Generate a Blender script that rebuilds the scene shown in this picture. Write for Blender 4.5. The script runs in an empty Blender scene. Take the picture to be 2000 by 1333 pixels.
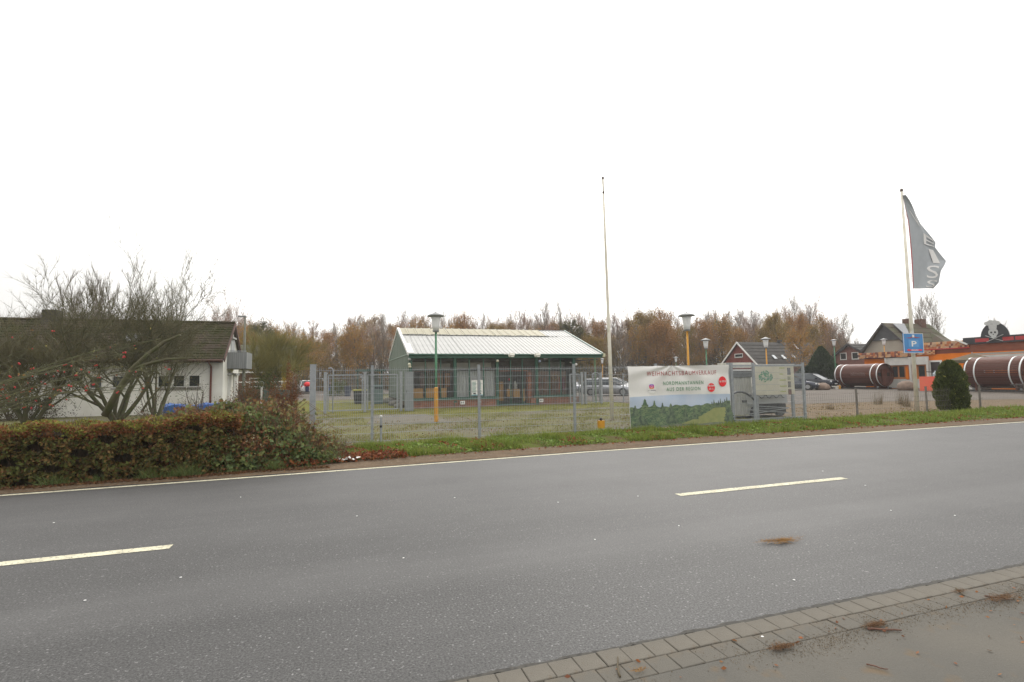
import bpy, math, random
import numpy as np
from mathutils import Vector, Matrix

R = random.Random(7)
scene = bpy.context.scene
COL = scene.collection
PI = math.pi

# ------------------------------------------------------------------ camera
F, HC = 1000.0, 1.6            # focal length in photo pixels (2000 wide), eye height
_th = math.atan2(3000.0, F); _p = math.atan2(72.5, F); _roll = 0.015
_f = Vector((math.cos(_th)*math.cos(_p), math.sin(_th)*math.cos(_p), math.sin(_p)))
_r0 = Vector((math.sin(_th), -math.cos(_th), 0)); _u0 = _r0.cross(_f)
_r = _r0*math.cos(_roll) - _u0*math.sin(_roll); _u = _u0*math.cos(_roll) + _r0*math.sin(_roll)
cd = bpy.data.cameras.new('camera'); cam = bpy.data.objects.new('camera', cd); COL.objects.link(cam)
cd.lens = 18.0; cd.sensor_width = 36.0; cd.clip_end = 3000; cd.clip_start = 0.05
cam.matrix_world = Matrix(((_r.x, _u.x, -_f.x, 0), (_r.y, _u.y, -_f.y, 0), (_r.z, _u.z, -_f.z, HC), (0, 0, 0, 1)))
scene.camera = cam

# ------------------------------------------------------------------ world, sun, exposure
world = bpy.data.worlds.new('World'); scene.world = world; world.use_nodes = True
nt = world.node_tree; nt.nodes.clear()
SUN_EL, SUN_AZ = math.radians(38), math.radians(40)   # azimuth clockwise from +Y
def wn(t, **k):
    n = nt.nodes.new(t)
    for a, b in k.items(): setattr(n, a, b)
    return n
sky = wn('ShaderNodeTexSky', sky_type='NISHITA', sun_disc=False, sun_elevation=SUN_EL, sun_rotation=SUN_AZ,
         air_density=1.0, dust_density=6.0, ozone_density=1.0)
hsv = wn('ShaderNodeHueSaturation'); hsv.inputs['Saturation'].default_value = 0.12
nt.links.new(sky.outputs[0], hsv.inputs['Color'])
tc = wn('ShaderNodeTexCoord'); dot = wn('ShaderNodeVectorMath', operation='DOT_PRODUCT')
nt.links.new(tc.outputs['Generated'], dot.inputs[0]); dot.inputs[1].default_value = (0.316, 0.949, 0.0)
lobe = wn('ShaderNodeMapRange', interpolation_type='SMOOTHSTEP'); lobe.inputs[1].default_value = 0.62; lobe.inputs[2].default_value = 1.0
lobe.inputs[3].default_value = 5.3; lobe.inputs[4].default_value = 12.0        # grey horizon, brighter where the sun stands behind the cloud
nt.links.new(dot.outputs['Value'], lobe.inputs[0])
sxyz = wn('ShaderNodeSeparateXYZ'); nt.links.new(tc.outputs['Generated'], sxyz.inputs[0])
elv = wn('ShaderNodeMapRange'); elv.inputs[1].default_value = 0.0; elv.inputs[2].default_value = 1.0; elv.inputs[3].default_value = 0.0; elv.inputs[4].default_value = 9.0
nt.links.new(sxyz.outputs[2], elv.inputs[0])
mr = wn('ShaderNodeMath', operation='ADD'); nt.links.new(lobe.outputs[0], mr.inputs[0]); nt.links.new(elv.outputs[0], mr.inputs[1])
nz = wn('ShaderNodeTexNoise'); nz.inputs['Scale'].default_value = 1.6; nz.inputs['Detail'].default_value = 3
nt.links.new(tc.outputs['Generated'], nz.inputs['Vector'])
mr2 = wn('ShaderNodeMapRange'); mr2.inputs[3].default_value = 0.93; mr2.inputs[4].default_value = 1.07
nt.links.new(nz.outputs['Fac'], mr2.inputs[0])
mul = wn('ShaderNodeMath', operation='MULTIPLY'); nt.links.new(mr.outputs[0], mul.inputs[0]); nt.links.new(mr2.outputs[0], mul.inputs[1])
tint = wn('ShaderNodeVectorMath', operation='SCALE'); tint.inputs[0].default_value = (1.02, 1.0, 0.965)
nt.links.new(mul.outputs[0], tint.inputs['Scale'])
mixc = wn('ShaderNodeMix', data_type='RGBA'); mixc.inputs[0].default_value = 0.85
nt.links.new(hsv.outputs[0], mixc.inputs[6]); nt.links.new(tint.outputs[0], mixc.inputs[7])
bg = wn('ShaderNodeBackground'); bg.inputs['Strength'].default_value = 0.11
nt.links.new(mixc.outputs[2], bg.inputs['Color'])
wo = wn('ShaderNodeOutputWorld'); nt.links.new(bg.outputs[0], wo.inputs['Surface'])
sd = bpy.data.lights.new('sun', 'SUN'); sd.energy = 0.7; sd.angle = math.radians(30); sd.color = (1.0, 0.96, 0.9)
sun = bpy.data.objects.new('sun', sd); COL.objects.link(sun)
_sdir = Vector((math.sin(SUN_AZ)*math.cos(SUN_EL), math.cos(SUN_AZ)*math.cos(SUN_EL), math.sin(SUN_EL)))
sun.rotation_euler = (-_sdir).to_track_quat('-Z', 'Y').to_euler()
vs = scene.view_settings; vs.view_transform = 'Standard'; vs.look = 'None'; vs.gamma = 1; vs.use_curve_mapping = False
vs.exposure = 0.50
scene.cycles.max_bounces = 5; scene.cycles.transparent_max_bounces = 12

# ------------------------------------------------------------------ helpers
def ray(x, y): return _f + _r*((x-1000)/F) + _u*((666.5-y)/F)
def G(x, y, z=0.0):
    d = ray(x, y); t = (z-HC)/d.z; return Vector((d.x*t, d.y*t, z))
def W(px, dist):
    """ground point in the direction of photo column px at a distance (metres) in depth"""
    d = ray(px, 740); return Vector((d.x*dist, d.y*dist, 0.0))
def aX(x, y, X):
    d = ray(x, y); t = X/d.x; return (X, d.y*t, d.z*t+HC)
def aY(x, y, Y):
    d = ray(x, y); t = Y/d.y; return (d.x*t, Y, d.z*t+HC)

def hexc(s):
    v = [int(s[i:i+2], 16)/255 for i in (0, 2, 4)]
    return tuple(c/12.92 if c <= .04045 else ((c+.055)/1.055)**2.4 for c in v)

_M = {}
def mat(name, col, rough=0.7, col2=None, scale=3.0, detail=4, metal=0.0, bump=0.0, bscale=None, spec=0.5, stretch=None, contrast=(0.35, 0.65), third=None, tscale=40, tcon=(0.6, 0.7)):
    if name in _M: return _M[name]
    m = bpy.data.materials.new(name); m.use_nodes = True; t = m.node_tree; b = t.nodes['Principled BSDF']
    b.inputs['Roughness'].default_value = rough; b.inputs['Metallic'].default_value = metal
    b.inputs['Specular IOR Level'].default_value = spec
    b.inputs['Base Color'].default_value = (*col, 1)
    N = t.nodes.new; L = t.links.new
    if col2 or bump or third:
        tcn = N('ShaderNodeTexCoord'); vec = tcn.outputs['Object']
        if stretch:
            mp = N('ShaderNodeMapping'); mp.inputs['Scale'].default_value = stretch; L(vec, mp.inputs[0]); vec = mp.outputs[0]
    if col2 or third:
        n = N('ShaderNodeTexNoise'); n.inputs['Scale'].default_value = scale; n.inputs['Detail'].default_value = detail; L(vec, n.inputs['Vector'])
        r = N('ShaderNodeMapRange'); r.inputs[1].default_value = contrast[0]; r.inputs[2].default_value = contrast[1]; L(n.outputs['Fac'], r.inputs[0])
        x = N('ShaderNodeMix'); x.data_type = 'RGBA'; x.inputs[6].default_value = (*col, 1); x.inputs[7].default_value = (*(col2 or col), 1)
        L(r.outputs[0], x.inputs[0]); out = x.outputs[2]
        if third:
            n2 = N('ShaderNodeTexNoise'); n2.inputs['Scale'].default_value = tscale; n2.inputs['Detail'].default_value = 2; L(vec, n2.inputs['Vector'])
            r2 = N('ShaderNodeMapRange'); r2.inputs[1].default_value = tcon[0]; r2.inputs[2].default_value = tcon[1]; L(n2.outputs['Fac'], r2.inputs[0])
            y = N('ShaderNodeMix'); y.data_type = 'RGBA'; L(out, y.inputs[6]); y.inputs[7].default_value = (*third, 1); L(r2.outputs[0], y.inputs[0]); out = y.outputs[2]
        L(out, b.inputs['Base Color'])
    if bump:
        n3 = N('ShaderNodeTexNoise'); n3.inputs['Scale'].default_value = bscale or scale*4; n3.inputs['Detail'].default_value = 4; L(vec, n3.inputs['Vector'])
        bp = N('ShaderNodeBump'); bp.inputs['Strength'].default_value = bump; bp.inputs['Distance'].default_value = 0.02
        L(n3.outputs['Fac'], bp.inputs['Height']); L(bp.outputs[0], b.inputs['Normal'])
    _M[name] = m; return m

def leafmat(name, cols, rough=0.75, transl=0.25):
    """a colour per leaf or twig, picked by mesh island"""
    if name in _M: return _M[name]
    m = bpy.data.materials.new(name); m.use_nodes = True; t = m.node_tree; t.nodes.clear(); N = t.nodes.new; L = t.links.new
    g = N('ShaderNodeNewGeometry'); cr = N('ShaderNodeValToRGB'); L(g.outputs['Random Per Island'], cr.inputs[0])
    e = cr.color_ramp.elements
    while len(e) < len(cols): e.new(0.5)
    for i, c in enumerate(cols): e[i].position = i/max(1, len(cols)-1); e[i].color = (*c, 1)
    d = N('ShaderNodeBsdfPrincipled'); d.inputs['Roughness'].default_value = rough; d.inputs['Specular IOR Level'].default_value = 0.25
    L(cr.outputs[0], d.inputs['Base Color']); o = N('ShaderNodeOutputMaterial')
    if transl:
        tr = N('ShaderNodeBsdfTranslucent'); L(cr.outputs[0], tr.inputs[0]); mx = N('ShaderNodeMixShader'); mx.inputs[0].default_value = transl
        L(d.outputs[0], mx.inputs[1]); L(tr.outputs[0], mx.inputs[2]); L(mx.outputs[0], o.inputs[0])
    else: L(d.outputs[0], o.inputs[0])
    _M[name] = m; return m

def tag(o, label=None, cat=None, group=None, kind=None):
    if label: o['label'] = label
    if cat: o['category'] = cat
    if group: o['group'] = group
    if kind: o['kind'] = kind
    return o
def thing(name, label, cat, loc=(0, 0, 0), rz=0, group=None):
    o = bpy.data.objects.new(name, None); COL.objects.link(o); o.empty_display_size = 0.3
    o.location = loc; o.rotation_euler = (0, 0, rz); return tag(o, label, cat, group)

class MB:
    """collects geometry; build() links it as one mesh object"""
    def __init__(s): s.v = []; s.f = []; s.mi = []; s.m = 0
    def add(s, vs, fs):
        n = len(s.v); s.v += [tuple(p) for p in vs]; s.f += [tuple(i+n for i in q) for q in fs]; s.mi += [s.m]*len(fs); return s
    def box(s, x0, x1, y0, y1, z0, z1):
        return s.add([(x0,y0,z0),(x1,y0,z0),(x1,y1,z0),(x0,y1,z0),(x0,y0,z1),(x1,y0,z1),(x1,y1,z1),(x0,y1,z1)],
                     [(0,3,2,1),(4,5,6,7),(0,1,5,4),(1,2,6,5),(2,3,7,6),(3,0,4,7)])
    def cbox(s, c, d, rz=0, tilt=0):
        m = Matrix.Rotation(rz, 3, 'Z') @ Matrix.Rotation(tilt, 3, 'X'); hx, hy, hz = d[0]/2, d[1]/2, d[2]/2
        P = [Vector(c) + m @ Vector((a*hx, b*hy, e*hz)) for e in (-1, 1) for a, b in ((-1,-1),(1,-1),(1,1),(-1,1))]
        return s.add(P, [(0,3,2,1),(4,5,6,7),(0,1,5,4),(1,2,6,5),(2,3,7,6),(3,0,4,7)])
    def tube(s, pts, rad, n=6, caps=True):
        if not isinstance(rad, (list, tuple)): rad = [rad]*len(pts)
        pts = [Vector(p) for p in pts]; k = len(pts); vs = []; prev = None
        for i, p in enumerate(pts):
            d = (pts[min(i+1, k-1)] - pts[max(i-1, 0)])
            if d.length < 1e-9: d = Vector((0, 0, 1))
            d.normalize()
            a = (prev - d*prev.dot(d)) if prev is not None else d.cross(Vector((0, 0, 1)) if abs(d.z) < 0.9 else Vector((1, 0, 0)))
            if a.length < 1e-6: a = d.orthogonal()
            a.normalize(); prev = a; b = d.cross(a)
            for j in range(n):
                t = 2*PI*j/n; vs.append(p + (a*math.cos(t) + b*math.sin(t))*rad[i])
        fs = [(i*n+j, i*n+(j+1) % n, (i+1)*n+(j+1) % n, (i+1)*n+j) for i in range(k-1) for j in range(n)]
        if caps and n > 2: fs += [tuple(range(n))[::-1], tuple((k-1)*n+j for j in range(n))]
        return s.add(vs, fs)
    def bar(s, a, b, w, h=None):
        """square bar between two points"""
        h = h or w; a = Vector(a); b = Vector(b); d = (b-a).normalized(); up = Vector((0, 0, 1)) if abs(d.z) < 0.95 else Vector((0, 1, 0))
        x = d.cross(up).normalized(); y = x.cross(d)
        P = [q + x*sx*w/2 + y*sy*h/2 for q in (a, b) for sx, sy in ((-1,-1),(1,-1),(1,1),(-1,1))]
        return s.add(P, [(0,3,2,1),(4,5,6,7),(0,1,5,4),(1,2,6,5),(2,3,7,6),(3,0,4,7)])
    def prism(s, poly, off):
        """polygon (3D points) given thickness by vector off"""
        n = len(poly); off = Vector(off); P = [Vector(p) for p in poly]; Q = [p+off for p in P]
        return s.add(P+Q, [tuple(range(n))[::-1], tuple(range(n, 2*n))] + [(i, (i+1) % n, (i+1) % n+n, i+n) for i in range(n)])
    def lathe(s, prof, n=16, c=(0, 0, 0)):
        vs = [(c[0]+r*math.cos(2*PI*j/n), c[1]+r*math.sin(2*PI*j/n), c[2]+z) for r, z in prof for j in range(n)]
        k = len(prof)
        return s.add(vs, [(i*n+j, i*n+(j+1) % n, (i+1)*n+(j+1) % n, (i+1)*n+j) for i in range(k-1) for j in range(n)] + [tuple(range(n))[::-1], tuple((k-1)*n+j for j in range(n))])
    def build(s, name, m, parent=None, smooth=False, kind=None, world=False):
        me = bpy.data.meshes.new(name); o = bpy.data.objects.new(name, me); COL.objects.link(o)
        vs = s.v
        if world and parent is not None:
            q = Vector((0, 0, 0)); p = parent
            while p is not None: q = q + p.location; p = p.parent
            vs = [(v[0]-q.x, v[1]-q.y, v[2]-q.z) for v in vs]
        me.from_pydata(vs, [], s.f)
        for mm in (m if isinstance(m, (list, tuple)) else [m]): me.materials.append(mm)
        if any(s.mi): me.polygons.foreach_set('material_index', s.mi)
        if smooth: me.polygons.foreach_set('use_smooth', [True]*len(me.polygons))
        me.update()
        if parent is not None: o.parent = parent
        if kind: o['kind'] = kind
        return o

def npmesh(name, V, Fc, m, parent=None, kind=None, mi=None):
    """V (n,3), Fc (k, 3|4) numpy arrays -> object"""
    me = bpy.data.meshes.new(name); o = bpy.data.objects.new(name, me); COL.objects.link(o)
    k, c = Fc.shape
    me.vertices.add(len(V)); me.vertices.foreach_set('co', np.asarray(V, dtype=np.float32).ravel())
    me.loops.add(k*c); me.loops.foreach_set('vertex_index', Fc.astype(np.int32).ravel())
    me.polygons.add(k); me.polygons.foreach_set('loop_start', np.arange(0, k*c, c, dtype=np.int32)); me.polygons.foreach_set('loop_total', np.full(k, c, dtype=np.int32))
    for mm in (m if isinstance(m, (list, tuple)) else [m]): me.materials.append(mm)
    if mi is not None: me.polygons.foreach_set('material_index', mi.astype(np.int32))
    me.update(calc_edges=True)
    if parent is not None: o.parent = parent
    if kind: o['kind'] = kind
    return o

def copy_tree(o, parent=None):
    c = o.copy(); COL.objects.link(c); c.parent = parent
    for ch in list(o.children): copy_tree(ch, c)
    return c

def rdir(rng, n):
    v = rng.normal(size=(n, 3)); return v/np.linalg.norm(v, axis=1)[:, None]
def leaves_np(rng, P, size, squash=1.0, up=0.0, aspect=0.6):
    """little four-cornered pointed leaves at points P"""
    n = len(P); a = rdir(rng, n); a[:, 2] *= squash; a /= np.linalg.norm(a, axis=1)[:, None]
    b = np.cross(a, rdir(rng, n) + np.array([0, 0, up])); b /= np.linalg.norm(b, axis=1)[:, None]+1e-9
    s = (size*rng.uniform(0.6, 1.3, n))[:, None]
    V = np.stack([P-a*s*.5, P+b*s*aspect*.5, P+a*s*.5, P-b*s*aspect*.5], 1).reshape(-1, 3)
    return V, np.arange(4*n).reshape(n, 4)
def twigs_np(rng, P, D, length, width, spread=0.6, up=0.25, k=1):
    """thin tapering blades from points P in directions D: one triangle each"""
    P = np.repeat(P, k, 0); D = np.repeat(D, k, 0); n = len(P)
    d = D + rdir(rng, n)*spread; d[:, 2] += up; d /= np.linalg.norm(d, axis=1)[:, None]
    b = np.cross(d, rdir(rng, n)); b /= np.linalg.norm(b, axis=1)[:, None]+1e-9
    l = (length*rng.uniform(.45, 1.25, n))[:, None]
    V = np.stack([P-b*width/2, P+b*width/2, P+d*l], 1).reshape(-1, 3)
    return V, np.arange(3*n).reshape(n, 3)

MINR = [0.004]
def grow(rng, p, d, length, rad, level, maxlev, mb, ends, up=0.15, wob=0.16, nch=(3, 5), ang=0.75, ratio=0.62, sides=(6, 5, 4, 3, 3), segs=4, cstart=0.3, minz=None):
    pts = [Vector(p)]; dd = Vector(d).normalized(); rads = [rad]
    for i in range(segs):
        dd = (dd + Vector((rng.uniform(-wob, wob), rng.uniform(-wob, wob), rng.uniform(-wob, wob)+up*0.5))).normalized()
        pts.append(pts[-1] + dd*length/segs); rads.append(rad*(1-0.6*(i+1)/segs))
    mb.tube(pts, rads, sides[min(level, 4)], caps=False)
    if level >= maxlev:
        for i in range(1, len(pts)): ends.append((pts[i], (pts[i]-pts[i-1]).normalized()))
        return
    n = rng.randint(*nch)
    for j in range(n):
        t = cstart + (1-cstart)*(j+rng.random())/n if j < n-1 else 1.0
        x = t*segs; i = min(int(x), segs-1); q = pts[i].lerp(pts[i+1], x-i)
        par = (pts[i+1]-pts[i]).normalized()
        side = par.cross(Vector((rng.uniform(-1, 1), rng.uniform(-1, 1), rng.uniform(-1, 1)))).normalized()
        a = rng.uniform(0.5, 1.0)*ang*(0.5 if t == 1.0 else 1)
        nd = (par*math.cos(a) + side*math.sin(a) + Vector((0, 0, up))).normalized()
        grow(rng, q, nd, length*ratio*rng.uniform(0.75, 1.2), max(rads[i]*0.62, MINR[0]), level+1, maxlev, mb, ends, up, wob, nch, ang, ratio, sides, segs if level < 1 else 3, 0.2)

# ------------------------------------------------------------------ materials
GALV = mat('galvanised_steel', (0.27, 0.29, 0.31), 0.45, (0.33, 0.35, 0.37), 12, metal=0.3)
GREEN = mat('dark_green_paint', (0.025, 0.085, 0.060), 0.4, (0.035, 0.10, 0.072), 5)
POLEGREEN = mat('pole_green_paint', (0.035, 0.16, 0.075), 0.4, (0.05, 0.19, 0.09), 8)
YELLOW = mat('yellow_ochre_paint', (0.60, 0.29, 0.02), 0.45, (0.50, 0.23, 0.015), 9)
WHITE = mat('white_paint', (0.78, 0.78, 0.75), 0.5, (0.68, 0.68, 0.64), 2)
RENDERW = mat('white_render', (0.86, 0.85, 0.80), 0.85, (0.76, 0.745, 0.68), 1.2, bump=0.15, bscale=60)
DARK = mat('black_plastic', (0.02, 0.02, 0.022), 0.5, (0.03, 0.03, 0.03), 6)
RUBBER = mat('rubber', (0.018, 0.018, 0.018), 0.8, (0.03, 0.03, 0.028), 6)
RED = mat('red_print', (0.80, 0.02, 0.025), 0.5, (0.74, 0.02, 0.03), 6)
BARK = mat('bark_brown', (0.085, 0.068, 0.050), 0.9, (0.13, 0.11, 0.08), 6, bump=0.3)
MOSSBARK = mat('mossy_bark', (0.070, 0.075, 0.030), 0.95, (0.085, 0.075, 0.045), 5, bump=0.4)
WOOD = mat('varnished_wood', (0.36, 0.20, 0.07), 0.5, (0.27, 0.14, 0.05), 3, stretch=(1, 1, 8))
def glassmat(name, tint=(0.03, 0.035, 0.035), tr=0.35, rough=0.06):
    if name in _M: return _M[name]
    m = bpy.data.materials.new(name); m.use_nodes = True; t = m.node_tree; b = t.nodes['Principled BSDF']; N = t.nodes.new; L = t.links.new
    b.inputs['Base Color'].default_value = (*tint, 1); b.inputs['Roughness'].default_value = rough
    n = N('ShaderNodeTexNoise'); n.inputs['Scale'].default_value = 1.2; bp = N('ShaderNodeBump'); bp.inputs['Strength'].default_value = 0.05; bp.inputs['Distance'].default_value = 0.05
    tcn = N('ShaderNodeTexCoord'); L(tcn.outputs['Object'], n.inputs['Vector']); L(n.outputs['Fac'], bp.inputs['Height']); L(bp.outputs[0], b.inputs['Normal'])
    if tr > 0:
        tb = N('ShaderNodeBsdfTransparent'); mx = N('ShaderNodeMixShader'); mx.inputs[0].default_value = tr
        L(b.outputs[0], mx.inputs[1]); L(tb.outputs[0], mx.inputs[2]); L(mx.outputs[0], t.nodes['Material Output'].inputs[0])
    _M[name] = m; return m
GLASS = glassmat('window_glass', tr=0.0)
SHOPGLASS = glassmat('shop_glass', (0.06, 0.065, 0.06), 0.86, 0.04)

def asphalt():
    m = bpy.data.materials.new('asphalt'); m.use_nodes = True; t = m.node_tree; b = t.nodes['Principled BSDF']; N = t.nodes.new; L = t.links.new
    tcn = N('ShaderNodeTexCoord'); O = tcn.outputs['Object']
    def noise(sc, det=3, rgh=0.6, st=None):
        n = N('ShaderNodeTexNoise'); n.inputs['Scale'].default_value = sc; n.inputs['Detail'].default_value = det; n.inputs['Roughness'].default_value = rgh
        if st:
            mp = N('ShaderNodeMapping'); mp.inputs['Scale'].default_value = st; L(O, mp.inputs[0]); L(mp.outputs[0], n.inputs['Vector'])
        else: L(O, n.inputs['Vector'])
        return n.outputs['Fac']
    def mapr(x, a, b_, c, d):
        n = N('ShaderNodeMapRange'); n.inputs[1].default_value = a; n.inputs[2].default_value = b_; n.inputs[3].default_value = c; n.inputs[4].default_value = d; L(x, n.inputs[0]); return n.outputs[0]
    def mth(op, x, y):
        n = N('ShaderNodeMath'); n.operation = op
        for i, q in enumerate((x, y)):
            if isinstance(q, (int, float)): n.inputs[i].default_value = q
            else: L(q, n.inputs[i])
        return n.outputs[0]
    sep = N('ShaderNodeSeparateXYZ'); L(O, sep.inputs[0])
    # worn strips where wheels run and dust gathers between them, along the road
    yy = mth('ADD', sep.outputs['Y'], mapr(noise(0.12, 2), 0.3, 0.7, -0.12, 0.12))
    cr = N('ShaderNodeValToRGB'); L(mapr(yy, 2.0, 11.0, 0, 1), cr.inputs[0]); e = cr.color_ramp.elements
    prof = [(2.6, .50), (3.3, .49), (3.95, .47), (4.25, .60), (4.62, .64), (4.95, .50), (5.5, .48), (5.95, .54), (6.4, .56), (7.0, .52), (7.5, .60), (8.2, .56), (8.8, .62), (9.6, .58)]
    while len(e) < len(prof): e.new(0.5)
    for i, (y, v) in enumerate(prof): e[i].position = (y-2)/9; e[i].color = (v, v, v, 1)
    base = cr.outputs[0]
    fine = noise(70, 3, 0.75); vor = N('ShaderNodeTexVoronoi'); vor.inputs['Scale'].default_value = 75; L(O, vor.inputs['Vector'])
    sepc = N('ShaderNodeSeparateColor'); L(vor.outputs['Color'], sepc.inputs[0])
    stones = mapr(sepc.outputs[0], 0.78, 1.0, 0.0, 1.0)
    blot = mapr(noise(0.8, 6, 0.7), 0.32, 0.68, 0.88, 1.10); streak = mapr(noise(1.0, 3, 0.6, (0.25, 5, 1)), 0.3, 0.7, 0.94, 1.07)
    v = mth('MULTIPLY', base, 0.121); v = mth('MULTIPLY', v, blot); v = mth('MULTIPLY', v, streak)
    smooth = mapr(base, 0.44, 0.70, 1.0, 0.35)      # coarse stones show less where the strip is worn
    g = mth('ADD', mth('MULTIPLY', mapr(fine, 0.3, 0.7, -0.95, 0.95), smooth), 1.0); v = mth('MULTIPLY', v, g)
    sp = mth('MULTIPLY', mth('MULTIPLY', stones, mapr(noise(45, 1), 0.5, 0.72, 0.0, 1.0)), smooth)
    v = mth('ADD', v, mth('MULTIPLY', sp, 0.22))
    cc = N('ShaderNodeCombineColor'); L(mth('MULTIPLY', v, 1.0), cc.inputs[0]); L(mth('MULTIPLY', v, 0.985), cc.inputs[1]); L(mth('MULTIPLY', v, 0.975), cc.inputs[2])
    L(cc.outputs[0], b.inputs['Base Color']); b.inputs['Roughness'].default_value = 0.62; b.inputs['Specular IOR Level'].default_value = 0.4
    bp = N('ShaderNodeBump'); bp.inputs['Strength'].default_value = 0.5; bp.inputs['Distance'].default_value = 0.006
    L(mth('ADD', fine, mth('MULTIPLY', stones, 0.4)), bp.inputs['Height']); L(bp.outputs[0], b.inputs['Normal'])
    return m
ASPH = asphalt()
PAVE = mat('old_footway_asphalt', (0.112, 0.107, 0.096), 0.85, (0.140, 0.130, 0.112), 1.3, detail=7, spec=.12, bump=0.4, bscale=120, third=(0.16, 0.115, 0.07), tscale=5, tcon=(0.6, 0.8), contrast=(.3, .7))
STONE = mat('gutter_concrete', (0.155, 0.141, 0.118), 0.85, (0.12, 0.110, 0.093), 3.5, spec=.25, bump=0.4, bscale=140, third=(0.13, 0.10, 0.07), tscale=14, tcon=(0.6, 0.75))
LINE = mat('road_line_paint', (0.68, 0.65, 0.49), 0.7, (0.50, 0.47, 0.35), 6, bump=0.3, bscale=150, third=(0.17, 0.165, 0.145), tscale=38, tcon=(0.58, 0.66), spec=.2)
SOIL = mat('shoulder_dirt', (0.15, 0.108, 0.072), 0.95, (0.11, 0.08, 0.055), 3, spec=.08, bump=0.6, bscale=40, third=(0.21, 0.17, 0.125), tscale=22, tcon=(0.55, 0.7))
GROUND = mat('field_ground', (0.10, 0.095, 0.05), 0.95, (0.075, 0.085, 0.03), 0.5, spec=.08, bump=0.3, bscale=6)
YARD = mat('mossy_gravel', (0.145, 0.130, 0.092), 0.95, (0.135, 0.130, 0.040), 0.38, spec=.06, detail=7, bump=0.6, bscale=28, third=(0.165, 0.158, 0.135), tscale=30, tcon=(0.5, 0.7), contrast=(0.40, 0.58))
LAWN = mat('yard_moss_lawn', (0.155, 0.160, 0.036), 0.95, (0.18, 0.155, 0.055), 0.8, spec=.06, detail=7, bump=0.5, bscale=30, third=(0.10, 0.13, 0.035), tscale=12, tcon=(0.5, 0.7))
LOT = mat('parking_asphalt', (0.150, 0.130, 0.112), 0.9, (0.122, 0.108, 0.094), 0.4, spec=.15, bump=0.3, bscale=60)
LITTER = mat('bark_litter', (0.165, 0.118, 0.078), 0.95, (0.12, 0.088, 0.055), 2.0, spec=.06, detail=6, bump=0.7, bscale=25, third=(0.24, 0.20, 0.14), tscale=35, tcon=(0.5, 0.65))
CONC = mat('concrete_slab', (0.165, 0.150, 0.125), 0.9, (0.135, 0.125, 0.10), 1.5, spec=.1, bump=0.2)

# ------------------------------------------------------------------ the setting: ground, road, pavements
def sheet(name, poly, z, m, kind='structure', sub=None):
    mb = MB(); mb.add([(x, y, z) for x, y in poly], [tuple(range(len(poly)))])
    o = mb.build(name, m); o['kind'] = kind; return o
sheet('ground', [(-500, -300), (900, -300), (900, 900), (-500, 900)], -0.05, GROUND)
sheet('road', [(-90, 2.79), (260, 2.79), (260, 11.0), (40, 10.85), (8, 10.62), (0, 10.25), (-6, 10.0), (-90, 9.9)], 0.0, ASPH)
def ribbon(name, pts, w0, w1, z, m, kind='structure', jag=0.0, n=1):
    mb = MB(); P = []
    for i in range(len(pts)-1):
        for j in range(n): 
            t = j/n; P.append((pts[i][0]*(1-t)+pts[i+1][0]*t, pts[i][1]*(1-t)+pts[i+1][1]*t))
    P.append(pts[-1]); V = []
    for x, y in P:
        V += [(x, y+w0+R.uniform(-jag, jag), z), (x, y+w1+R.uniform(-jag, jag), z)]
    mb.add(V, [(2*i, 2*i+2, 2*i+3, 2*i+1) for i in range(len(P)-1)]); o = mb.build(name, m); o['kind'] = kind; return o
edge = [(-90, 9.35), (-5, 9.58), (-1.4, 9.70), (4.9, 10.02), (11.7, 10.18), (20, 10.24), (60, 10.5), (250, 11)]
ribbon('edge_line', edge, -0.05, 0.05, 0.004, LINE, n=12, jag=0.006)
k = 0
for i in range(-5, 24):
    x0 = -4.57 + 8.87*i                                   # 3 m dashes, 5.9 m gaps
    mb = MB(); V = []
    sk = 0.0
    for j in range(9):
        x = x0 + 3.0*j/8; V += [(x - (sk if j in (0, 8) else 0), 5.885 + R.uniform(-.003, .003), 0.004), (x + (sk if j in (0, 8) else 0), 6.02 + R.uniform(-.004, .004), 0.004)]
    mb.add(V, [(2*q, 2*q+2, 2*q+3, 2*q+1) for q in range(8)]); o = mb.build('centre_line_dash', LINE); o['kind'] = 'structure'
ribbon('road_shoulder', edge, 0.10, 1.25, 0.008, SOIL, n=14, jag=0.03)
sheet('yard', [(-40, 11.6), (15.4, 11.6), (16.6, 30.2), (16.6, 48), (-40, 75)], -0.02, YARD)
sheet('lawn', [(0.4, 24.9), (1.4, 25.4), (3.2, 24.6), (4.6, 22.6), (7.5, 22.9), (11, 24.2), (15.0, 25.2), (16.3, 26.6), (16.5, 30.0), (9, 30.0), (3.5, 29.2), (3.2, 41), (-3, 46), (-3.5, 30)], -0.014, LAWN)
sheet('concrete_pad', [(0.9, 19.9), (3.95, 19.1), (3.75, 24.2), (1.5, 25.0)], -0.010, CONC)
sheet('yard_road', [(-9, 50), (3, 45), (4, 62), (30, 62), (30, 80), (-14, 92)], -0.012, LOT)
sheet('parking_lot', [(15.8, 30.4), (16.5, 28), (20, 21.5), (28, 20.8), (37, 18.2), (50, 17.6), (110, 20), (110, 90), (17, 90)], 0.0, LOT)
sheet('litter_strip', [(15.4, 11.6), (120, 12.3), (120, 20.2), (50, 17.7), (37, 18.3), (28, 20.9), (20, 21.6), (16.4, 28.2)], -0.010, LITTER)
sheet('near_pavement', [(-90, -40), (260, -40), (260, 2.484), (-90, 2.484)], 0.003, PAVE)

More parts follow.
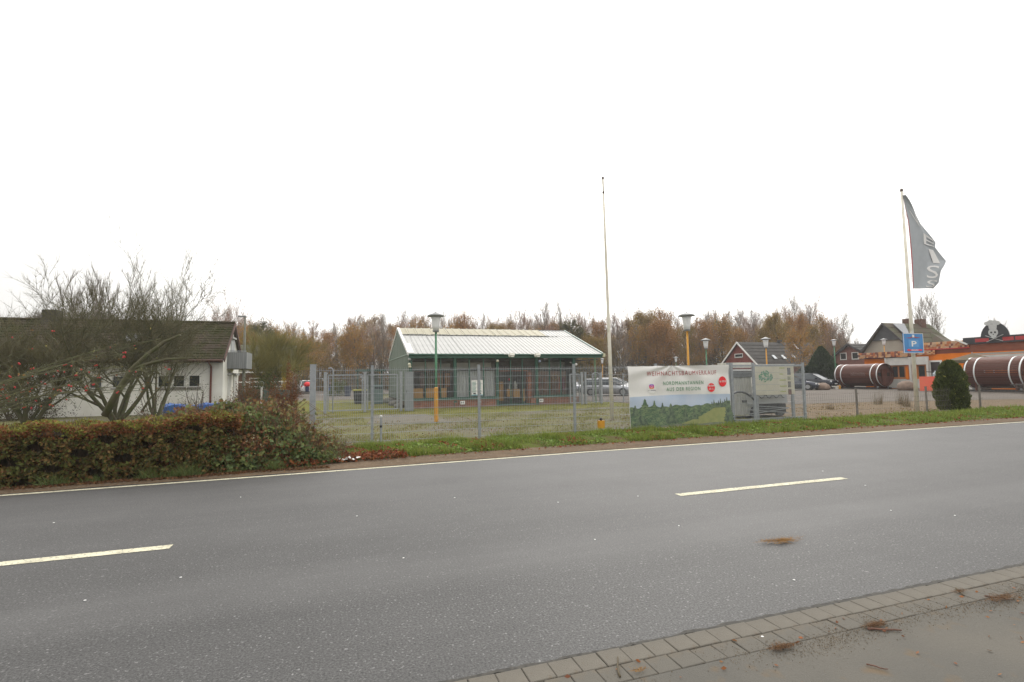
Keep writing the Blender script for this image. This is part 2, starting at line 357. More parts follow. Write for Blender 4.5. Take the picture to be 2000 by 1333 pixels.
# gutter stones along the near kerb: each its own piece
gut = tag(bpy.data.objects.new('gutter', None), kind='structure'); COL.objects.link(gut); gut['label'] = 'row of pale concrete gutter stones along the near road edge'
sm = []; sm2 = []
STONE2 = mat('dirty_gutter_concrete', (0.128, 0.119, 0.102), 0.85, (0.108, 0.100, 0.087), 2.5, third=(.16, .125, .085), tscale=6, tcon=(.5, .75), bump=.3, bscale=120, spec=.2)
for q in range(4):
    mb = MB(); j = lambda: R.uniform(-.0035, .0035); z = [0.009+j()*.5 for _ in range(4)]
    w, d = 0.1485, 0.148; c = 0.004
    mb.add([(j(), j(), -.05), (w+j(), j(), -.05), (w+j(), d+j(), -.05), (j(), d+j(), -.05)] + [(0, 0, z[0]-c), (w, 0, z[1]-c), (w, d, z[2]-c), (0, d, z[3]-c)] + [(c, c, z[0]), (w-c, c, z[1]), (w-c, d-c, z[2]), (c, d-c, z[3])],
           [(0,1,5,4),(1,2,6,5),(2,3,7,6),(3,0,4,7),(4,5,9,8),(5,6,10,9),(6,7,11,10),(7,4,8,11),(8,9,10,11)])
    o = mb.build('gutter_stone', STONE, gut); sm.append(o.data); d2 = o.data.copy(); d2.materials.clear(); d2.materials.append(STONE2); sm2.append(d2)
    o.location = (0.0-0.15*(q+1), 2.637, 0)
for row, y0, xs in ((0, 2.637, range(0, 92)), (1, 2.487, range(2, 90))):
    for i in xs:
        o = bpy.data.objects.new('gutter_stone', (sm2 if row else sm)[R.randrange(4)]); COL.objects.link(o); o.parent = gut
        o.location = (0.04 + 0.1525*i + (0.07 if row else 0), y0, R.uniform(-.002, .002) - (0.003 if row else 0)); o.rotation_euler = (R.uniform(-.01, .01), R.uniform(-.008, .008), R.uniform(-.008, .008))
sheet('gutter_bed', [(-90, 2.40), (260, 2.40), (260, 2.80), (-90, 2.80)], -0.006, mat('joint_dirt', (0.125, 0.114, 0.095), 0.95, (0.10, 0.091, 0.076), 10, spec=.05))
# crumbling asphalt lip along the gutter
mb = MB(); V = []; n = 0; x = 0.2
while x < 14:
    a = 2.790 + R.uniform(-.008, .012) + (0.01 if x > 2 else 0); b_ = a - R.uniform(.004, .014) - (0.010 if x > 2.1 else 0)
    V += [(x, a+.02, 0.0045), (x, b_, 0.0045), (x, b_-.003, -0.02)]; x += R.uniform(0.02, 0.06); n += 1
mb.add(V, [(3*i, 3*i+1, 3*i+4, 3*i+3) for i in range(n-1)] + [(3*i+1, 3*i+2, 3*i+5, 3*i+4) for i in range(n-1)])
o = mb.build('crumbled_road_edge', mat('crack_tar', (0.035, 0.033, 0.030), 0.9, (0.07, 0.065, 0.055), 30)); o['kind'] = 'structure'

# ------------------------------------------------------------------ mesh fences
FY = 13.62
def fence(name, label, xs, y0, y1, h, post_w=0.06, post_h=None, step=0.2, vstep=0.05, cat='fence', rz=0, wire=0.0055, group=None):
    """post positions xs along the line y0..y1; every post and every long wire its own part"""
    ox, oy = xs[0], y0
    t = thing(name, label, cat, (ox, oy, 0), 0, group)
    yy = lambda x: (y1-y0)*(x-xs[0])/max(.01, xs[-1]-xs[0])
    for x in xs:
        mb = MB(); ph = (post_h or h+0.06); mb.box(x-ox-post_w*.5, x-ox+post_w*.5, yy(x)-.03, yy(x)+.03, -0.2, ph)
        mb.box(x-ox-post_w*.5-.004, x-ox+post_w*.5+.004, yy(x)-.034, yy(x)+.034, ph, ph+.012)
        for z in (h*.12, h*.5, h*.9): mb.box(x-ox-.045, x-ox+.045, yy(x)-.045, yy(x)-.034, z, z+.035)
        mb.build('post', GALV, t)
    for a, b in zip(xs[:-1], xs[1:]):
        z = 0.06
        while z <= h+.001:
            mb = MB()
            mb.tube([(a-ox, yy(a)-.042, z), (b-ox, yy(b)-.042, z)], wire*.8, 4, caps=False); mb.tube([(a-ox, yy(a)-.030, z), (b-ox, yy(b)-.030, z)], wire*.8, 4, caps=False)
            mb.build('horizontal_wire', GALV, t); z += step
        mb = MB(); n = int((b-a)/vstep)
        for i in range(1, n):
            x = a + (b-a)*i/n; mb.bar((x-ox, yy(x)-.036, 0.03), (x-ox, yy(x)-.036, h+.025), wire)
        mb.build('vertical_wires', GALV, t, kind='stuff')
    return t
f1 = fence('mesh_fence', 'tall grey double wire mesh fence running along the verge left of the banner', [-0.67, 0.75, 3.57, 6.42, 9.2, 11.93], FY, FY, 1.90, 0.062, 1.97)
mb = MB(); mb.box(-.07, .07, -.05, .06, -.2, 2.0); mb.box(-.075, .075, -.055, .065, 2.0, 2.015); mb.build('end_post', GALV, f1)
f2 = fence('mesh_fence', 'tall grey mesh fence bay with a top rail in front of the notice board', [12.06, 12.98, 15.2], FY, FY+.1, 1.86, 0.085, 1.98)
mb = MB(); mb.bar((0, 0, 1.9), (3.14, .1, 1.9), .05); mb.build('top_rail', GALV, f2)
mb = MB(); mb.bar((0, 0, .12), (3.14, .1, .12), .05); mb.build('bottom_rail', GALV, f2)
mb = MB(); mb.tube([(0.06, .03, .98), (.2, .03, 1.03), (.4, .03, 1.035), (.6, .03, .98), (.8, .03, .86), (.92, .03, .74)], .03, 6); mb.build('arched_rail', mat('dark_steel', (.08, .085, .09), .5), f2)
OLDG = mat('rusty_galvanised_post', (.14, .125, .11), .8, (.20, .18, .16), 9)
GALV_ = GALV; GALV = OLDG
fence('low_mesh_fence', 'low sagging grey wire fence on thin posts along the bark strip at the right', [15.3, 17.9, 21.85, 25.3, 28.6, 32.2, 36, 40], 13.8, 14.9, 0.92, 0.05, 1.02, 0.2, 0.1, wire=.004)

GALV = GALV_
# swing gate and posts between the yard and the shop
gt = thing('double_gate', 'grey steel mesh double gate standing across the yard left of the shop', 'gate', (-0.75, 27.0, 0))
for x in (-.75, 1.13, 2.92):
    mb = MB(); mb.box(x+.75-.07, x+.75+.07, -.07, .07, 0, 2.02); mb.box(x+.75-.08, x+.75+.08, -.08, .08, 2.02, 2.04); mb.build('gate_post', GALV, gt)
for a, b in ((-.62, 1.0), (1.26, 2.74)):
    mb = MB(); a += .75; b += .75
    for z in (.12, 1.88): mb.bar((a, 0, z), (b, 0, z), .06)
    for x in (a, b): mb.bar((x, 0, .12), (x, 0, 1.88), .06)
    o = mb.build('leaf_frame', GALV, gt)
    mb = MB(); n = int((b-a)/.06)
    for i in range(1, n): mb.bar((a+(b-a)*i/n, 0, .12), (a+(b-a)*i/n, 0, 1.9), .006)
    for k in range(1, 9): mb.bar((a, .01, .12+.2*k), (b, .01, .12+.2*k), .009)
    mb.build('mesh_infill', GALV, o, kind='stuff')
mb = MB(); mb.tube([(.9-.75+.2, .2, 0), (.9-.75+.2, .2, 2.15), (.25, .2, 2.25), (.12, .2, 2.22)], .035, 6); mb.build('bent_tube', GALV, gt)
bx = thing('gate_cabinet', 'wide grey sheet steel cabinet beside the gate at the shop corner', 'cabinet', (3.32, 26.9, 0))
MB().box(-.21, .21, -.12, .12, 0, 1.98).build('cabinet_body', mat('grey_sheet', (.21, .23, .245), .5, (.24, .26, .27), 3), bx)
MB().box(-.23, .23, -.14, .14, 1.98, 2.01).build('cabinet_lid', GALV, bx)
MB().box(-.15, -.13, -.135, -.12, .9, 1.05).build('handle', DARK, bx)

g2 = thing('side_gate', 'narrow grey gate leaf standing open at the right corner of the shop', 'gate', (13.2, 27.6, 0))
def leaf(t, x0, x1, y0, y1, h, arch=0):
    mb = MB(); mb.bar((x0, y0, .1), (x1, y1, .1), .05)
    for x, y in ((x0, y0), (x1, y1)): mb.bar((x, y, .1), (x, y, h), .06)
    n = 8; pr = None
    for i in range(n+1):
        q = (x0+(x1-x0)*i/n, y0+(y1-y0)*i/n, h + arch*math.sin(PI*i/n))
        if pr: mb.bar(pr, q, .05)
        pr = q
    fr = mb.build('leaf_frame', GALV, t); mb = MB(); n = int(math.hypot(x1-x0, y1-y0)/.05)
    for i in range(1, n): mb.bar((x0+(x1-x0)*i/n, y0+(y1-y0)*i/n, .1), (x0+(x1-x0)*i/n, y0+(y1-y0)*i/n, h), .008)
    for k in range(1, 8): mb.bar((x0, y0, .1+.22*k), (x1, y1, .1+.22*k), .01)
    mb.build('mesh_infill', GALV, fr, kind='stuff')
leaf(g2, -.45, .2, 0, .1, 1.78)
MB().box(.26, .38, -.06, .06, 0, 1.9).build('gate_post', GALV, g2); MB().box(.5, .6, -.06, .06, 0, 1.9).build('gate_post', GALV, g2)
g3 = thing('side_gate', 'narrow grey gate leaf with a curved top rail right of the shop canopy', 'gate', (14.75, 27.9, 0))
leaf(g3, -.35, .1, 0, 0, 1.78, .08)
mb = MB(); mb.box(.14, .26, -.06, .06, 0, 1.85); mb.build('gate_post', GALV, g3)
fence('yard_fence', 'grey mesh fence at the back of the yard in front of the silver car', [16.9, 17.6, 20.0, 22.5], 28.6, 29.4, 1.75, .06, 1.8, .25, .08)

# ------------------------------------------------------------------ text
def text_mesh(s, space=1.0):
    c = bpy.data.curves.new('lettering', 'FONT'); c.body = s; c.size = 1.0; c.resolution_u = 3; c.space_character = space
    o = bpy.data.objects.new('lettering', c); COL.objects.link(o)
    dg = bpy.context.evaluated_depsgraph_get(); me = o.evaluated_get(dg).to_mesh()
    V = [tuple(v.co) for v in me.vertices]; Fs = [tuple(p.vertices) for p in me.polygons]
    o.evaluated_get(dg).to_mesh_clear(); bpy.data.objects.remove(o); bpy.data.curves.remove(c)
    x0 = min(v[0] for v in V); x1 = max(v[0] for v in V); y0 = min(v[1] for v in V); y1 = max(v[1] for v in V)
    return [((v[0]-x0)/(x1-x0), (v[1]-y0)/(y1-y0)) for v in V], Fs
def put_text(s, fn, u0, u1, v0, v1, name, m, parent, bold=0.0, space=1.0):
    """fit the words into the rectangle u0..u1, v0..v1 of the surface fn(u, v)"""
    V, Fs = text_mesh(s, space); mb = MB()
    shifts = ((0, 0),) if not bold else ((-bold, 0), (bold, 0), (0, bold), (0, -bold))
    for i, (dx, dy) in enumerate(shifts):
        mb.add([tuple(Vector(fn(u0+(u1-u0)*a+dx, v0+(v1-v0)*b+dy)) + Vector((0, -0.0006*i, 0))) for a, b in V], Fs)
    return mb.build(name, m, parent, world=True)

# ------------------------------------------------------------------ banner
bn = thing('banner', 'large white Christmas tree sale banner tied to the mesh fence', 'banner', (10.0, 13.5, 0))
BX0, BX1, BZ0, BZ1 = 8.13, 11.87, 0.05, 1.93
TIES = [0.01, .14, .28, .42, .56, .70, .84, .99]
def bfn(u, v, off=0.0):
    x = BX0 + (BX1-BX0)*u + (0.05*(1-u)*(1-v)-.0) ; z = BZ0 + (BZ1-BZ0)*v - .03*(1-u)*v
    d = min(abs(u-t) for t in TIES)
    z -= 0.010*math.sin(min(d, .07)/.07*PI/2)*max(0, (v-.8)/.2)
    dx = u-.42; fan = math.exp(-((v-1)**2)/.12)
    y = 13.50 - 0.012*math.sin(u*9+v*2) - 0.010*math.sin(u*22-v*6)*(.4+v) - fan*.018*math.sin(math.atan2(dx, 1.02-v)*9) - .012*math.exp(-((u-.9-.12*(v-.6))/.03)**2)*math.sin((v-.2)*12) - 0.012*math.sin(v*17+u*5)*math.exp(-((v-.48)/.15)**2)
    return (x, y-off, z)
mb = MB(); NU, NV = 110, 56
mb.add([bfn(i/NU, j/NV) for j in range(NV+1) for i in range(NU+1)], [(j*(NU+1)+i, j*(NU+1)+i+1, (j+1)*(NU+1)+i+1, (j+1)*(NU+1)+i) for j in range(NV) for i in range(NU)])
CLOTH = mat('banner_cloth', (0.74, 0.73, 0.70), 0.45, (0.70, 0.69, 0.665), 2)
mb.build('cloth', CLOTH, bn, smooth=True, world=True)
def patch(u0, u1, v0, v1, off, name, m, top=None, bot=None, n=60, nv=6):
    mb = MB(); top = top or (lambda u: v1); bot = bot or (lambda u: v0)
    mb.add([bfn(u0+(u1-u0)*i/n, bot(u0+(u1-u0)*i/n)+(top(u0+(u1-u0)*i/n)-bot(u0+(u1-u0)*i/n))*j/nv, off) for j in range(nv+1) for i in range(n+1)],
           [(j*(n+1)+i, j*(n+1)+i+1, (j+1)*(n+1)+i+1, (j+1)*(n+1)+i) for j in range(nv) for i in range(n)])
    return mb.build(name, m, bn, smooth=True, world=True)
patch(.003, .997, .2, .50, .003, 'printed_sky', mat('print_sky', (.40, .50, .64), .5, (.52, .57, .66), 1.3), top=lambda u: .50+.012*math.sin(u*4)+.01*u)
PF1 = mat('print_fir', (.10, .165, .095), .5, (.21, .27, .14), 5, stretch=(1, 1, 3), contrast=(.4, .6), third=(.075, .115, .08), tscale=16, tcon=(.5, .6))
PF2 = mat('print_fir_dark', (.075, .105, .08), .5, (.15, .20, .12), 9, contrast=(.4, .6))
patch(.003, .997, .0, .3, .006, 'printed_plantation', PF1, top=lambda u: .335 - .02*math.sin(u*23)*.6 + .01*math.sin(u*61) + (.05*max(0, (u-.75)/.25)), n=140)
patch(.35, .997, .0, .2, .009, 'printed_meadow', mat('print_meadow', (.32, .33, .14), .5, (.26, .29, .12), 6), top=lambda u: max(0.001, min(.30*((u-.35)/.5)**1.6 if u < .93 else .30-(u-.93)*3.5, .29)), n=50)
patch(.003, .997, .0, .03, .011, 'printed_edge', mat('print_path', (.22, .23, .18), .5, (.16, .19, .12), 7), top=lambda u: .03+.008*math.sin(u*17), n=50)
def fir(uc, v0, v1, w, off, m):
    poly = []; n = 7
    for i in range(n):
        t = i/n; ww = w*(1-t)*(1.0 + .15*math.sin(i*2.3)); v = v0+(v1-v0)*t
        poly.append((uc+ww, v)); poly.append((uc+ww*.45, v+(v1-v0)*.09))
    poly.append((uc, v1)); L_ = [(2*uc-a, b) for a, b in poly[:-1]][::-1]; P = poly + L_
    mb = MB(); c = [bfn(uc, v0+(v1-v0)*.3, off)] + [bfn(a, b, off) for a, b in P]
    mb.add(c, [(0, i+1, (i+1) % len(P)+1) for i in range(len(P))]); return mb.build('printed_fir', m, bn, world=True)
for uc, v0, v1, w in ((.14, .22, .47, .075), (.23, .24, .44, .045), (.31, .22, .40, .04), (.05, .2, .37, .05), (.39, .05, .38, .085), (.53, .08, .30, .05), (.62, .1, .27, .045), (.10, .02, .22, .11), (.22, .01, .2, .08), (.67, .15, .35, .02), (.96, .05, .40, .05), (.99, .0, .3, .07)):
    fir(uc, v0, v1, w, .012, PF2 if uc > .35 or R.random() < .4 else PF1)
for i in range(9): fir(.80+.023*i, .28, .385+.03*math.sin(i*2.1)+.006*i, .022, .0135, PF2)
TR = mat('print_dark_red', (.33, .035, .04), .5, (.38, .05, .05), 20); TG = mat('print_green', (.055, .24, .11), .5, (.08, .27, .13), 20)
put_text('WEIHNACHTSBAUMVERKAUF', lambda u, v: bfn(u, v, .013), .178, .862, .838, .912, 'lettering', TR, bn, 0, 1.28)
put_text('NORDMANNTANNEN', lambda u, v: bfn(u, v, .013), .33, .722, .680, .740, 'lettering', TG, bn, 0, 1.25)
put_text('AUS DER REGION', lambda u, v: bfn(u, v, .013), .362, .69, .580, .640, 'lettering', TG, bn, 0, 1.25)
def disc(uc, vc, rm, off, name, m, n=28):
    mb = MB(); P = [(uc+rm*math.cos(2*PI*i/n)/3.74, vc+rm*math.sin(2*PI*i/n)/1.88) for i in range(n)]
    mb.add([bfn(uc, vc, off)]+[bfn(a, b, off) for a, b in P], [(0, i+1, (i+1) % n+1) for i in range(n)]); return mb.build(name, m, bn, world=True)
disc(.925, .715, .165, .012, 'price_disc', RED); disc(.798, .618, .140, .012, 'date_disc', RED)
PW = mat('print_white', (.80, .79, .77), .5, (.77, .76, .74), 8)
put_text('Ab 19,99 €', lambda u, v: bfn(u, v, .016), .888, .962, .695, .735, 'lettering', PW, bn, .0005, 1.1)
put_text('Ab dem', lambda u, v: bfn(u, v, .016), .768, .828, .635, .668, 'lettering', PW, bn, .0005, 1.1)
put_text('29.11.', lambda u, v: bfn(u, v, .016), .774, .822, .58, .612, 'lettering', PW, bn, .0005, 1.1)
disc(.215, .625, .145, .010, 'logo_disc', PW)
def rr(u0, u1, v0, v1, off, name, m, c=.012):
    P = []
    for (cu, cv, a0) in ((u1-c, v1-2*c, 0), (u0+c, v1-2*c, 90), (u0+c, v0+2*c, 180), (u1-c, v0+2*c, 270)):
        for q in (0, 30, 60, 90): P.append((cu+c*math.cos(math.radians(a0+q)), cv+2*c*math.sin(math.radians(a0+q))))
    mb = MB(); mb.add([bfn((u0+u1)/2, (v0+v1)/2, off)]+[bfn(a, b, off) for a, b in P], [(0, i+1, (i+1) % len(P)+1) for i in range(len(P))]); return mb.build(name, m, bn, world=True)
def gradmat():
    m = bpy.data.materials.new('logo_gradient'); m.use_nodes = True; t = m.node_tree; b = t.nodes['Principled BSDF']
    tcn = t.nodes.new('ShaderNodeTexCoord'); cr = t.nodes.new('ShaderNodeValToRGB'); sp = t.nodes.new('ShaderNodeSeparateXYZ')
    t.links.new(tcn.outputs['Generated'], sp.inputs[0]); t.links.new(sp.outputs[2], cr.inputs[0]); e = cr.color_ramp.elements
    e[0].color = (.75, .30, .08, 1); e[1].color = (.12, .10, .55, 1); e.new(.5).color = (.65, .04, .22, 1)
    t.links.new(cr.outputs[0], b.inputs['Base Color']); return m
rr(.190, .236, .625, .70, .014, 'camera_logo', gradmat())
for r0, r1, off in ((.036, .028, .017),):
    n = 20; mb = MB(); vs_ = []
    for i in range(n):
        for r_ in (r0, r1): vs_.append(bfn(.213+r_*math.cos(2*PI*i/n)/3.74, .662+r_*math.sin(2*PI*i/n)/1.88, off))
    mb.add(vs_, [(2*i, 2*i+1, (2*i+3) % (2*n), (2*i+2) % (2*n)) for i in range(n)]); mb.build('camera_logo_ring', PW, bn, world=True)
patch(.202, .252, .597, .606, .014, 'small_print', mat('print_grey', (.12, .12, .15), .5, (.2, .2, .22), 60), n=10, nv=1)
patch(.182, .190, .597, .606, .014, 'small_print', mat('print_grey', (.12, .12, .15), .5), n=3, nv=1)
for t in TIES[1:-1]:
    p = bfn(t, .985, .004); MB().tube([(p[0], p[1], p[2]), (p[0], p[1]+.08, p[2]+.04)], .006, 4).build('cable_tie', DARK, bn, world=True)

# ------------------------------------------------------------------ things behind the fence at the banner's right
sh = thing('metal_storage_cabinet', 'pale grey corrugated cabinet with a dark top band behind the narrow fence bay', 'cabinet', (14.10, 15.4, 0))
CORR = mat('pale_corrugated_sheet', (.42, .42, .40), .5, (.34, .345, .33), 3, stretch=(6, 6, 1))
mb = MB(); n = 28; P = [(-.42+.86*i/n, -.02*(1 if (i//2) % 2 else 0)) for i in range(n+1)]
mb.add([(x+(0.04 if z < .5 else 0), y, z) for z in (.12, 1.5) for x, y in P], [(i, i+1, n+1+i+1, n+1+i) for i in range(n)]); mb.build('corrugated_front', CORR, sh)
MB().box(-.40, .42, .005, .75, .12, 1.5).build('cabinet_body', CORR, sh)
MB().box(-.44, .46, -.05, .8, 1.5, 1.74).build('dark_band', mat('dark_grey_band', (.09, .10, .11), .5, (.12, .13, .14), 4), sh)
MB().box(-.46, .48, -.07, .82, 1.74, 1.80).build('cover', mat('pale_cover', (.55, .56, .56), .4), sh)
mb = MB(); mb.box(-.44, .46, -.03, .74, 1.86, 2.05); mb.build('stacked_crate', mat('white_crate', (.62, .61, .56), .6, (.5, .5, .46), 7), sh)
MB().box(-.06, .16, -.05, -.022, .58, .66).build('handle', mat('dark_steel', (.08, .085, .09), .5), sh)
nb = thing('notice_board', 'cream printed notice board with a green logo on two posts behind the mesh fence', 'sign', (15.0, 14.75, 0))
MB().box(-.93, .88, -.02, .02, .86, 1.92).build('board', mat('cream_board', (.55, .53, .42), .6, (.50, .47, .37), 3), nb)
MB().box(-.84, -.77, .02, .08, 0, 1.9).build('leg', GALV, nb); MB().box(.80, .90, .02, .09, 0, 1.95).build('leg', GALV, nb)
MB().box(-.97, .92, -.035, .035, 1.92, 1.96).build('top_rail', WHITE, nb)
rr2 = random.Random(3)
mb = MB()
for i in range(70):
    a = rr2.uniform(0, 2*PI); q = rr2.random()**.5; x = -.45+.33*q*math.cos(a); z = 1.52+.20*q*math.sin(a); s = rr2.uniform(.02, .045)
    mb.add([(x-s, -.024-i*1e-5, z-s*.6), (x+s, -.024-i*1e-5, z-s*.4), (x+s*.5, -.024-i*1e-5, z+s), (x-s*.6, -.024-i*1e-5, z+s*.7)], [(0, 1, 2, 3)])
mb.build('green_logo', mat('logo_green', (.16, .32, .20), .6, (.10, .26, .17), 12), nb)
put_text('TB', lambda u, v: (15-.5+.26*u, 14.72, 1.42+.2*v), 0, 1, 0, 1, 'logo_letters', mat('print_pale_blue', (.40, .47, .48), .6), nb) if False else None
for i, (x, w, c) in enumerate(((.22, .22, 1.82), (.2, .16, 1.60), (.2, .30, 1.38), (.2, .30, 1.16), (.2, .26, .97))):
    mb = MB(); R3 = random.Random(i)
    xx = x
    while xx < x+w: 
        q = R3.uniform(.012, .03); mb.box(xx, xx+q, -.026, -.0205, c-.014, c+.014+R3.uniform(0, .008)); xx += q+.01
    mb.build('lettering_line', mat('print_lime', (.40, .44, .10), .6, (.32, .38, .08), 20), nb)
for i, (c, z, h) in enumerate((((.20, .20, .22), 1.7, .26), ((.40, .40, .28), 1.45, .14), ((.26, .24, .21), 1.22, .22), ((.20, .09, .07), .95, .2))):
    MB().box(.58, .72, -.027, -.021, z-h/2, z+h/2).build('printed_photo', mat('photo_print_%s' % 'abcd'[i], c, .5, tuple(k*.5 for k in c), 14), nb)
tl = thing('flat_trailer', 'grey box trailer with a looped rope parked under the notice board', 'trailer', (15.2, 15.35, 0))
MB().box(-.95, .95, 0, 1.2, .5, .92).build('trailer_body', mat('trailer_grey', (.36, .37, .38), .5, (.31, .32, .33), 3), tl)
MB().box(-.93, .93, .05, 1.15, .12, .48).build('underbody', DARK, tl)
for a, b in (((-.95, -.03, .46), (.95, -.03, .32)), ((-.95, -.04, .14), (.95, -.04, .30)), ((-.95, -.03, .3), (.95, -.03, .14))): MB().bar(a, b, .03).build('strut', GALV, tl)
mb = MB(); pts = [(-.8+.1*i, -.02, .86-.16*abs(math.sin(i*.9))) for i in range(17)]; mb.tube(pts, .012, 5); mb.build('rope', DARK, tl)
for x in (-.6, .6): MB().tube([(x, -.02, .22), (x, .12, .22)], .2, 16).build('wheel', RUBBER, tl)

# ------------------------------------------------------------------ posts, stakes and the gas marker
st = thing('marker_post', 'small yellow marker plate with a black cap on a grey stake before the fence', 'marker post', (7.07, 13.25, 0))
MB().box(-.035, .035, -.02, .02, .04, .15).build('stake', GALV, st); MB().box(-.03, -.005, -.03, .02, -.1, .05).build('stake_foot', GALV, st)
mb = MB(); mb.box(-.085, .085, -.06, .06, .13, .35); mb.build('plate', YELLOW, st)
MB().lathe([(.03, .35), (.045, .37), (.045, .40), (.03, .43), (0, .44)], 10).build('cap', DARK, st)
s2 = thing('metal_stake', 'thin grey metal stake with a rounded cap in the verge by the second fence post', 'stake', (0.88, 12.38, 0))
MB().tube([(0, 0, -.1), (.0, 0, .72)], .024, 8).build('tube', GALV, s2); MB().lathe([(.024, .72), (.034, .73), (.034, .765), (.015, .785), (0, .79)], 10).build('cap', mat('pale_cap', (.5, .5, .48), .5), s2)
MB().tube([(0, 0, .50), (0, 0, .55)], .03, 8).build('clamp', DARK, s2)

# ------------------------------------------------------------------ lamps
LAMPGLASS = mat('frosted_lamp_shade', (0.80, 0.81, 0.82), 0.4, (0.70, 0.71, 0.72), 5)
HAT = mat('lamp_hat_metal', (0.20, 0.21, 0.215), 0.45, (0.25, 0.26, 0.26), 7)
translucent_done = []
def make_lamp(label, x, y, kind, group='mushroom lamps in the yard and the car park', H=4.14):
    t = thing('mushroom_lamp', label, 'street lamp', (x, y, 0), 0, group)
    pm = POLEGREEN if kind != 'yellow' else YELLOW
    MB().tube([(0, 0, 0), (0, 0, H-.72)], [.055, .04], 10).build('pole', pm, t, smooth=True)
    if kind == 'green_yellow': MB().tube([(0, 0, 0), (0, 0, 1.27), (0, 0, 1.30)], [.075, .075, .05], 10).build('sleeve', YELLOW, t)
    MB().lathe([(.05, H-.74), (.12, H-.73), (.13, H-.68), (.105, H-.665)], 14).build('collar', HAT, t)
    MB().lathe([(.115, H-.67), (.14, H-.5), (.17, H-.25), (.185, H-.15)], 18).build('lamp_shade', LAMPGLASS, t, smooth=True)
    MB().lathe([(.18, H-.16), (.33, H-.13), (.34, H-.11), (.26, H-.06), (.12, H-.01), (.04, H+.02), (.025, H+.05), (0, H+.055)], 22).build('hat', HAT, t, smooth=True)
    return t
make_lamp('green lamp post with a yellow lower sleeve standing in the gravel before the shop', 3.42, 19.47, 'green_yellow')
make_lamp('tall yellow lamp post rising behind the white sale banner', 13.3, 17.4, 'yellow')
for lb, px, py, kd in (('green lamp post right of the tall yellow lamp behind the banner', 1378, 661, 'green'), ('yellow lamp post in front of the dark skylit roof', 1495, 659, 'yellow'),
                       ('green lamp post before the brick gable right of the small cypress', 1633, 664, 'green'), ('lamp post beside the blue parking sign against the beige gable', 1731, 659, 'yellow'),
                       ('small distant green lamp over the middle of the banner', 1320, 697, 'green'), ('small yellow lamp before the red gable', 1443, 696, 'yellow'),
                       ('small green lamp between the yellow willow and the cypress', 1584, 692, 'green'), ('small yellow lamp beyond the shop canopy corner', 1176, 700, 'yellow'),
                       ('most distant lamp just over the left part of the banner', 1277, 709, 'green')):
    if px in (1633, 1731):
        g = W(px, 55); make_lamp(lb, g.x, g.y, kd, H=5.25)
    else:
        g = G(px, py, 4.17); make_lamp(lb, g.x, g.y, kd)

# ------------------------------------------------------------------ flagpoles, flag, parking sign
POLE = mat('weathered_white_pole', (0.72, 0.69, 0.60), 0.5, (0.60, 0.56, 0.44), 3, contrast=(.45, .7), third=(0.16, 0.16, 0.07), tscale=1.3, tcon=(0.62, 0.72), stretch=(1, 1, .8))
fp = thing('flagpole', 'tall bare white flagpole with green algae stains right of the shop', 'flagpole', (9.60, 17.1, 0)); fp.rotation_euler = (0, math.radians(-0.7), 0)
MB().tube([(0, 0, 0), (0, 0, 3), (0, 0, 6.5), (0, 0, 8.65)], [.075, .062, .047, .04], 12).build('pole', POLE, fp, smooth=True)
MB().tube([(0, 0, 8.62), (0, 0, 8.7)], .046, 10).build('joint_ring', mat('dark_ring', (.12, .09, .08), .6), fp)
MB().tube([(0, 0, 8.65), (0, 0, 9.22)], .036, 10).build('top_section', POLE, fp); MB().lathe([(.05, 9.2), (.055, 9.24), (.04, 9.28), (0, 9.29)], 10).build('cap', mat('dark_ring', (.12, .09, .08), .6), fp)
fq = thing('flagpole', 'white flagpole with a grey lettered flag behind the low wire fence', 'flagpole', (22.0, 14.56, 0))
MB().tube([(0, 0, 0), (0, 0, 4), (0, 0, 9.1)], [.075, .062, .042], 12).build('pole', POLE, fq, smooth=True)
MB().lathe([(.045, 9.08), (.06, 9.12), (.055, 9.18), (0, 9.22)], 10).build('cap', mat('dark_ring', (.12, .09, .08), .6), fq)
MB().tube([(.05, 0, 9.05), (.05, 0, 9.05), (.12, 0, 9.0), (.16, -.02, 8.5), (.2, 0, 7.0), (.22, 0, 5.3)], .008, 4).build('halyard', mat('rope_red', (.25, .12, .10), .8), fq)
MB().tube([(-.07, 0, 1.93), (.07, 0, 1.93)], .0, 4)
# flag surface: hoist edge and fly edge as they hang
HO = [(1763, 380), (1768, 408), (1773, 430), (1777, 470), (1780, 510), (1782, 545), (1783, 564)]
FL = [(1765, 383), (1786, 414), (1808, 444), (1827, 474), (1827, 483), (1845, 511), (1834, 530), (1833, 552), (1824, 564)]
def pl(L_, t):
    x = t*(len(L_)-1); i = min(int(x), len(L_)-2); a = x-i; return (L_[i][0]*(1-a)+L_[i+1][0]*a, L_[i][1]*(1-a)+L_[i+1][1]*a)
def ffn(u, v, off=0.0):
    """u hoist->fly, v top->bottom"""
    h = pl(HO, v); g = pl(FL, v); x = h[0]*(1-u)+g[0]*u; y = h[1]*(1-u)+g[1]*u
    fold = .07*math.sin(u*6 + v*7)*u + .05*math.sin(v*19+u*4)*u*u*(1.1-v) + .03*math.sin(u*13-v*6)*(1-v)*u
    q = aY(x, y, 14.50); return (q[0], q[1]+fold-off, q[2])
fl = thing('flag', 'grey flag with pale letters running down its fly edge hanging from the right flagpole', 'flag', (22.4, 14.5, 7.2))
mb = MB(); NU, NV = 34, 90
mb.add([ffn(i/NU, j/NV) for j in range(NV+1) for i in range(NU+1)], [(j*(NU+1)+i, (j+1)*(NU+1)+i, (j+1)*(NU+1)+i+1, j*(NU+1)+i+1) for j in range(NV) for i in range(NU)])
mb.build('flag_cloth', mat('flag_grey', (.42, .445, .47), .8, (.385, .41, .435), 3, spec=.1), fl, smooth=True, world=True)
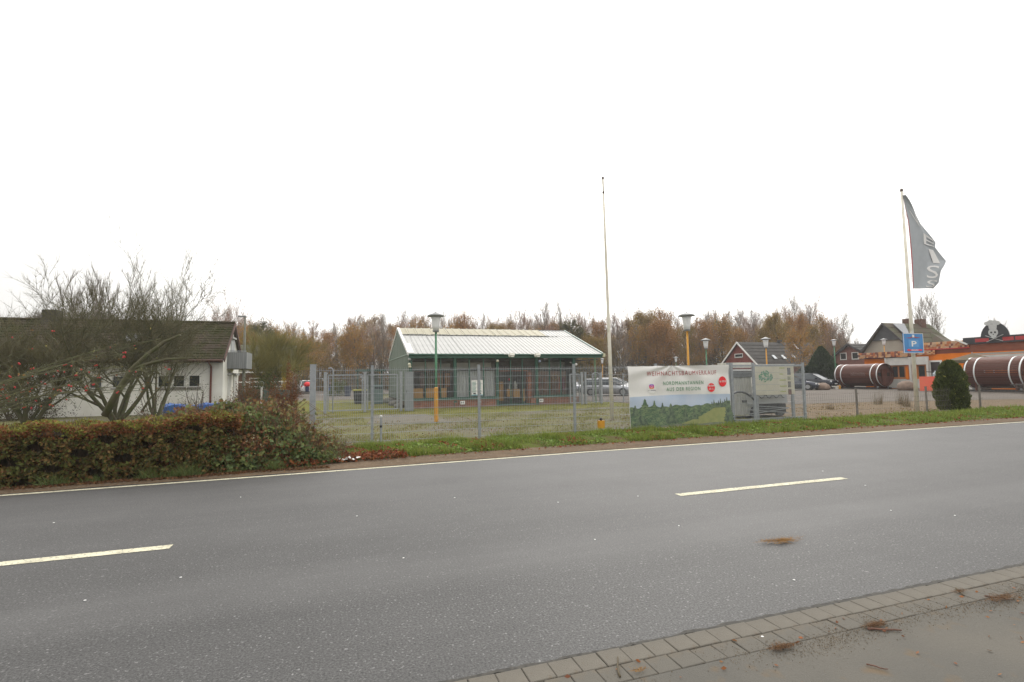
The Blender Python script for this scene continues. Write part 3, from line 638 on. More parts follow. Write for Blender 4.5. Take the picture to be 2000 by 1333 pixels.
mb = MB(); V = []; n = 40
for j in range(n+1): V += [ffn(0, j/n, .006), ffn(.035, j/n, .006)]
mb.add(V, [(2*i, 2*i+2, 2*i+3, 2*i+1) for i in range(n)]); mb.build('hoist_seam', mat('flag_seam', (.45, .12, .13), .8), fl, world=True)
for ch, v0, v1, u0, u1 in (('W', .32, .16, .30, .86), ('E', .50, .36, .55, .96), ('I', .66, .53, .70, .88), ('S', .83, .69, .55, .90), ('S', .98, .85, .55, .90)):
    V, Fs = text_mesh(ch); mb = MB(); mb.add([ffn(u0+(u1-u0)*a, v0+(v1-v0)*b, .012) for a, b in V], Fs); mb.build('flag_letter', mat('flag_letter_pale', (.74, .73, .72), .8), fl, world=True)

ps = thing('parking_sign', 'square blue parking sign with a red arrow fixed to the right flagpole', 'sign', (22.15, 14.42, 0))
SY = 14.40
def sfn(u, v, off=0.0):
    q = aY(1766+36*u, 690-38*v, SY); return (q[0], SY-off, q[2]+.0)
x0, _, z0 = sfn(0, 0); x1, _, z1 = sfn(1, 1)
BLUE = mat('sign_blue', (.035, .20, .50), .4, (.045, .24, .55), 3)
MB().box(x0, x1, SY, SY+.02, z0, z1).build('plate', BLUE, ps, world=True)
sw = x1-x0; shh = z1-z0
def srect(a, b, c, d, name, m, off=.004): return MB().box(x0+sw*a, x0+sw*b, SY-off-.003, SY-off, z0+shh*c, z0+shh*d).build(name, m, ps, world=True)
srect(0, .02, 0, 1, 'border', PW); srect(.98, 1, 0, 1, 'border', PW); srect(.02, .98, 0, .02, 'border', PW); srect(.02, .98, .98, 1, 'border', PW)
srect(.25, .75, .32, .68, 'pale_square', mat('sign_light_blue', (.09, .30, .60), .4), .002)
put_text('P', lambda u, v: (x0+sw*(.40+.24*u), SY-.008, z0+shh*(.34+.26*v)), 0, 1, 0, 1, 'letter_p', PW, ps, .03)
mb = MB(); mb.prism([(x0+sw*.12, SY-.008, z0+shh*.15), (x0+sw*.26, SY-.008, z0+shh*.22), (x0+sw*.26, SY-.008, z0+shh*.18), (x0+sw*.90, SY-.008, z0+shh*.19), (x0+sw*.90, SY-.008, z0+shh*.12), (x0+sw*.26, SY-.008, z0+shh*.11), (x0+sw*.26, SY-.008, z0+shh*.08)], (0, .004, 0)); mb.build('red_arrow', RED, ps, world=True)
mb = MB(); R4 = random.Random(8); q = .36
while q < .72: mb.box(x0+sw*q, x0+sw*(q+.022), SY-.012, SY-.009, z0+shh*.125, z0+shh*(.165+R4.uniform(0, .015))); q += .04
mb.build('arrow_lettering', PW, ps, world=True)
mb = MB(); mb.prism([(x0+sw*.07, SY-.008, z0+shh*.76), (x0+sw*.35, SY-.008, z0+shh*.75), (x0+sw*.5, SY-.008, z0+shh*.80), (x0+sw*.65, SY-.008, z0+shh*.76), (x0+sw*.92, SY-.008, z0+shh*.80), (x0+sw*.66, SY-.008, z0+shh*.81), (x0+sw*.5, SY-.008, z0+shh*.87), (x0+sw*.36, SY-.008, z0+shh*.80)], (0, .003, 0)); mb.build('red_swash', mat('print_dark_red', (.33, .035, .04), .5), ps, world=True)
MB().box(x0+sw*.44, x0+sw*.54, SY-.016, SY-.010, z0+shh*.80, z0+shh*.93).build('white_figure', PW, ps, world=True)
for zz in (.2, .85): MB().box(x0+sw*.3, x0+sw*.6, SY+.02, SY+.10, z0+shh*zz-.03, z0+shh*zz+.03).build('clamp', GALV, ps, world=True)

# ------------------------------------------------------------------ the glass shop
SX, SYF = 3.55, 28.8           # left front corner
EZ, RZ = 3.04, 4.98; RY, RB = 34.35, 40.6
sp_ = thing('glass_shop', 'green framed glass shop hall with a pale ribbed metal roof and brick base', 'building', (SX, SYF, 0))
ROOFM = mat('pale_roof_sheet', (.46, .46, .445), .5, (.41, .41, .40), 1.2, spec=.3, third=(.36, .36, .35), tscale=2.2, tcon=(.55, .8))
CREAM = mat('cream_skylight_sheet', (.72, .68, .52), .5, (.66, .61, .45), 1.5)
def translucent(m, f):
    t = m.node_tree; b = t.nodes['Principled BSDF']; tr = t.nodes.new('ShaderNodeBsdfTranslucent'); mx = t.nodes.new('ShaderNodeMixShader'); mx.inputs[0].default_value = f
    tr.inputs[0].default_value = (.8, .78, .7, 1); t.links.new(b.outputs[0], mx.inputs[1]); t.links.new(tr.outputs[0], mx.inputs[2]); t.links.new(mx.outputs[0], t.nodes['Material Output'].inputs[0])
translucent(CREAM, .4)
DKSEAM = mat('dark_seam', (.06, .065, .06), .7)
L_ = 15.5-SX
roof = MB(); roof.prism([(-.02, -.35, EZ-.06), (-.02, RY-SYF, RZ-.06), (-.02, RB-SYF+.2, EZ-.02)], (L_+.02, 0, 0)) if False else None
def slope(y):  # local y -> roof height
    return EZ + (RZ-EZ)*(y+.15)/(RY-SYF+.15) if y <= RY-SYF else RZ - (RZ-3.10)*(y-(RY-SYF))/(RB-RY)
rf = MB(); rf.prism([(0, -.15, EZ-.07), (0, 3.9, slope(3.9)-.07), (0, 3.9, slope(3.9)-.13), (0, -.15, EZ-.13)], (L_, 0, 0))
rf.prism([(0, RY-SYF, RZ-.07), (0, RB-SYF, 3.03), (0, RB-SYF, 2.97), (0, RY-SYF, RZ-.14)], (L_, 0, 0)); rf.prism([(10.2, 3.9, slope(3.9)-.07), (10.2, RY-SYF, RZ-.07), (10.2, RY-SYF, RZ-.13), (10.2, 3.9, slope(3.9)-.13)], (L_-10.2, 0, 0))
for i_ in range(11): rf.bar((.1+i_, 3.9, slope(3.9)-.06), (.1+i_, RY-SYF, RZ-.06), .06)
roofo = rf.build('roof', DKSEAM, sp_)
npan = 23; pw = L_/npan
def panel_mesh(y0, y1, lift, m, name, ribs=2):
    mb = MB(); P = []
    per = pw/ribs
    for i in range(ribs):
        x = i*per; P += [(x+.006, 0), (x+per*.70, 0), (x+per*.80, .030), (x+per*.90, .030), (x+per-.004, 0)]
    n = len(P); V = [(a, y, slope(y)+lift+b) for y in (y0, y1) for a, b in P]
    mb.add(V, [(i, i+1, n+i+1, n+i) for i in range(n-1)])
    return mb.build(name, m, roofo)
p1 = panel_mesh(-.17, 4.05, 0, ROOFM, 'roof_panel'); p2 = panel_mesh(3.85, RY-SYF, .05, CREAM, 'skylight_panel', 1); p3 = panel_mesh(3.98, RY-SYF, .012, ROOFM, 'roof_panel')
p4 = panel_mesh(RY-SYF, RB-SYF+.1, 0, ROOFM, 'roof_panel')
for i in range(npan):
    for p in (p1, p4) + ((p2,) if i < 19 else (p3,)):
        if i == 0 and p is not p3: continue
        if p is p3 and i == 19: p.location.x = i*pw; continue
        o = p.copy(); COL.objects.link(o); o.parent = roofo; o.location = (i*pw, 0, R.uniform(-.004, .004)); o.rotation_euler = (0, R.uniform(-.003, .003), 0)
for x in range(0, 19*2):      # dark gap with little white clips under the skylight strip
    o_ = None
mb = MB(); mb.add([(0.0, 3.80, slope(3.80)+.055), (19.3*pw, 3.80, slope(3.8)+.055), (19.3*pw, 4.0, slope(4.0)+.048), (0.0, 4.0, slope(4.0)+.048)], [(0, 1, 2, 3)]); mb.build('seam_gap', DKSEAM, roofo)
mb = MB()
for i in range(38): mb.box(.2+i*.28, .24+i*.28, 3.74, 3.98, slope(3.86)+.03, slope(3.86)+.07)
mb.build('seam_clips', ROOFM, roofo, kind='stuff')
MB().prism([(0, RY-SYF-.12, RZ-.02), (0, RY-SYF, RZ+.06), (0, RY-SYF+.12, RZ-.02)], (L_, 0, 0)).build('ridge_cap', mat('dark_grey_cap', (.10, .10, .10), .6), roofo)
for nm, x0, x1, m in (('verge_flashing', -.10, .05, mat('white_flashing', (.78, .78, .77), .4)), ('verge_trim', L_-.04, L_+.06, GREEN)):
    mb = MB(); mb.prism([(x0, -.2, EZ-.10), (x0, -.2, EZ+.06), (x0, RY-SYF, RZ+.08), (x0, RB-SYF+.1, 3.17), (x0, RB-SYF+.1, 3.02), (x0, RY-SYF, RZ-.06)], (x1-x0, 0, 0)); mb.build(nm, m, roofo)
MB().prism([(-.06, -.24, EZ+.0), (-.06, -.24, EZ+.06), (-.06, 1.6, slope(1.6)+.1), (-.06, 1.6, slope(1.6)+.0)], (.30, 0, 0)).build('corner_flashing', mat('white_flashing', (.78, .78, .77), .4), roofo)
MB().box(-.03, L_, -.20, -.04, EZ-.25, EZ-.01).build('fascia', GREEN, sp_)
MB().tube([(-.02, -.24, EZ-.06), (L_, -.24, EZ-.06)], .055, 8).build('gutter', GREEN, sp_)
MB().box(L_-.02, L_+.16, -.26, -.02, EZ-.2, EZ+.02).build('gutter_box', mat('cream_box', (.55, .52, .36), .6), sp_)
MB().box(0.02, 13.81-SX+.03, .0, .12, EZ-.27, EZ-.24).build('head_beam', GREEN, sp_)
GX = lambda px: aY(px, 760, SYF)[0]-SX
for px in (802, 889, 972, 1049, 1122):
    x = GX(px); MB().box(x-.085, x+.085, -.02, .13, .02 if px in (1122,) else .0, EZ-.25).build('post', GREEN, sp_)
MB().box(15.0-SX-.04, 15.0-SX+.04, -.12, -.04, 0, EZ-.25).build('canopy_post', mat('pale_green_post', (.14, .22, .12), .6), sp_)
MB().box(15.0-SX-.04, 15.0-SX+.04, 5, 5.08, 0, EZ+1.2).build('canopy_post', GREEN, sp_)
MB().bar((GX(1128), .2, 2.62), (L_-.1, .2, 2.70), .05).build('canopy_beam', mat('dark_steel', (.08, .085, .09), .5), sp_)
muls = (831, 861, 917, 945, 998, 1021, 1074, 1096)
mb = None
for px in muls:
    x = GX(px); z0 = .45 if px not in (998, 1021) else .05
    MB().box(x-.03, x+.03, 0, .08, z0, EZ-.26).build('mullion', GREEN, sp_)
for a, b in ((802, 972), (1040, 1122)):
    MB().box(GX(a)+.09, GX(b)-.05, -.03, .10, .40, .56).build('sill_rail', GREEN, sp_)
MB().box(GX(975), GX(1045), -.01, .09, .02, .10).build('threshold', GREEN, sp_)
MB().box(GX(802)+.09, GX(1122)-.09, .01, .07, 2.07, 2.14).build('transom', mat('dark_transom', (.05, .06, .055), .5), sp_)
cols_ = [802, 831, 861, 889, 917, 945, 972, 998, 1021, 1049, 1074, 1096, 1122]
for a, b in zip(cols_[:-1], cols_[1:]):
    xa, xb = GX(a)+(.09 if a in (802, 889, 972, 1049) else .03), GX(b)-(.09 if b in (889, 972, 1049, 1122) else .03)
    z0 = .10 if a in (972, 998, 1021) else .56
    for za, zb in ((z0, 2.07), (2.14, EZ-.26)): MB().box(xa, xb, .035, .045, za, zb).build('pane', SHOPGLASS, sp_)
BRK = bpy.data.materials.new('brick_courses'); BRK.use_nodes = True
def brickmat(m, c1, c2, mortar, sc=1.0, axis='XZ'):
    t = m.node_tree; b = t.nodes['Principled BSDF']; N = t.nodes.new; L = t.links.new; b.inputs['Roughness'].default_value = .9
    tcn = N('ShaderNodeTexCoord'); sp = N('ShaderNodeSeparateXYZ'); cb = N('ShaderNodeCombineXYZ'); L(tcn.outputs['Object'], sp.inputs[0])
    ad = N('ShaderNodeMath'); ad.operation = 'ADD'; L(sp.outputs[0], ad.inputs[0]); L(sp.outputs[1], ad.inputs[1]); L(ad.outputs[0], cb.inputs[0]); L(sp.outputs[2], cb.inputs[1])
    br = N('ShaderNodeTexBrick'); L(cb.outputs[0], br.inputs[0]); br.inputs['Color1'].default_value = (*c1, 1); br.inputs['Color2'].default_value = (*c2, 1); br.inputs['Mortar'].default_value = (*mortar, 1)
    br.inputs['Scale'].default_value = 1.0; br.inputs['Brick Width'].default_value = .25*sc; br.inputs['Row Height'].default_value = .083*sc; br.inputs['Mortar Size'].default_value = .012
    n = N('ShaderNodeTexNoise'); n.inputs['Scale'].default_value = 2.5; n.inputs['Detail'].default_value = 5; L(tcn.outputs['Object'], n.inputs['Vector'])
    mr_ = N('ShaderNodeMapRange'); mr_.inputs[3].default_value = .6; mr_.inputs[4].default_value = 1.35; L(n.outputs['Fac'], mr_.inputs[0])
    v = N('ShaderNodeVectorMath'); v.operation = 'SCALE'; L(br.outputs[0], v.inputs[0]); L(mr_.outputs[0], v.inputs['Scale']); L(v.outputs[0], b.inputs['Base Color'])
    return m
brickmat(BRK, (.30, .11, .065), (.20, .07, .045), (.22, .17, .13))
def newbrick(name, *a, **k):
    m = bpy.data.materials.new(name); m.use_nodes = True; return brickmat(m, *a, **k)
BRKO = newbrick('orange_brick', (.45, .15, .07), (.36, .11, .055), (.30, .2, .14))
for a, b in ((799, 974), (1036, 1130)):
    MB().box(GX(a), GX(b), .0, .16, -.02, .38).build('brick_base', BRK, sp_)
    MB().box(GX(a)-.01, GX(b)+.01, -.04, .2, .38, .40).build('brick_ledge', mat('red_sill_tile', (.30, .13, .08), .7, (.38, .2, .13), 6), sp_)
for px in (826, 846, 893, 938, 1090): MB().box(GX(px)-.16, GX(px)+.10, -.06, 0, -.02, .36-.1*(px % 2)).build('brick_buttress', BRK, sp_)
# ribbed green gable
GABM = mat('green_gable_sheet', (.15, .185, .155), .55, (.18, .215, .185), 1.0)
mb = MB(); n = 104; depth = RB-SYF; P = []
for i in range(n+1):
    y = depth*i/n; P.append((-.075 if (i//2) % 2 else .0, y))
V = []
for x, y in P: V += [(x, y, .38 if y < 99 else 0), (x, y, min(slope(y), 99)-.10)]
mb.add(V, [(2*i, 2*i+1, 2*i+3, 2*i+2) for i in range(n)]); mb.build('gable_cladding', GABM, sp_)
MB().box(-.06, .03, .16, depth, -.02, .38).build('gable_base', CONC, sp_)
MB().bar((-.07, -.1, EZ-.03), (-.07, depth, 3.07), .05).build('gable_flashing', mat('pale_green_trim', (.33, .42, .38), .5), sp_)
MB().bar((-.08, .2, .4), (-.08, depth, .4), .04).build('gable_drip', GREEN, sp_)
MB().bar((-.08, depth+.02, EZ), (-.03, RY-SYF, RZ+.03), .05).build('gable_flashing', mat('pale_green_trim', (.33, .42, .38), .5), sp_)
mb = MB(); P2 = [(10.25, .13), (10.25, depth)]; mb.box(10.22, 10.3, .2, 11.6, -.02, 2.9); mb.build('right_wall', mat('dim_wall', (.12, .12, .10), .8, (.18, .16, .13), 2), sp_)
# interior seen through the panes
MB().box(.05, 10.2, .2, 11.5, -.02, .02).build('floor', mat('shop_floor', (.16, .14, .12), .6), sp_)
MB().box(.05, 10.2, 5.4, 5.5, .02, 4.4).build('partition', mat('inner_wall', (.34, .31, .26), .9, (.14, .11, .085), .9), sp_)
MB().box(.25, 1.75, .9, .95, 2.18, 2.60).build('cream_valance', mat('cream_board_in', (.72, .69, .60), .6, (.58, .55, .48), 2), sp_); MB().box(1.85, 2.55, 1.1, 1.15, 2.2, 2.52).build('cream_valance', mat('cream_board_in', (.72, .69, .60), .6), sp_)
MB().box(.2, 2.6, .8, .85, 2.02, 2.18).build('brown_beam', mat('brown_beam', (.20, .10, .06), .7), sp_)
MB().box(2.9, 5.0, .9, .95, 2.18, 2.55).build('cream_valance', mat('cream_board_in', (.62, .60, .52), .6), sp_)
MB().box(4.3, 8.0, .85, .95, 2.06, 2.24).build('brown_beam', mat('brown_beam', (.20, .10, .06), .7), sp_); MB().box(8.2, 10.0, 1.2, 1.25, 2.2, 2.6).build('grey_panel', mat('inner_grey', (.42, .42, .38), .8, (.25, .25, .22), 3), sp_)
for z in (2.75, 2.9): MB().box(.1, 10.1, 1.6, 1.7, z-.03, z).build('ceiling_rail', mat('ceiling_rail', (.35, .35, .33), .5), sp_)
WB = mat('counter_wood', (.62, .36, .13), .6, (.52, .29, .10), 2)
CUR = mat('grey_curtain', (.60, .62, .62), .8, (.50, .52, .52), 2, stretch=(6, 1, .3))
for a, b in ((809, 828), (833, 858), (863, 875)): MB().box(GX(a), GX(b), .35, .42, .50, 1.10).build('counter_panel', WB, sp_)
mb = MB(); xa, xb = GX(891), GX(969); n = 70
V = []
for i in range(n+1):
    x = xa+(xb-xa)*i/n; y = .26+.035*math.sin(i*1.3)+.02*math.sin(i*.37); V += [(x, y, .5), (x, y, 2.04)]
mb.add(V, [(2*i, 2*i+2, 2*i+3, 2*i+1) for i in range(n)]); mb.build('curtain', CUR, sp_, smooth=True)
for a, b, z0, z1, y in ((976, 982, .3, 1.35, .9), (984, 992, .25, 1.4, .9), (996, 1006, .5, .95, .6), (1009, 1022, .45, .95, .6), (1025, 1031, .2, .95, .5)):
    MB().box(GX(a), GX(b), y, y+.06, z0, z1).build('wood_panel', WB, sp_)
MB().box(GX(1034), GX(1041), .25, .6, .02, 2.05).build('brick_pier', BRKO, sp_)
MB().box(GX(974), GX(1041), .25, .32, 2.0, 2.08).build('red_lintel', BRKO, sp_)
mb = MB(); mb.box(GX(1042), GX(1118), .9, 1.0, .5, 2.0); mb.build('shelf_back', mat('dark_shelf', (.22, .16, .12), .8, (.34, .22, .15), 3), sp_)
for px in (1060, 1070, 1084, 1100, 1108):
    MB().box(GX(px)-.06, GX(px)+.07, .55, .62, .9-.1*(px % 3), 1.6).build('hanging_goods', mat('goods_%d' % px, (R.uniform(.1, .4), R.uniform(.06, .16), R.uniform(.04, .1)), .8), sp_)
for px in (830, 845, 865, 880): MB().box(GX(px)-.2, GX(px)+.1, .6, .68, 1.15, 1.95).build('shelf_goods', mat('goods_dark%d' % px, (R.uniform(.15, .34), R.uniform(.08, .18), R.uniform(.06, .14)), .8), sp_)
wr = thing('wreath', 'tan straw wreath hanging inside the right window of the shop', 'wreath', (SX+GX(1088), SYF+.25, 1.62))
mb = MB(); mb.tube([(.17*math.cos(2*PI*i/16), R.uniform(-.01, .01), .17*math.sin(2*PI*i/16)) for i in range(17)], .035, 6); mb.build('ring', mat('straw', (.42, .30, .17), .9, (.3, .2, .1), 20), wr)
# figure on a plinth = a white garden statue in the doorway
sta = thing('garden_statue', 'small pale statue standing on the wooden counter in the shop doorway', 'statue', (SX+GX(1013), SYF+.62, .95))
MB().lathe([(.10, 0), (.12, .05), (.09, .12), (.12, .22), (.10, .30), (.04, .34), (.065, .40), (.05, .47), (0, .49)], 10).build('figure', mat('pale_stone', (.50, .49, .46), .8), sta, smooth=True)
cld = thing('candle', 'slim white pillar standing on the left counter with a red cap behind it', 'ornament', (SX+GX(1001), SYF+.62, .95))
MB().lathe([(.02, 0), (.035, .1), (.012, .42), (0, .45)], 8).build('pillar', WHITE, cld); MB().lathe([(0.03, .5), (.08, .55), (.05, .64), (0, .66)], 8).build('red_cap', RED, cld)
MB().lathe([(.012, .40), (.012, .52)], 6).build('stem', DARK, cld)
# posters on the glass
for px, gl in ((926.5, 'left'), (937.5, 'right')):
    po = thing('poster', 'white notice sheet with green print on the shop glass, %s one of the pair' % gl, 'poster', (SX+GX(px), SYF-.01, 1.08))
    MB().box(-.17, .17, 0, .01, -.44, .44).build('sheet', PW, po)
    mb = MB(); R5 = random.Random(int(px))
    for i in range(9): mb.box(-.12, R5.uniform(.0, .12), -.004, -.001, .3-.07*i, .33-.07*i)
    mb.build('printed_lines', mat('print_teal', (.12, .30, .25), .6), po)
    MB().box(-.07, .07, -.004, -.001, -.38, -.30).build('printed_mark', DARK, po)
    MB().box(-.17, .17, -.003, -.001, -.44, -.40).build('blue_border', mat('print_pale_cyan', (.2, .5, .6), .6), po)
for px, z, lb in ((903, .25, 'small white number plate on the brick base left of the shop door'), (1056, .24, 'small white number plate on the brick base right of the shop door')):
    pn = thing('plate', lb, 'plate', (SX+GX(px), SYF-.07, z)); MB().box(-.13, .13, 0, .02, -.1, .1).build('sheet', PW, pn)
    MB().box(-.07, -.03, -.004, -.001, -.04, .05).build('printed_mark', DARK, pn); MB().box(.02, .06, -.004, -.001, -.04, .05).build('printed_mark', DARK, pn)
# floodlights and small lamps under the eave
def flood(px, yy, lb, sgn):
    t = thing('floodlight', lb, 'floodlight', (SX+GX(px), SYF-.25, EZ-.10))
    MB().bar((-.35*sgn, .05, .08), (0, -.3, .06), .035).build('arm', WHITE, t); 
    mb = MB(); mb.cbox((.06*sgn, -.35, 0), (.30, .22, .16), 0.2*sgn, -.5); mb.build('housing', mat('off_white_metal', (.68, .67, .60), .5), t)
    MB().cbox((.06*sgn, -.46, -.07), (.24, .02, .12), .2*sgn, -.5).build('lens', mat('lamp_lens', (.45, .45, .4), .2), t)
flood(992, 0, 'white floodlight on an arm at the shop eave, left one of two', 1); flood(1042, 0, 'white floodlight on an arm at the shop eave, right one of two', 1)
for px, z, lb, c in ((799, 2.72, 'grey dome lamp on the left corner post of the shop', (.30, .31, .31)), (799, 2.45, 'upper cream spot lamp on the left corner post', (.6, .58, .45)), (800, 2.32, 'lower cream spot lamp on the left corner post', (.55, .52, .4)),
                     (971, 2.62, 'small cream lamp on the post left of the shop door', (.62, .58, .46)), (1053, 2.58, 'bluish round security camera right of the shop door', (.22, .26, .36)), (1113, 2.48, 'dark round lamp near the right corner post', (.08, .08, .07)), (1124, 2.38, 'small white lamp on the right corner post', (.6, .6, .58))):
    t = thing('wall_lamp', lb, 'lamp', (SX+GX(px), SYF-.05, z)); m_ = mat('lamp_%s' % lb[:9].replace(' ', '_')+str(px), c, .4)
    MB().tube([(0, 0.03, 0), (0, -.06, 0)], .025, 6).build('bracket', GALV, t); MB().lathe([(.02, -.07), (.08, -.05), (.09, .0), (.06, .06), (0, .08)], 12, (0, -.1, 0)).build('head', m_, t, smooth=True)

# left of the shop: porch canopy, bins, cabinet, rocks
pc = thing('porch_canopy', 'flat green porch canopy on posts behind the left gable of the shop', 'canopy', (1.9, 40.5, 0))
MB().box(-.9, 1.3, -.6, 1.6, 2.28, 2.42).build('roof', GREEN, pc)
for x in (-.75, 1.0): MB().box(x-.05, x+.05, -.5, -.4, 0, 2.28).build('post', GREEN, pc)
MB().box(-.2, .9, 1.4, 1.5, 0, 2.2).build('back_panel', GABM, pc)
cb_ = thing('wheeled_bin', 'black bin with a yellow rimmed lid left of the shop', 'bin', (1.25, 37.5, 0))
MB().prism([(-.38, -.35, 0), (.38, -.35, 0), (.46, -.40, .88), (-.46, -.40, .88)], (0, .75, 0)).build('bin_body', DARK, cb_); MB().box(-.5, .5, -.45, .4, .88, .97).build('lid', mat('yellow_lid', (.45, .42, .04), .5), cb_)
for x in (-.3, .3): MB().tube([(x-.04, -.3, .08), (x+.04, -.3, .08)], .08, 10).build('wheel', RUBBER, cb_)
tb = thing('meter_cabinet', 'teal grey meter cabinet against the left gable of the shop', 'cabinet', (2.4, 36.2, 0))
MB().box(-.3, .3, -.2, .2, 0, 1.3).build('cabinet_body', mat('teal_cabinet', (.12, .19, .19), .5), tb); MB().box(-.25, .25, -.215, -.2, .1, 1.2).build('door', mat('teal_cabinet_door', (.15, .22, .22), .5), tb)
mb = MB()
for i in range(5): mb.box(-.25, .25, -.225, -.216, 1.0+.03*i, 1.015+.03*i)
mb.build('vent_slats', DARK, tb)
def rock(name, lb, loc, s, c, seed, cat='boulder', group=None):
    rg = random.Random(seed); mb = MB(); n = 10; prof = [(.0, 0), (.85, .02), (1, .35), (.8, .72), (.42, .95), (0, 1.0)]
    vs = []; fs = []
    for k, (r_, z) in enumerate(prof):
        for j in range(n): a = 2*PI*j/n; q = r_*(1+.16*math.sin(a*2+seed)+rg.uniform(-.07, .07)); vs.append((q*math.cos(a)*s[0], q*math.sin(a)*s[1], z*s[2]*(1+rg.uniform(-.05, .05))))
    for k in range(len(prof)-1):
        for j in range(n): fs.append((k*n+j, k*n+(j+1) % n, (k+1)*n+(j+1) % n, (k+1)*n+j))
    mb.add(vs, fs); o = mb.build(name, c, None, smooth=True); o.location = loc; tag(o, lb, cat, group); return o
RK = mat('granite_pinkish', (.26, .19, .15), .9, (.17, .12, .09), 3, bump=.5); RKG = mat('rock_grey', (.20, .19, .165), .9, (.12, .11, .09), 4, bump=.5)
for i, (px, py, s) in enumerate(((760, 787, .42), (770, 792, .38), (779, 797, .34), (768, 786, .3))):
    g = G(px, py); rock('rock', ('grey rock in the little heap beside the gate, ' + ('leftmost', 'middle', 'rightmost and lowest', 'small one at the back')[i]), g, (s, s*.8, s*.8), RKG, i+2, 'rock', 'rocks heaped beside the gate')

# ------------------------------------------------------------------ white house on the left
HX0, HX1, HYF, HYB = -19.0, -6.18, 31.75, 36.2
EVE, RDG = 2.85, 5.08; YR = 33.85; YE = 31.05; YEB = 36.65
hs = thing('white_house', 'white rendered house with a mossy tiled roof and grey balcony behind the bare trees', 'house', (HX1, HYF, 0))
MB().box(HX0, HX1, HYF, HYB, -.1, EVE+.25).build('wall', RENDERW, hs, world=True)
MB().prism([(HX1-.001, HYF, EVE+.25), (HX1-.001, HYB, EVE+.25), (HX1-.001, YR, RDG-.12)], (-.3, 0, 0)).build('gable_wall', RENDERW, hs, world=True)
MB().tube([(-15.85, 33.8, 4.6), (-15.85, 33.8, 4.92)], .16, 8).build('vent', mat('dark_chimney', (.06, .055, .05), .9), hs, world=True)
TILE = mat('mossy_roof_tiles', (.070, .056, .042), .95, (.040, .042, .018), 1.1, spec=.1, detail=6, bump=.5, bscale=18, third=(.11, .075, .055), tscale=9, tcon=(.6, .72), contrast=(.4, .6))
def tiled_roof(parent, x0, x1, ye, ze, yr, zr, yb, rows, tw, tm, name='roof'):
    """two pitched slopes of overlapping tile courses along X"""
    mb = MB(); 
    mb.prism([(x0, ye, ze-.03), (x0, yr, zr-.03), (x0, yb, ze-.03), (x0, yb, ze-.13), (x0, yr, zr-.15), (x0, ye, ze-.13)], (x1-x0, 0, 0)); ro = mb.build(name, mat('roof_board', (.06, .045, .035), .8), parent, world=True)
    mb = MB(); n = int((x1-x0)/tw)
    for (ya, za, yb_, zb) in ((ye, ze, yr, zr), (yb, ze, yr, zr)):
        for r_ in range(rows):
            t0, t1 = r_/rows, (r_+1.12)/rows
            a = (ya+(yb_-ya)*t0, za+(zb-za)*t0); b = (ya+(yb_-ya)*min(t1, 1), za+(zb-za)*min(t1, 1))
            for i in range(n):
                xa = x0+(x1-x0)*i/n + (tw*.5 if r_ % 2 else 0)*.0; xb = xa+(x1-x0)/n*.96; j = R.uniform(-.008, .012)
                mb.add([(xa, a[0], a[1]+.045+j), ((xa+xb)/2, a[0], a[1]+.060+j), (xb, a[0], a[1]+.035+j), (xb, b[0], b[1]+.0), (xa, b[0], b[1]+.01), (xa, a[0], a[1]-.01), (xb, a[0], a[1]-.01)], [(0, 1, 2, 3, 4), (5, 6, 2, 1, 0)])
    mb.build('roof_tiles', tm, ro, kind='stuff', world=True); return ro
ro = tiled_roof(hs, -18.8, -6.05, YE, EVE, YR, RDG, YEB, 15, .30, TILE)
mb = MB()
for i in range(38): mb.tube([(-18.8+.336*i, YR, RDG+.03), (-18.8+.336*i+.35, YR, RDG+.045)], .09, 6)
mb.build('ridge_tiles', TILE, ro, kind='stuff', world=True)
BRN = mat('brown_fascia', (.10, .045, .03), .6, (.07, .03, .02), 3)
MB().prism([(-6.02, YE, EVE-.15), (-6.02, YE, EVE+.05), (-6.02, YR, RDG+.05), (-6.02, YEB, EVE+.05), (-6.02, YEB, EVE-.15), (-6.02, YR, RDG-.17)], (.05, 0, 0)).build('verge_board', BRN, hs, world=True)
MB().tube([(-18.8, YE-.06, EVE-.07), (-6.05, YE-.06, EVE-.07)], .065, 8).build('gutter', BRN, hs, world=True)
MB().box(-18.7, -6.2, YE+.05, HYF, EVE-.16, EVE-.10).build('soffit', BRN, hs, world=True)
MB().tube([(-6.75, YE-.02, EVE-.1), (-6.75, HYF-.06, EVE-.4), (-6.75, HYF-.06, .1)], .05, 8).build('downpipe', mat('brown_pipe', (.16, .05, .04), .5), hs, world=True)
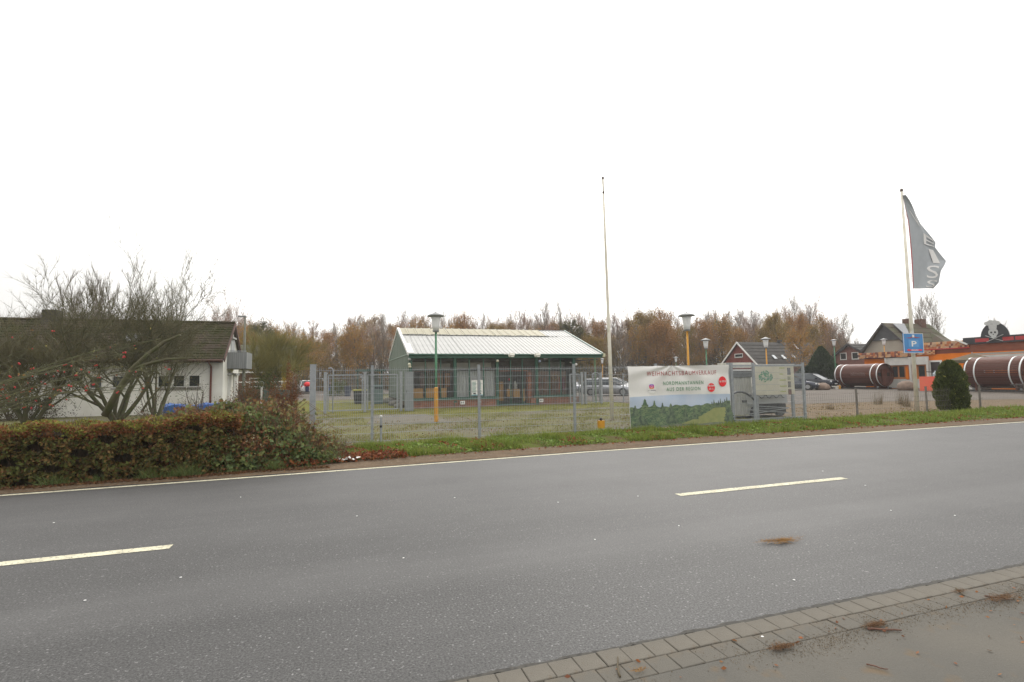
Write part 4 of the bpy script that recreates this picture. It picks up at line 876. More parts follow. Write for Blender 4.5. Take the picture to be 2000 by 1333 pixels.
def window(parent, x0, x1, z0, z1, y, fr=.04, arch=0, m=WHITE, ax='y', sill=True, depth=.02, gm=None, mull=0):
    gm = gm or GLASS
    def bx(mb, a, b, c, d, e, f):
        return mb.box(a, b, y-d, y-c, e, f) if ax == 'y' else mb.box(y-d, y-c, a, b, e, f)
    mb = MB()
    for a, b, e, f in ((x0, x0+fr, z0, z1), (x1-fr, x1, z0, z1), (x0+fr, x1-fr, z0, z0+fr), (x0+fr, x1-fr, z1-fr, z1)): bx(mb, a, b, 0, .04, e, f)
    for i in range(mull):
        xm = x0+(x1-x0)*(i+1)/(mull+1); bx(mb, xm-fr/2, xm+fr/2, 0, .035, z0+fr, z1-fr)
    w = mb.build('window', m, parent, world=True)
    mb = MB(); bx(mb, x0+fr, x1-fr, 0, .012, z0+fr, z1-fr); p = mb.build('pane', gm, w, world=True)
    if sill: mb = MB(); bx(mb, x0-.05, x1+.05, 0, .10, z0-.07, z0); mb.build('sill', mat('grey_sill', (.25, .24, .22), .8), w, world=True)
    if arch:
        mb = MB(); n = 8; P = [(x0-.03+(x1-x0+.06)*i/n, z1+.05*math.sin(PI*i/n)) for i in range(n+1)]
        mb.prism([(a, y-.045, b) for a, b in P]+[(x1, y-.045, z1-.03), (x0, y-.045, z1-.03)], (0, .045, 0)); mb.build('arched_lintel', RENDERW, w, world=True)
    return w
for px in (320, 350, 380, 188, 232):
    x = aY(px, 745, HYF)[0]; window(hs, x-.27, x+.27, 1.39, 2.02, HYF, .035, 1)
MB().box(aY(308, 745, HYF)[0], aY(392, 745, HYF)[0], HYF-.06, HYF, 1.24, 1.31).build('string_course', mat('grey_sill', (.25, .24, .22), .8), hs, world=True)
# gable side: doors, window and balcony
for a, b in ((33.0, 33.75), (34.6, 35.5)):
    MB().box(HX1, HX1+.06, a, b, .05, 2.02).build('door', mat('white_door', (.66, .66, .64), .5, (.58, .58, .57), 3), hs, world=True)
    MB().box(HX1, HX1+.16, a-.1, b+.1, 2.02, 2.14).build('door_canopy', mat('grey_hood', (.35, .35, .34), .6), hs, world=True)
MB().box(HX1, HX1+.05, 33.6, 34.6, 3.05, 4.1).build('balcony_door', mat('pale_door_grey', (.42, .43, .43), .5), hs, world=True)
MB().box(HX1, HX1+.16, 33.4, 34.5, 4.15, 4.25).build('balcony_hood', mat('grey_hood', (.35, .35, .34), .6), hs, world=True)
BALC = mat('grey_balcony_panel', (.20, .21, .215), .6, (.25, .26, .26), 1.5, stretch=(5, 5, .4))
bl = MB().box(HX1, HX1+.95, 32.75, 34.6, 2.36, 2.46).build('balcony', CONC, hs, world=True)
for (x0, x1, y0, y1) in ((HX1, HX1+.95, 32.7, 32.75), (HX1+.95, HX1+1.0, 32.7, 34.6), (HX1, HX1+.95, 34.6, 34.65)):
    mb = MB(); n = 9
    for i in range(n): mb.box(x0+(x1-x0)*i/n+.0, x0+(x1-x0)*(i+.93)/n if x1-x0 > .1 else x1, y0 if x1-x0 > .1 else y0+(y1-y0)*i/n, y1 if x1-x0 > .1 else y0+(y1-y0)*(i+.93)/n, 2.38, 3.32)
    mb.build('balcony_panel', BALC, bl, world=True)
MB().bar((HX1, 32.72, 3.38), (HX1+.98, 32.72, 3.38), .05).build('balcony_rail', GALV, bl, world=True)
chm = MB().box(-15.15, -14.5, 33.5, 34.2, 4.4, 5.62).build('chimney', mat('dark_chimney', (.06, .055, .05), .9, (.09, .08, .07), 4), ro, world=True)
sk = MB(); t_ = .42; yy = YE+(YR-YE)*t_; zz = EVE+(RDG-EVE)*t_; t2 = .62; y2 = YE+(YR-YE)*t2; z2 = EVE+(RDG-EVE)*t2
x = aY(262, 662, 32.5)[0]; sk.prism([(x-.35, yy, zz+.07), (x+.3, yy, zz+.07), (x+.3, y2, z2+.07), (x-.35, y2, z2+.07)], (0, -.03, .04)); sk.build('skylight', mat('bright_skylight', (.62, .64, .66), .15), ro, world=True)
bt = thing('blue_tarpaulin', 'blue tarpaulin over a low stack between the hedge and the white house', 'tarpaulin', tuple(G(390, 812)[:2]) + (0,))
mb = MB(); pts = []; rg = random.Random(4); n = 14
V = [];
for i in range(n+1):
    for j, (yy, z) in enumerate(((-.5, .2), (-.45, .50), (0, .60), (.45, .50), (.5, .2))): V.append((-1.5+3.1*i/n, yy+rg.uniform(-.05, .05), z+rg.uniform(-.05, .04)+.04*math.sin(i*.8)))
mb.add(V, [(i*5+j, (i+1)*5+j, (i+1)*5+j+1, i*5+j+1) for i in range(n) for j in range(4)]); mb.build('sheet', mat('blue_tarp', (.03, .10, .36), .45, (.04, .14, .42), 4), bt)
mb = MB(); mb.box(-1.4, 1.5, -.4, .4, 0, .42); mb.build('stack', WOOD, bt)

# ------------------------------------------------------------------ generic gabled houses
def gable_x(parent, X, ya, yb, yr, ze, zr, length, wm, over=.3, zb=0, vergem=WHITE, roofm=None, wall=True):
    """gable wall at x = X facing -X, ridge along +X. ya far corner, yb near corner"""
    if wall:
        MB().prism([(X, yb, zb), (X, ya, zb), (X, ya, ze), (X, yr, zr-.12), (X, yb, ze)], (length, 0, 0)).build('wall', wm, parent, world=True)
    s = 1 if ya > yb else -1; ka = (zr-ze)/abs(yr-ya); kb = (zr-ze)/abs(yr-yb)
    ea = (ya+over*s, ze-over*ka); eb = (yb-over*s, ze-over*kb)
    mb = MB(); mb.prism([(X-over, ea[0], ea[1]), (X-over, yr, zr), (X-over, eb[0], eb[1]), (X-over, eb[0], eb[1]-.12), (X-over, yr, zr-.16), (X-over, ea[0], ea[1]-.12)], (length+over*2, 0, 0)); r_ = mb.build('roof', roofm, parent, world=True)
    mb = MB(); mb.prism([(X-over-.05, ea[0], ea[1]+.05), (X-over-.05, yr, zr+.05), (X-over-.05, eb[0], eb[1]+.05), (X-over-.05, eb[0], eb[1]-.2), (X-over-.05, yr, zr-.22), (X-over-.05, ea[0], ea[1]-.2)], (.06, 0, 0)); mb.build('bargeboard', vergem, parent, world=True)
    mb = MB(); n = int(abs(yr-yb)/.45)
    for i in range(n):
        t = i/n; y = eb[0]+(yr-eb[0])*t; z = eb[1]+(zr-eb[1])*t; mb.box(X-over, X+length+over, y, y+.05*s, z, z+.06)
    mb.build('roof_courses', roofm, r_, kind='stuff', world=True)
    return r_
DROOF = mat('dark_roof_tiles', (.050, .047, .044), .85, (.07, .065, .06), 1.5, bump=.3, bscale=8)
REDW = newbrick('red_clinker', (.22, .045, .03), (.16, .03, .022), (.15, .07, .06))
rh = thing('red_gable_house', 'long dark roofed house with a red gable and white bargeboards beyond the parking lot', 'house', (51.2, 56.2, 0))
rr_ = gable_x(rh, 51.2, 59.6, 52.8, 56.2, 2.95, 6.05, 12.5, REDW, .3, roofm=DROOF)
def on_slope(px, py, yr, zr, yb, ze):   # point on the near slope (faces -Y)
    d = ray(px, py); k = (zr-ze)/(yr-yb)      # z = zr - k (yr-y)
    t = (zr - k*yr - HC)/(d.z - k*d.y); return Vector((d.x*t, d.y*t, HC+d.z*t))
for lb, q in ((0, ((1506, 696), (1510, 696), (1517, 703), (1512, 703))), (1, ((1524, 696), (1528, 696), (1535, 703), (1530, 703))), (2, ((1544, 696), (1548, 696), (1554, 702), (1550, 702))), (3, ((1546, 675), (1550, 675), (1559, 684), (1555, 684)))):
    P = [on_slope(a, b, 56.2, 6.05, 52.8, 2.95)+Vector((0, -.1, .1)) for a, b in q]
    MB().prism(P, (0, -.05, .05)).build('skylight', mat('skylight_glass', (.68, .72, .75), .15), rr_, world=True)
wx = 51.2-.06
window(rh, 55.5, 57.0, 3.95, 4.45, 51.2, .07, ax='x')
MB().box(51.2-.07, 51.2-.01, 53.1, 59.3, .0, 2.3).build('white_lower_wall', RENDERW, rh, world=True)
MB().box(58, 58.5, 55.9, 56.3, 6.0, 6.35).build('chimney', DROOF, rr_, world=True)
BRK2 = newbrick('brown_brick', (.24, .085, .06), (.19, .06, .045), (.19, .13, .11))
bh = thing('brick_gable_house', 'brown brick gable house with two white windows over a white wall', 'house', (68, 53, 0))
gable_x(bh, 68, 56.25, 50.1, 53.4, 3.84, 5.75, 11, BRK2, .45, zb=2.6, vergem=mat('dark_verge', (.05, .045, .045), .7), roofm=DROOF)
MB().box(67.85, 78, 49.4, 56.6, 0, 2.74).build('white_wall', RENDERW, bh, world=True)
for px in (1647, 1670): y = aX(px, 690, 68)[1]; window(bh, y-.5, y+.5, 3.5, 4.5, 68, .10, ax='x')
gh = thing('grey_gable_house', 'tall house with a grey clad gable, solar panels and two brown chimneys', 'house', (62, 44, 0))
HIP = mat('mossy_brown_roof', (.085, .062, .045), .9, (.075, .080, .040), 1.0)
BEIGE = mat('beige_render', (.38, .35, .29), .85, (.33, .30, .25), 1)
rg_ = gable_x(gh, 62, 46.8, 40.9, 44.0, 4.3, 7.55, 7.2, BEIGE, .5, vergem=mat('dark_verge', (.05, .045, .045), .7), roofm=HIP)
MB().prism([(61.88, 45.62, 5.45), (61.88, 44.0, 7.30), (61.88, 42.0, 5.45)], (-.05, 0, 0)).build('slate_cladding', mat('slate_cladding', (.075, .08, .085), .7, (.06, .065, .07), 3), gh, world=True)
P = [on_slope(a, b, 44.0, 7.55, 40.9, 4.3)+Vector((0, -.15, .1)) for a, b in ((1741, 635), (1763, 635), (1776, 661), (1765, 657))]
MB().prism(P, (0, -.05, .05)).build('solar_panel', mat('solar_panel', (.22, .23, .25), .25), rg_, world=True)
a, b, c, d = aX(1765, 634, 69), aX(1806, 642, 69), aX(1846, 668, 66), aX(1770, 684, 66)
MB().prism([a, b, c, d], (3, .5, -.3)).build('hip_roof', HIP, gh, world=True)
for px0, px1, py0 in ((1766, 1777, 624), (1790, 1804, 625)):
    p0 = aX(px0, py0, 68.0); p1 = aX(px1, py0, 68.0); MB().box(67.6, 68.4, min(p0[1], p1[1]), max(p0[1], p1[1]), 6.3, p0[2]).build('chimney', mat('brown_chimney', (.14, .07, .05), .9, (.10, .055, .04), 4), rg_, world=True)

# ------------------------------------------------------------------ orange snack bar
OX = 52.0
ob = thing('orange_snack_bar', 'orange roadside snack bar with autumn shingle bands and a black sign strip on the roof', 'building', (OX, 35, 0))
ORG = mat('orange_render', (.78, .21, .014), .8, (.70, .175, .012), 1.2, spec=.15)
ORGD = mat('rust_brown_fascia', (.22, .055, .02), .7, (.17, .04, .015), 1.5)
MB().box(OX, OX+9, 16, 39.3, -.1, 3.25).build('wall', ORG, ob, world=True)
MB().box(OX+1, OX+9.2, 15, 39.0, 3.25, 3.35).build('flat_roof', DROOF, ob, world=True)
def shingles(y0, y1, z0, z1, x, seed):
    rg = random.Random(seed); bk = MB().box(x+.02, x+.25, y1, y0, z0, z1).build('shingle_band', ORGD, ob, world=True); mb = MB(); n = int(abs(y0-y1)/.17)
    for r_ in range(3):
        for i in range(n):
            ya = y1+(y0-y1)*i/n; za = z0+(z1-z0)*r_/3
            mb.m = rg.randrange(4); o = rg.uniform(0, .06)
            mb.add([(x-o-.02, ya, za+rg.uniform(-.06, .02)), (x-o, ya+.2, za+rg.uniform(-.06, .02)), (x, ya+.19, za+(z1-z0)/3+.03), (x, ya, za+(z1-z0)/3+rg.uniform(0, .06))], [(0, 1, 2, 3)])
    mb.build('leaf_shingles', [mat('shingle_rust', (.40, .13, .05), .8), mat('shingle_ochre', (.50, .26, .11), .8), mat('shingle_brown', (.16, .055, .04), .8), mat('shingle_tan', (.45, .28, .17), .8)], bk, kind='stuff', world=True)
shingles(39.5, 34.6, 3.12, 3.62, OX-.5, 1)
shingles(35.2, 29.7, 3.72, 4.30, OX-.1, 2)
shingles(35.4, 32.4, 3.22, 3.60, OX-.15, 3)
MB().box(OX-.45, OX+1, 34.6, 39.4, 3.04, 3.12).build('eave_board', mat('dark_eave', (.06, .04, .03), .7), ob, world=True)
MB().box(OX-.2, OX-.02, 29.7, 35.4, 3.62, 3.70).build('red_trim', mat('red_trim', (.45, .02, .02), .5), ob, world=True)
MB().box(OX-.04, OX+.3, 14, 34.5, 3.25, 3.95).build('rust_fascia', ORGD, ob, world=True)
# porch front: pale fascia, posts and windows
WH2 = mat('greyed_white_board', (.58, .57, .53), .6, (.50, .49, .46), 2)
yA = aX(1729, 715, OX-.35)[1]; yB = aX(1812, 715, OX-.35)[1]
MB().box(OX-.40, OX-.28, yB, yA, 2.30, 3.04).build('front_board', WH2, ob, world=True)
for px in (1730, 1777, 1811): y = aX(px, 715, OX-.45)[1]; MB().box(OX-.46, OX-.30, y-.09, y+.09, 0, 3.03).build('porch_post', WH2, ob, world=True)
MB().box(OX-.06, OX, 33.2, 37.3, .05, .95).build('pale_plinth', WH2, ob, world=True)
WOODF = mat('orange_wood_frame', (.42, .16, .05), .6)
for a, b in ((1742, 1771), (1793, 1811)):
    ya, yb = aX(a, 735, OX)[1], aX(b, 735, OX)[1]; window(ob, yb, ya, 1.0, 2.3, OX-.03, .13, m=WOODF, ax='x', mull=1 if a == 1742 else 0, sill=False)
MB().box(OX-.1, OX-.02, aX(1776, 735, OX)[1], aX(1771, 735, OX)[1], .9, 2.3).build('orange_pier', ORG, ob, world=True)
ya, yb = aX(1816, 730, OX)[1], aX(1842, 730, OX)[1]
window(ob, yb, ya, .1, 2.66, OX-.03, .16, m=WHITE, ax='x', sill=False, gm=mat('dark_doorway', (.03, .02, .02), .4))
MB().box(OX-.25, OX-.05, aX(1901, 730, OX)[1], aX(1893, 730, OX)[1], 0, 2.8).build('porch_post', WHITE, ob, world=True)
MB().box(OX-.6, OX-.05, 16, 29.2, 2.75, 2.95).build('awning_rail', WH2, ob, world=True)
MB().box(OX-.62, OX-.5, 16, 29.2, 2.98, 3.14).build('awning_cassette', mat('awning_grey', (.33, .31, .27), .6), ob, world=True)
MB().box(OX-.10, OX-.03, aX(1942, 730, OX)[1]+.6, 29.0, .1, 2.7).build('dark_opening', mat('dark_doorway', (.03, .02, .02), .4), ob, world=True)
# roof sign
sg = MB().box(OX-.18, OX-.02, 18, 30.1, 3.95, 4.52).build('sign_strip', mat('sign_black', (.025, .025, .03), .4), ob, world=True)
SR = mat('sign_dark_red', (.42, .03, .03), .5, (.34, .025, .03), 9)
for a, b in ((1904, 1931), (1958, 1980), (1983, 2010)):
    ya, yb = aX(a, 660, OX-.2)[1], aX(b, 660, OX-.2)[1]; mb = MB(); mb.box(OX-.20, OX-.185, yb, ya, 4.08, 4.38); mb.build('sign_red_panel', SR, sg, world=True)
MB().prism([(OX-.3, 30.75, 4.40), (OX-.3, 30.6, 4.48), (OX-.3, 28.9+.8, 3.98), (OX-.3, 28.9+.9, 3.9)], (.08, 0, 0)).build('white_strut', WHITE, ob, world=True)
yc = aX(1943, 655, OX-.2)[1]
mb = MB(); n = 20; P = [(OX-.22, yc+1.0*math.cos(PI*i/n), 4.40+1.25*math.sin(PI*i/n)) for i in range(n+1)]; mb.prism(P, (.08, 0, 0)); mb.build('sign_arch', mat('sign_black', (.025, .025, .03), .4), sg, world=True)
BON = mat('bone_white', (.50, .51, .50), .6, (.44, .45, .45), 8); SKX = OX-.25
def oval(y, z, ry, rz, x, m, name, n=16): 
    mb = MB(); mb.prism([(x, yc+y+ry*math.cos(2*PI*i/n), 4.4+z+rz*math.sin(2*PI*i/n)) for i in range(n)], (.03, 0, 0)); mb.build(name, m, sg, world=True)
oval(.08, .42, .34, .36, SKX, BON, 'skull'); oval(.06, .12, .20, .16, SKX+.002, BON, 'jaw')
oval(.2, .42, .075, .08, SKX-.02, DARK, 'eye_socket', 10); oval(-.06, .42, .075, .08, SKX-.02, DARK, 'eye_socket', 10); oval(.07, .26, .03, .05, SKX-.02, DARK, 'nose_hole', 8)
mb = MB(); mb.prism([(SKX-.012, yc+.08+a, 4.4+b) for a, b in ((-.26, .70), (.26, .72), (.30, 1.12), (-.30, 1.10))], (.03, 0, 0)); mb.build('hat_band', BON, sg, world=True)
for a, b, r_ in ((.36, 1.2, .22), (.12, 1.3, .24), (-.16, 1.25, .22), (-.36, 1.18, .18)): oval(a+.08, b, r_, .17, SKX-.015+.003*a, BON, 'hat_puff', 12)
for s_ in (1, -1): MB().bar((SKX-.03-.02*s_, yc-.62*s_, 4.58), (SKX-.03-.02*s_, yc+.55*s_, 4.05), .10, .03).build('crossed_knife', BON, sg, world=True)
# parasol, barrels, board, boulders
pr = thing('parasol', 'wide beige parasol in front of the orange wall beside the second barrel', 'parasol', (48.5, 27.6, 0))
mb = MB(); n = 8
tip = (0, 0, 3.05); ring = [(1.75*math.cos(2*PI*i/n), 1.75*math.sin(2*PI*i/n), 2.50) for i in range(n)]; mb.add([tip]+ring+[(p[0]*.99, p[1]*.99, 2.28) for p in ring], [(0, i+1, (i+1) % n+1) for i in range(n)]+[(i+1, n+i+1, n+(i+1) % n+1, (i+1) % n+1) for i in range(n)]); mb.build('canopy', mat('beige_cloth', (.15, .12, .085), .9, (.12, .10, .07), 3, spec=.05), pr)
MB().tube([(0, 0, 0), (0, 0, 3.15)], .035, 8).build('pole', GALV, pr)
for i in range(8): MB().bar((0, 0, 2.9), (ring[i][0]*.95, ring[i][1]*.95, 2.38), .02).build('rib', GALV, pr)

STAVE = mat('red_brown_staves', (.105, .034, .022), .6, (.065, .022, .015), 2.5, spec=.25, stretch=(1, .4, 1)); DKW = mat('dark_barrel_end', (.085, .03, .02), .5, (.06, .02, .015), 3, stretch=(6, 1, .5))
def barrel(lb, x, y, L_, rad, end_open):
    t = thing('barrel_cabin', lb, 'barrel cabin', (x, y, 0), 0, None); ZC = rad+.28
    mb = MB(); ns = 52
    for i in range(ns):
        a0, a1 = 2*PI*i/ns+.008, 2*PI*(i+1)/ns-.008
        V = []
        for rr_ in (rad, rad-.05):
            for a in (a0, a1):
                for yy in (0, L_): V.append((rr_*math.cos(a), yy, ZC+rr_*math.sin(a)))
        mb.add(V, [(0, 1, 3, 2), (4, 6, 7, 5), (0, 2, 6, 4), (1, 5, 7, 3), (0, 4, 5, 1), (2, 3, 7, 6)])
    mb.build('staves', leafmat('stave_red_browns', [(.075, .026, .018), (.12, .038, .024), (.055, .02, .015), (.10, .034, .02)], .5, 0), t, kind='stuff')
    for yy in (.12, .75, L_-.75, L_-.12):
        mb = MB(); n = 40; V = [(q*math.cos(2*PI*i/n), y_, ZC+q*math.sin(2*PI*i/n)) for i in range(n) for q, y_ in ((rad+.012, yy-.05), (rad+.02, yy), (rad+.012, yy+.05))]
        mb.add(V, [(3*i+j, 3*((i+1) % n)+j, 3*((i+1) % n)+j+1, 3*i+j+1) for i in range(n) for j in (0, 1)]); mb.build('hoop', mat('bright_hoop', (.62, .64, .64), .3, metal=.3), t)
    for yy, nm in ((.22, 'end_wall'), (L_-.1, 'end_wall')):
        mb = MB(); n = 32; mb.prism([((rad-.05)*math.cos(2*PI*i/n), yy, ZC+(rad-.05)*math.sin(2*PI*i/n)) for i in range(n)], (0, .05, 0)); e = mb.build(nm, DKW, t)
    MB().box(-.32, .35, .14, .215, .40, 1.95).build('door', STAVE, t)
    MB().box(-.75, -.42, .16, .215, 1.25, 1.6).build('window', GLASS, t); MB().box(.45, .75, .16, .215, 1.25, 1.6).build('window', GLASS, t)
    for yy in (.5, L_-.7):
        mb = MB(); mb.prism([(-.8, yy, .05), (.8, yy, .05), (.95, yy, .75), (.5, yy, .38), (-.5, yy, .38), (-.95, yy, .75)], (0, .12, 0)); mb.build('cradle', STAVE, t)
    for sx in (-.75, .75): MB().box(sx-.06, sx+.06, .1, L_-.1, .05, .17).build('skid', DARK, t)
    for sx in (-.7, .7):
        for yy in (.35, L_-.35): MB().box(sx-.05, sx+.05, yy-.05, yy+.05, 0, .3).build('support_leg', GALV, t)
    return t
barrel('red brown wooden barrel cabin with bright hoops left of the flagpole', 49.75, 35.55, 4.6, 1.1, 0)
b2 = barrel('nearer red brown barrel cabin cut by the right edge of the picture behind the thuja', 47.7, 23.5, 3.7, 1.2, 1)
gr = thing('wooden_deck', 'dark low wooden deck in front of the nearer barrel cabin at the far right', 'deck', (45.9, 22.0, 0))
MB().box(-1.2, 1.6, -.8, 1.3, .55, .65).build('deck', mat('dark_deck', (.05, .04, .035), .8), gr)
for i in range(9): MB().box(-1.2+.31*i, -.93+.31*i, -.83, -.80, .05, .55).build('skirt_board', mat('dark_deck', (.05, .04, .035), .8), gr)
MB().box(-1.2, 1.6, -.8, -.76, 1.15, 1.22).build('handrail', mat('dark_deck', (.05, .04, .035), .8), gr)
rbx = thing('red_board', 'upright red orange advertising board beside the thuja', 'board', (46.2, 29.6, 0))
mb = MB(); mb.cbox((0, 0, .62), (.06, 1.15, 1.2), math.radians(8)); mb.build('panel', mat('red_orange_board', (.75, .10, .06), .5, (.68, .17, .09), .9), rbx)
mb = MB(); mb.cbox((.3, 0, .3), (.6, .9, .06), math.radians(8)); mb.build('foot', DARK, rbx)
hp = thing('water_pump', 'pale metal hand pump standing behind the red board', 'pump', (48.3, 30.3, 0))
MB().lathe([(.12, 0), (.12, .9), (.2, 1.0), (.2, 1.45), (.08, 1.55), (.02, 1.7), (0, 1.72)], 10).build('body', mat('pale_blue_metal', (.35, .42, .45), .4), hp); MB().bar((-.0, -.7, 1.5), (0, .7, 1.62), .06).build('handle', DARK, hp)
g = G(1767, 762.5); rock('boulder', 'large pinkish boulder between the barrel cabin and the flagpole', (47.2, g.y-.6, 0), (.62, .68, .85), RK, 3)
g = G(1606, 762); rock('boulder', 'pinkish boulder lying in front of the dark car', g, (.72, .72, .68), RK, 5)
yb_ = thing('yellow_bollard', 'short yellow bollard left of the barrel cabin', 'bollard', tuple(G(1639, 760.5)[:2])+(0,))
MB().tube([(0, 0, 0), (0, 0, .33), (0, 0, .36)], [.16, .16, .12], 10).build('post', YELLOW, yb_); MB().box(-.2, .2, -.2, .2, 0, .03).build('base', CONC, yb_)
for i, (px, w) in enumerate(((1628, .5), (1790, 1.0))):
    g = G(px, 760.5); b_ = thing('stone_bench', ('low white stone bench between the cars and the barrel', 'low white stone bench in front of the orange bar')[i], 'bench', (g.x+(0, 3.2)[i], g.y, 0)); MB().box(-.12, .12, -w, w, .22, .32).build('seat', WH2, b_)
    for s_ in (-.8, .8): MB().box(-.1, .1, w*s_-.08, w*s_+.08, 0, .22).build('leg', WH2, b_)

# ------------------------------------------------------------------ cars
CARGLASS = mat('car_glass', (.10, .115, .125), .12, (.07, .08, .09), 2)  # greyed tint puts the window reflections into the glass colour
def car(lb, loc, rz, paint, L_=4.4, Wd=1.78, Hh=1.48, kind='hatch', cat='car'):
    t = thing('parked_car', lb, cat, loc, rz); hw = Wd/2
    # body sections along x (front = +x): x, half width, bottom, top(belt)
    if kind == 'suv': S = [(-.5, .80, .42, .80), (-.49, .92, .30, 1.02), (-.40, .98, .24, 1.08), (-.2, 1.0, .22, 1.06), (.1, 1.0, .22, 1.04), (.24, .99, .22, 1.03), (.40, .96, .24, .96), (.47, .88, .28, .86), (.5, .76, .40, .70)]
    else: S = [(-.5, .80, .40, .70), (-.49, .92, .28, .88), (-.40, .98, .20, .96), (-.2, 1.0, .18, .94), (.1, 1.0, .18, .92), (.24, .99, .18, .90), (.40, .95, .20, .80), (.47, .88, .24, .70), (.5, .76, .34, .56)]
    mb = MB(); V = []; m_ = 12
    for x, w, zb, zt in S:
        w *= hw; x *= L_
        for a, b in ((-1, 0), (-1, .5), (-.985, .8), (-.90, .96), (-.6, 1.0), (0, 1.02), (.6, 1.0), (.90, .96), (.985, .8), (1, .5), (1, 0), (0, -.02)): V.append((x, a*w, zb+(zt-zb)*b))
    mb.add(V, [(i*m_+j, i*m_+(j+1) % m_, (i+1)*m_+(j+1) % m_, (i+1)*m_+j) for i in range(len(S)-1) for j in range(m_)]+[tuple(range(m_))[::-1], tuple((len(S)-1)*m_+j for j in range(m_))]); body = mb.build('body', paint, t, smooth=True)
    zb = S[3][3]-.03
    xs = ((-.47, .0), (-.40, 1), (.05, 1), (.26, 0)) if kind in ('suv', 'hatch') else ((-.36, 0), (-.22, 1), (.05, 1), (.27, 0))
    top = [( -.44 if kind == 'suv' else -.42, .80), (-.40, .78), (.02, .80)]
    # glasshouse
    xr0, xr1, xb0, xb1 = -.40*L_, .04*L_, -.475*L_, .27*L_
    wt, wb = hw*.78, hw*.94
    def ghv(ins, zt): return [(xb0, -wb+ins, zb), (xb1, -wb*.92+ins, zb), (xb1, wb*.92-ins, zb), (xb0, wb-ins, zb), (xr0, -wt+ins, zt), (xr1, -wt+ins, zt), (xr1, wt-ins, zt), (xr0, wt-ins, zt)]
    mb = MB(); mb.add(ghv(0, Hh-.05), [(4, 5, 6, 7), (0, 1, 5, 4), (1, 2, 6, 5), (2, 3, 7, 6), (3, 0, 4, 7)]); mb.build('windows', CARGLASS, t)
    mb = MB(); mb.add([(xr0-.06, -wt-.01, Hh-.07), (xr1+.05, -wt-.01, Hh-.07), (xr1+.05, wt+.01, Hh-.07), (xr0-.06, wt+.01, Hh-.07), (xr0+.05, -wt+.1, Hh), (xr1-.15, -wt+.1, Hh), (xr1-.15, wt-.1, Hh), (xr0+.05, wt-.1, Hh)], [(0, 1, 5, 4), (1, 2, 6, 5), (2, 3, 7, 6), (3, 0, 4, 7), (4, 5, 6, 7)]); mb.build('roof', paint, t, smooth=False)
    for s_ in (-1, 1):
        for a, b in (((xb1, s_*wb*.92, zb), (xr1, s_*wt, Hh-.05)), ((xb0, s_*wb, zb), (xr0, s_*wt, Hh-.05)), ((-.12*L_, s_*(wb+.0), zb), (-.12*L_, s_*wt, Hh-.05))): MB().bar(a, b, .06).build('pillar', paint, t)
        for xw in (.31*L_, -.30*L_):
            r_ = .33 if kind != 'suv' else .37
            w_ = MB().tube([(xw, s_*(hw-.20), r_), (xw, s_*(hw+.01), r_)], r_, 18).build('wheel', RUBBER, t)
            MB().tube([(xw, s_*(hw-.02), r_), (xw, s_*(hw+.022), r_)], r_*.62, 12).build('rim', mat('alloy', (.35, .36, .37), .35, metal=.6), w_)
        z = S[7][3]-.06
        MB().cbox((.462*L_, s_*hw*.68, z-.02), (.14, .34, .13), -s_*.25).build('headlight', mat('headlight', (.72, .74, .76), .1), t)
        MB().cbox((-.487*L_, s_*hw*.80, S[1][3]-.14), (.06, .18, .26), 0).build('tail_light', mat('tail_light', (.45, .02, .02), .2), t)
        MB().cbox((xb1-.45, s_*(hw+.08), zb+.06), (.14, .18, .13)).build('wing_mirror', paint, t)
    MB().box(.485*L_, .505*L_, -hw*.45, hw*.45, .36, .48).build('grille', DARK, t)
    MB().box(.492*L_, .512*L_, -.26, .26, .50, .60).build('number_plate', PW, t); MB().box(-.512*L_, -.495*L_, -.26, .26, .62, .73).build('number_plate', PW, t)
    MB().box(-.50*L_, .49*L_, -hw*.9, hw*.9, .16, .30).build('underbody', DARK, t)
    return t
PB = mat('blue_black_paint', (.010, .012, .022), .08); PS = mat('silver_paint', (.38, .39, .41), .25, metal=.5); PSB = mat('grey_blue_paint', (.20, .21, .24), .2, metal=.4); PWH = mat('white_car_paint', (.74, .75, .76), .2)
g = G(1607, 760.5)
car('blue black estate car facing right beside the wooden barrel cabin', (g.x+.55, g.y+1.6, 0), math.radians(-72), PB, 4.4, 1.8, 1.66, 'suv')
g = G(1567, 762.5); car('dark car with a pale bonnet behind the right end of the mesh fence', (g.x+.2, g.y+1.1, 0), math.radians(-58), mat('dark_blue_grey', (.05, .055, .075), .12, metal=.3), 4.3, 1.76, 1.4)
g = G(1648, 757.5); car('pale silver car mostly hidden behind the left end of the barrel cabin', (g.x+6.5, g.y+9, 0), math.radians(-60), PS, 4.4, 1.76, 1.5)
g = G(1202, 774); car('silver grey car parked behind the yard fence left of the banner', (g.x+.1, g.y+1.4, 0), math.radians(-38), PS, 4.4, 1.78, 1.45)
g = G(1165, 768); car('silver car seen through the narrow gate right of the shop', (g.x-1.2, g.y+4.5, 0), math.radians(-70), PSB, 4.2, 1.74, 1.42)
g = G(1245, 769); car('white car half hidden behind the left edge of the banner', (g.x+.6, g.y+5, 0), math.radians(-40), PWH, 4.4, 1.8, 1.5)
g = W(601, 68); wc = car('white estate car with a red bag at its open tail on the yard road', (g.x-.2, g.y, 0), math.radians(100), PWH, 4.6, 1.85, 1.72, 'suv')
MB().box(-2.40, -2.34, -.45, .35, 1.05, 1.5).build('open_boot', DARK, wc)
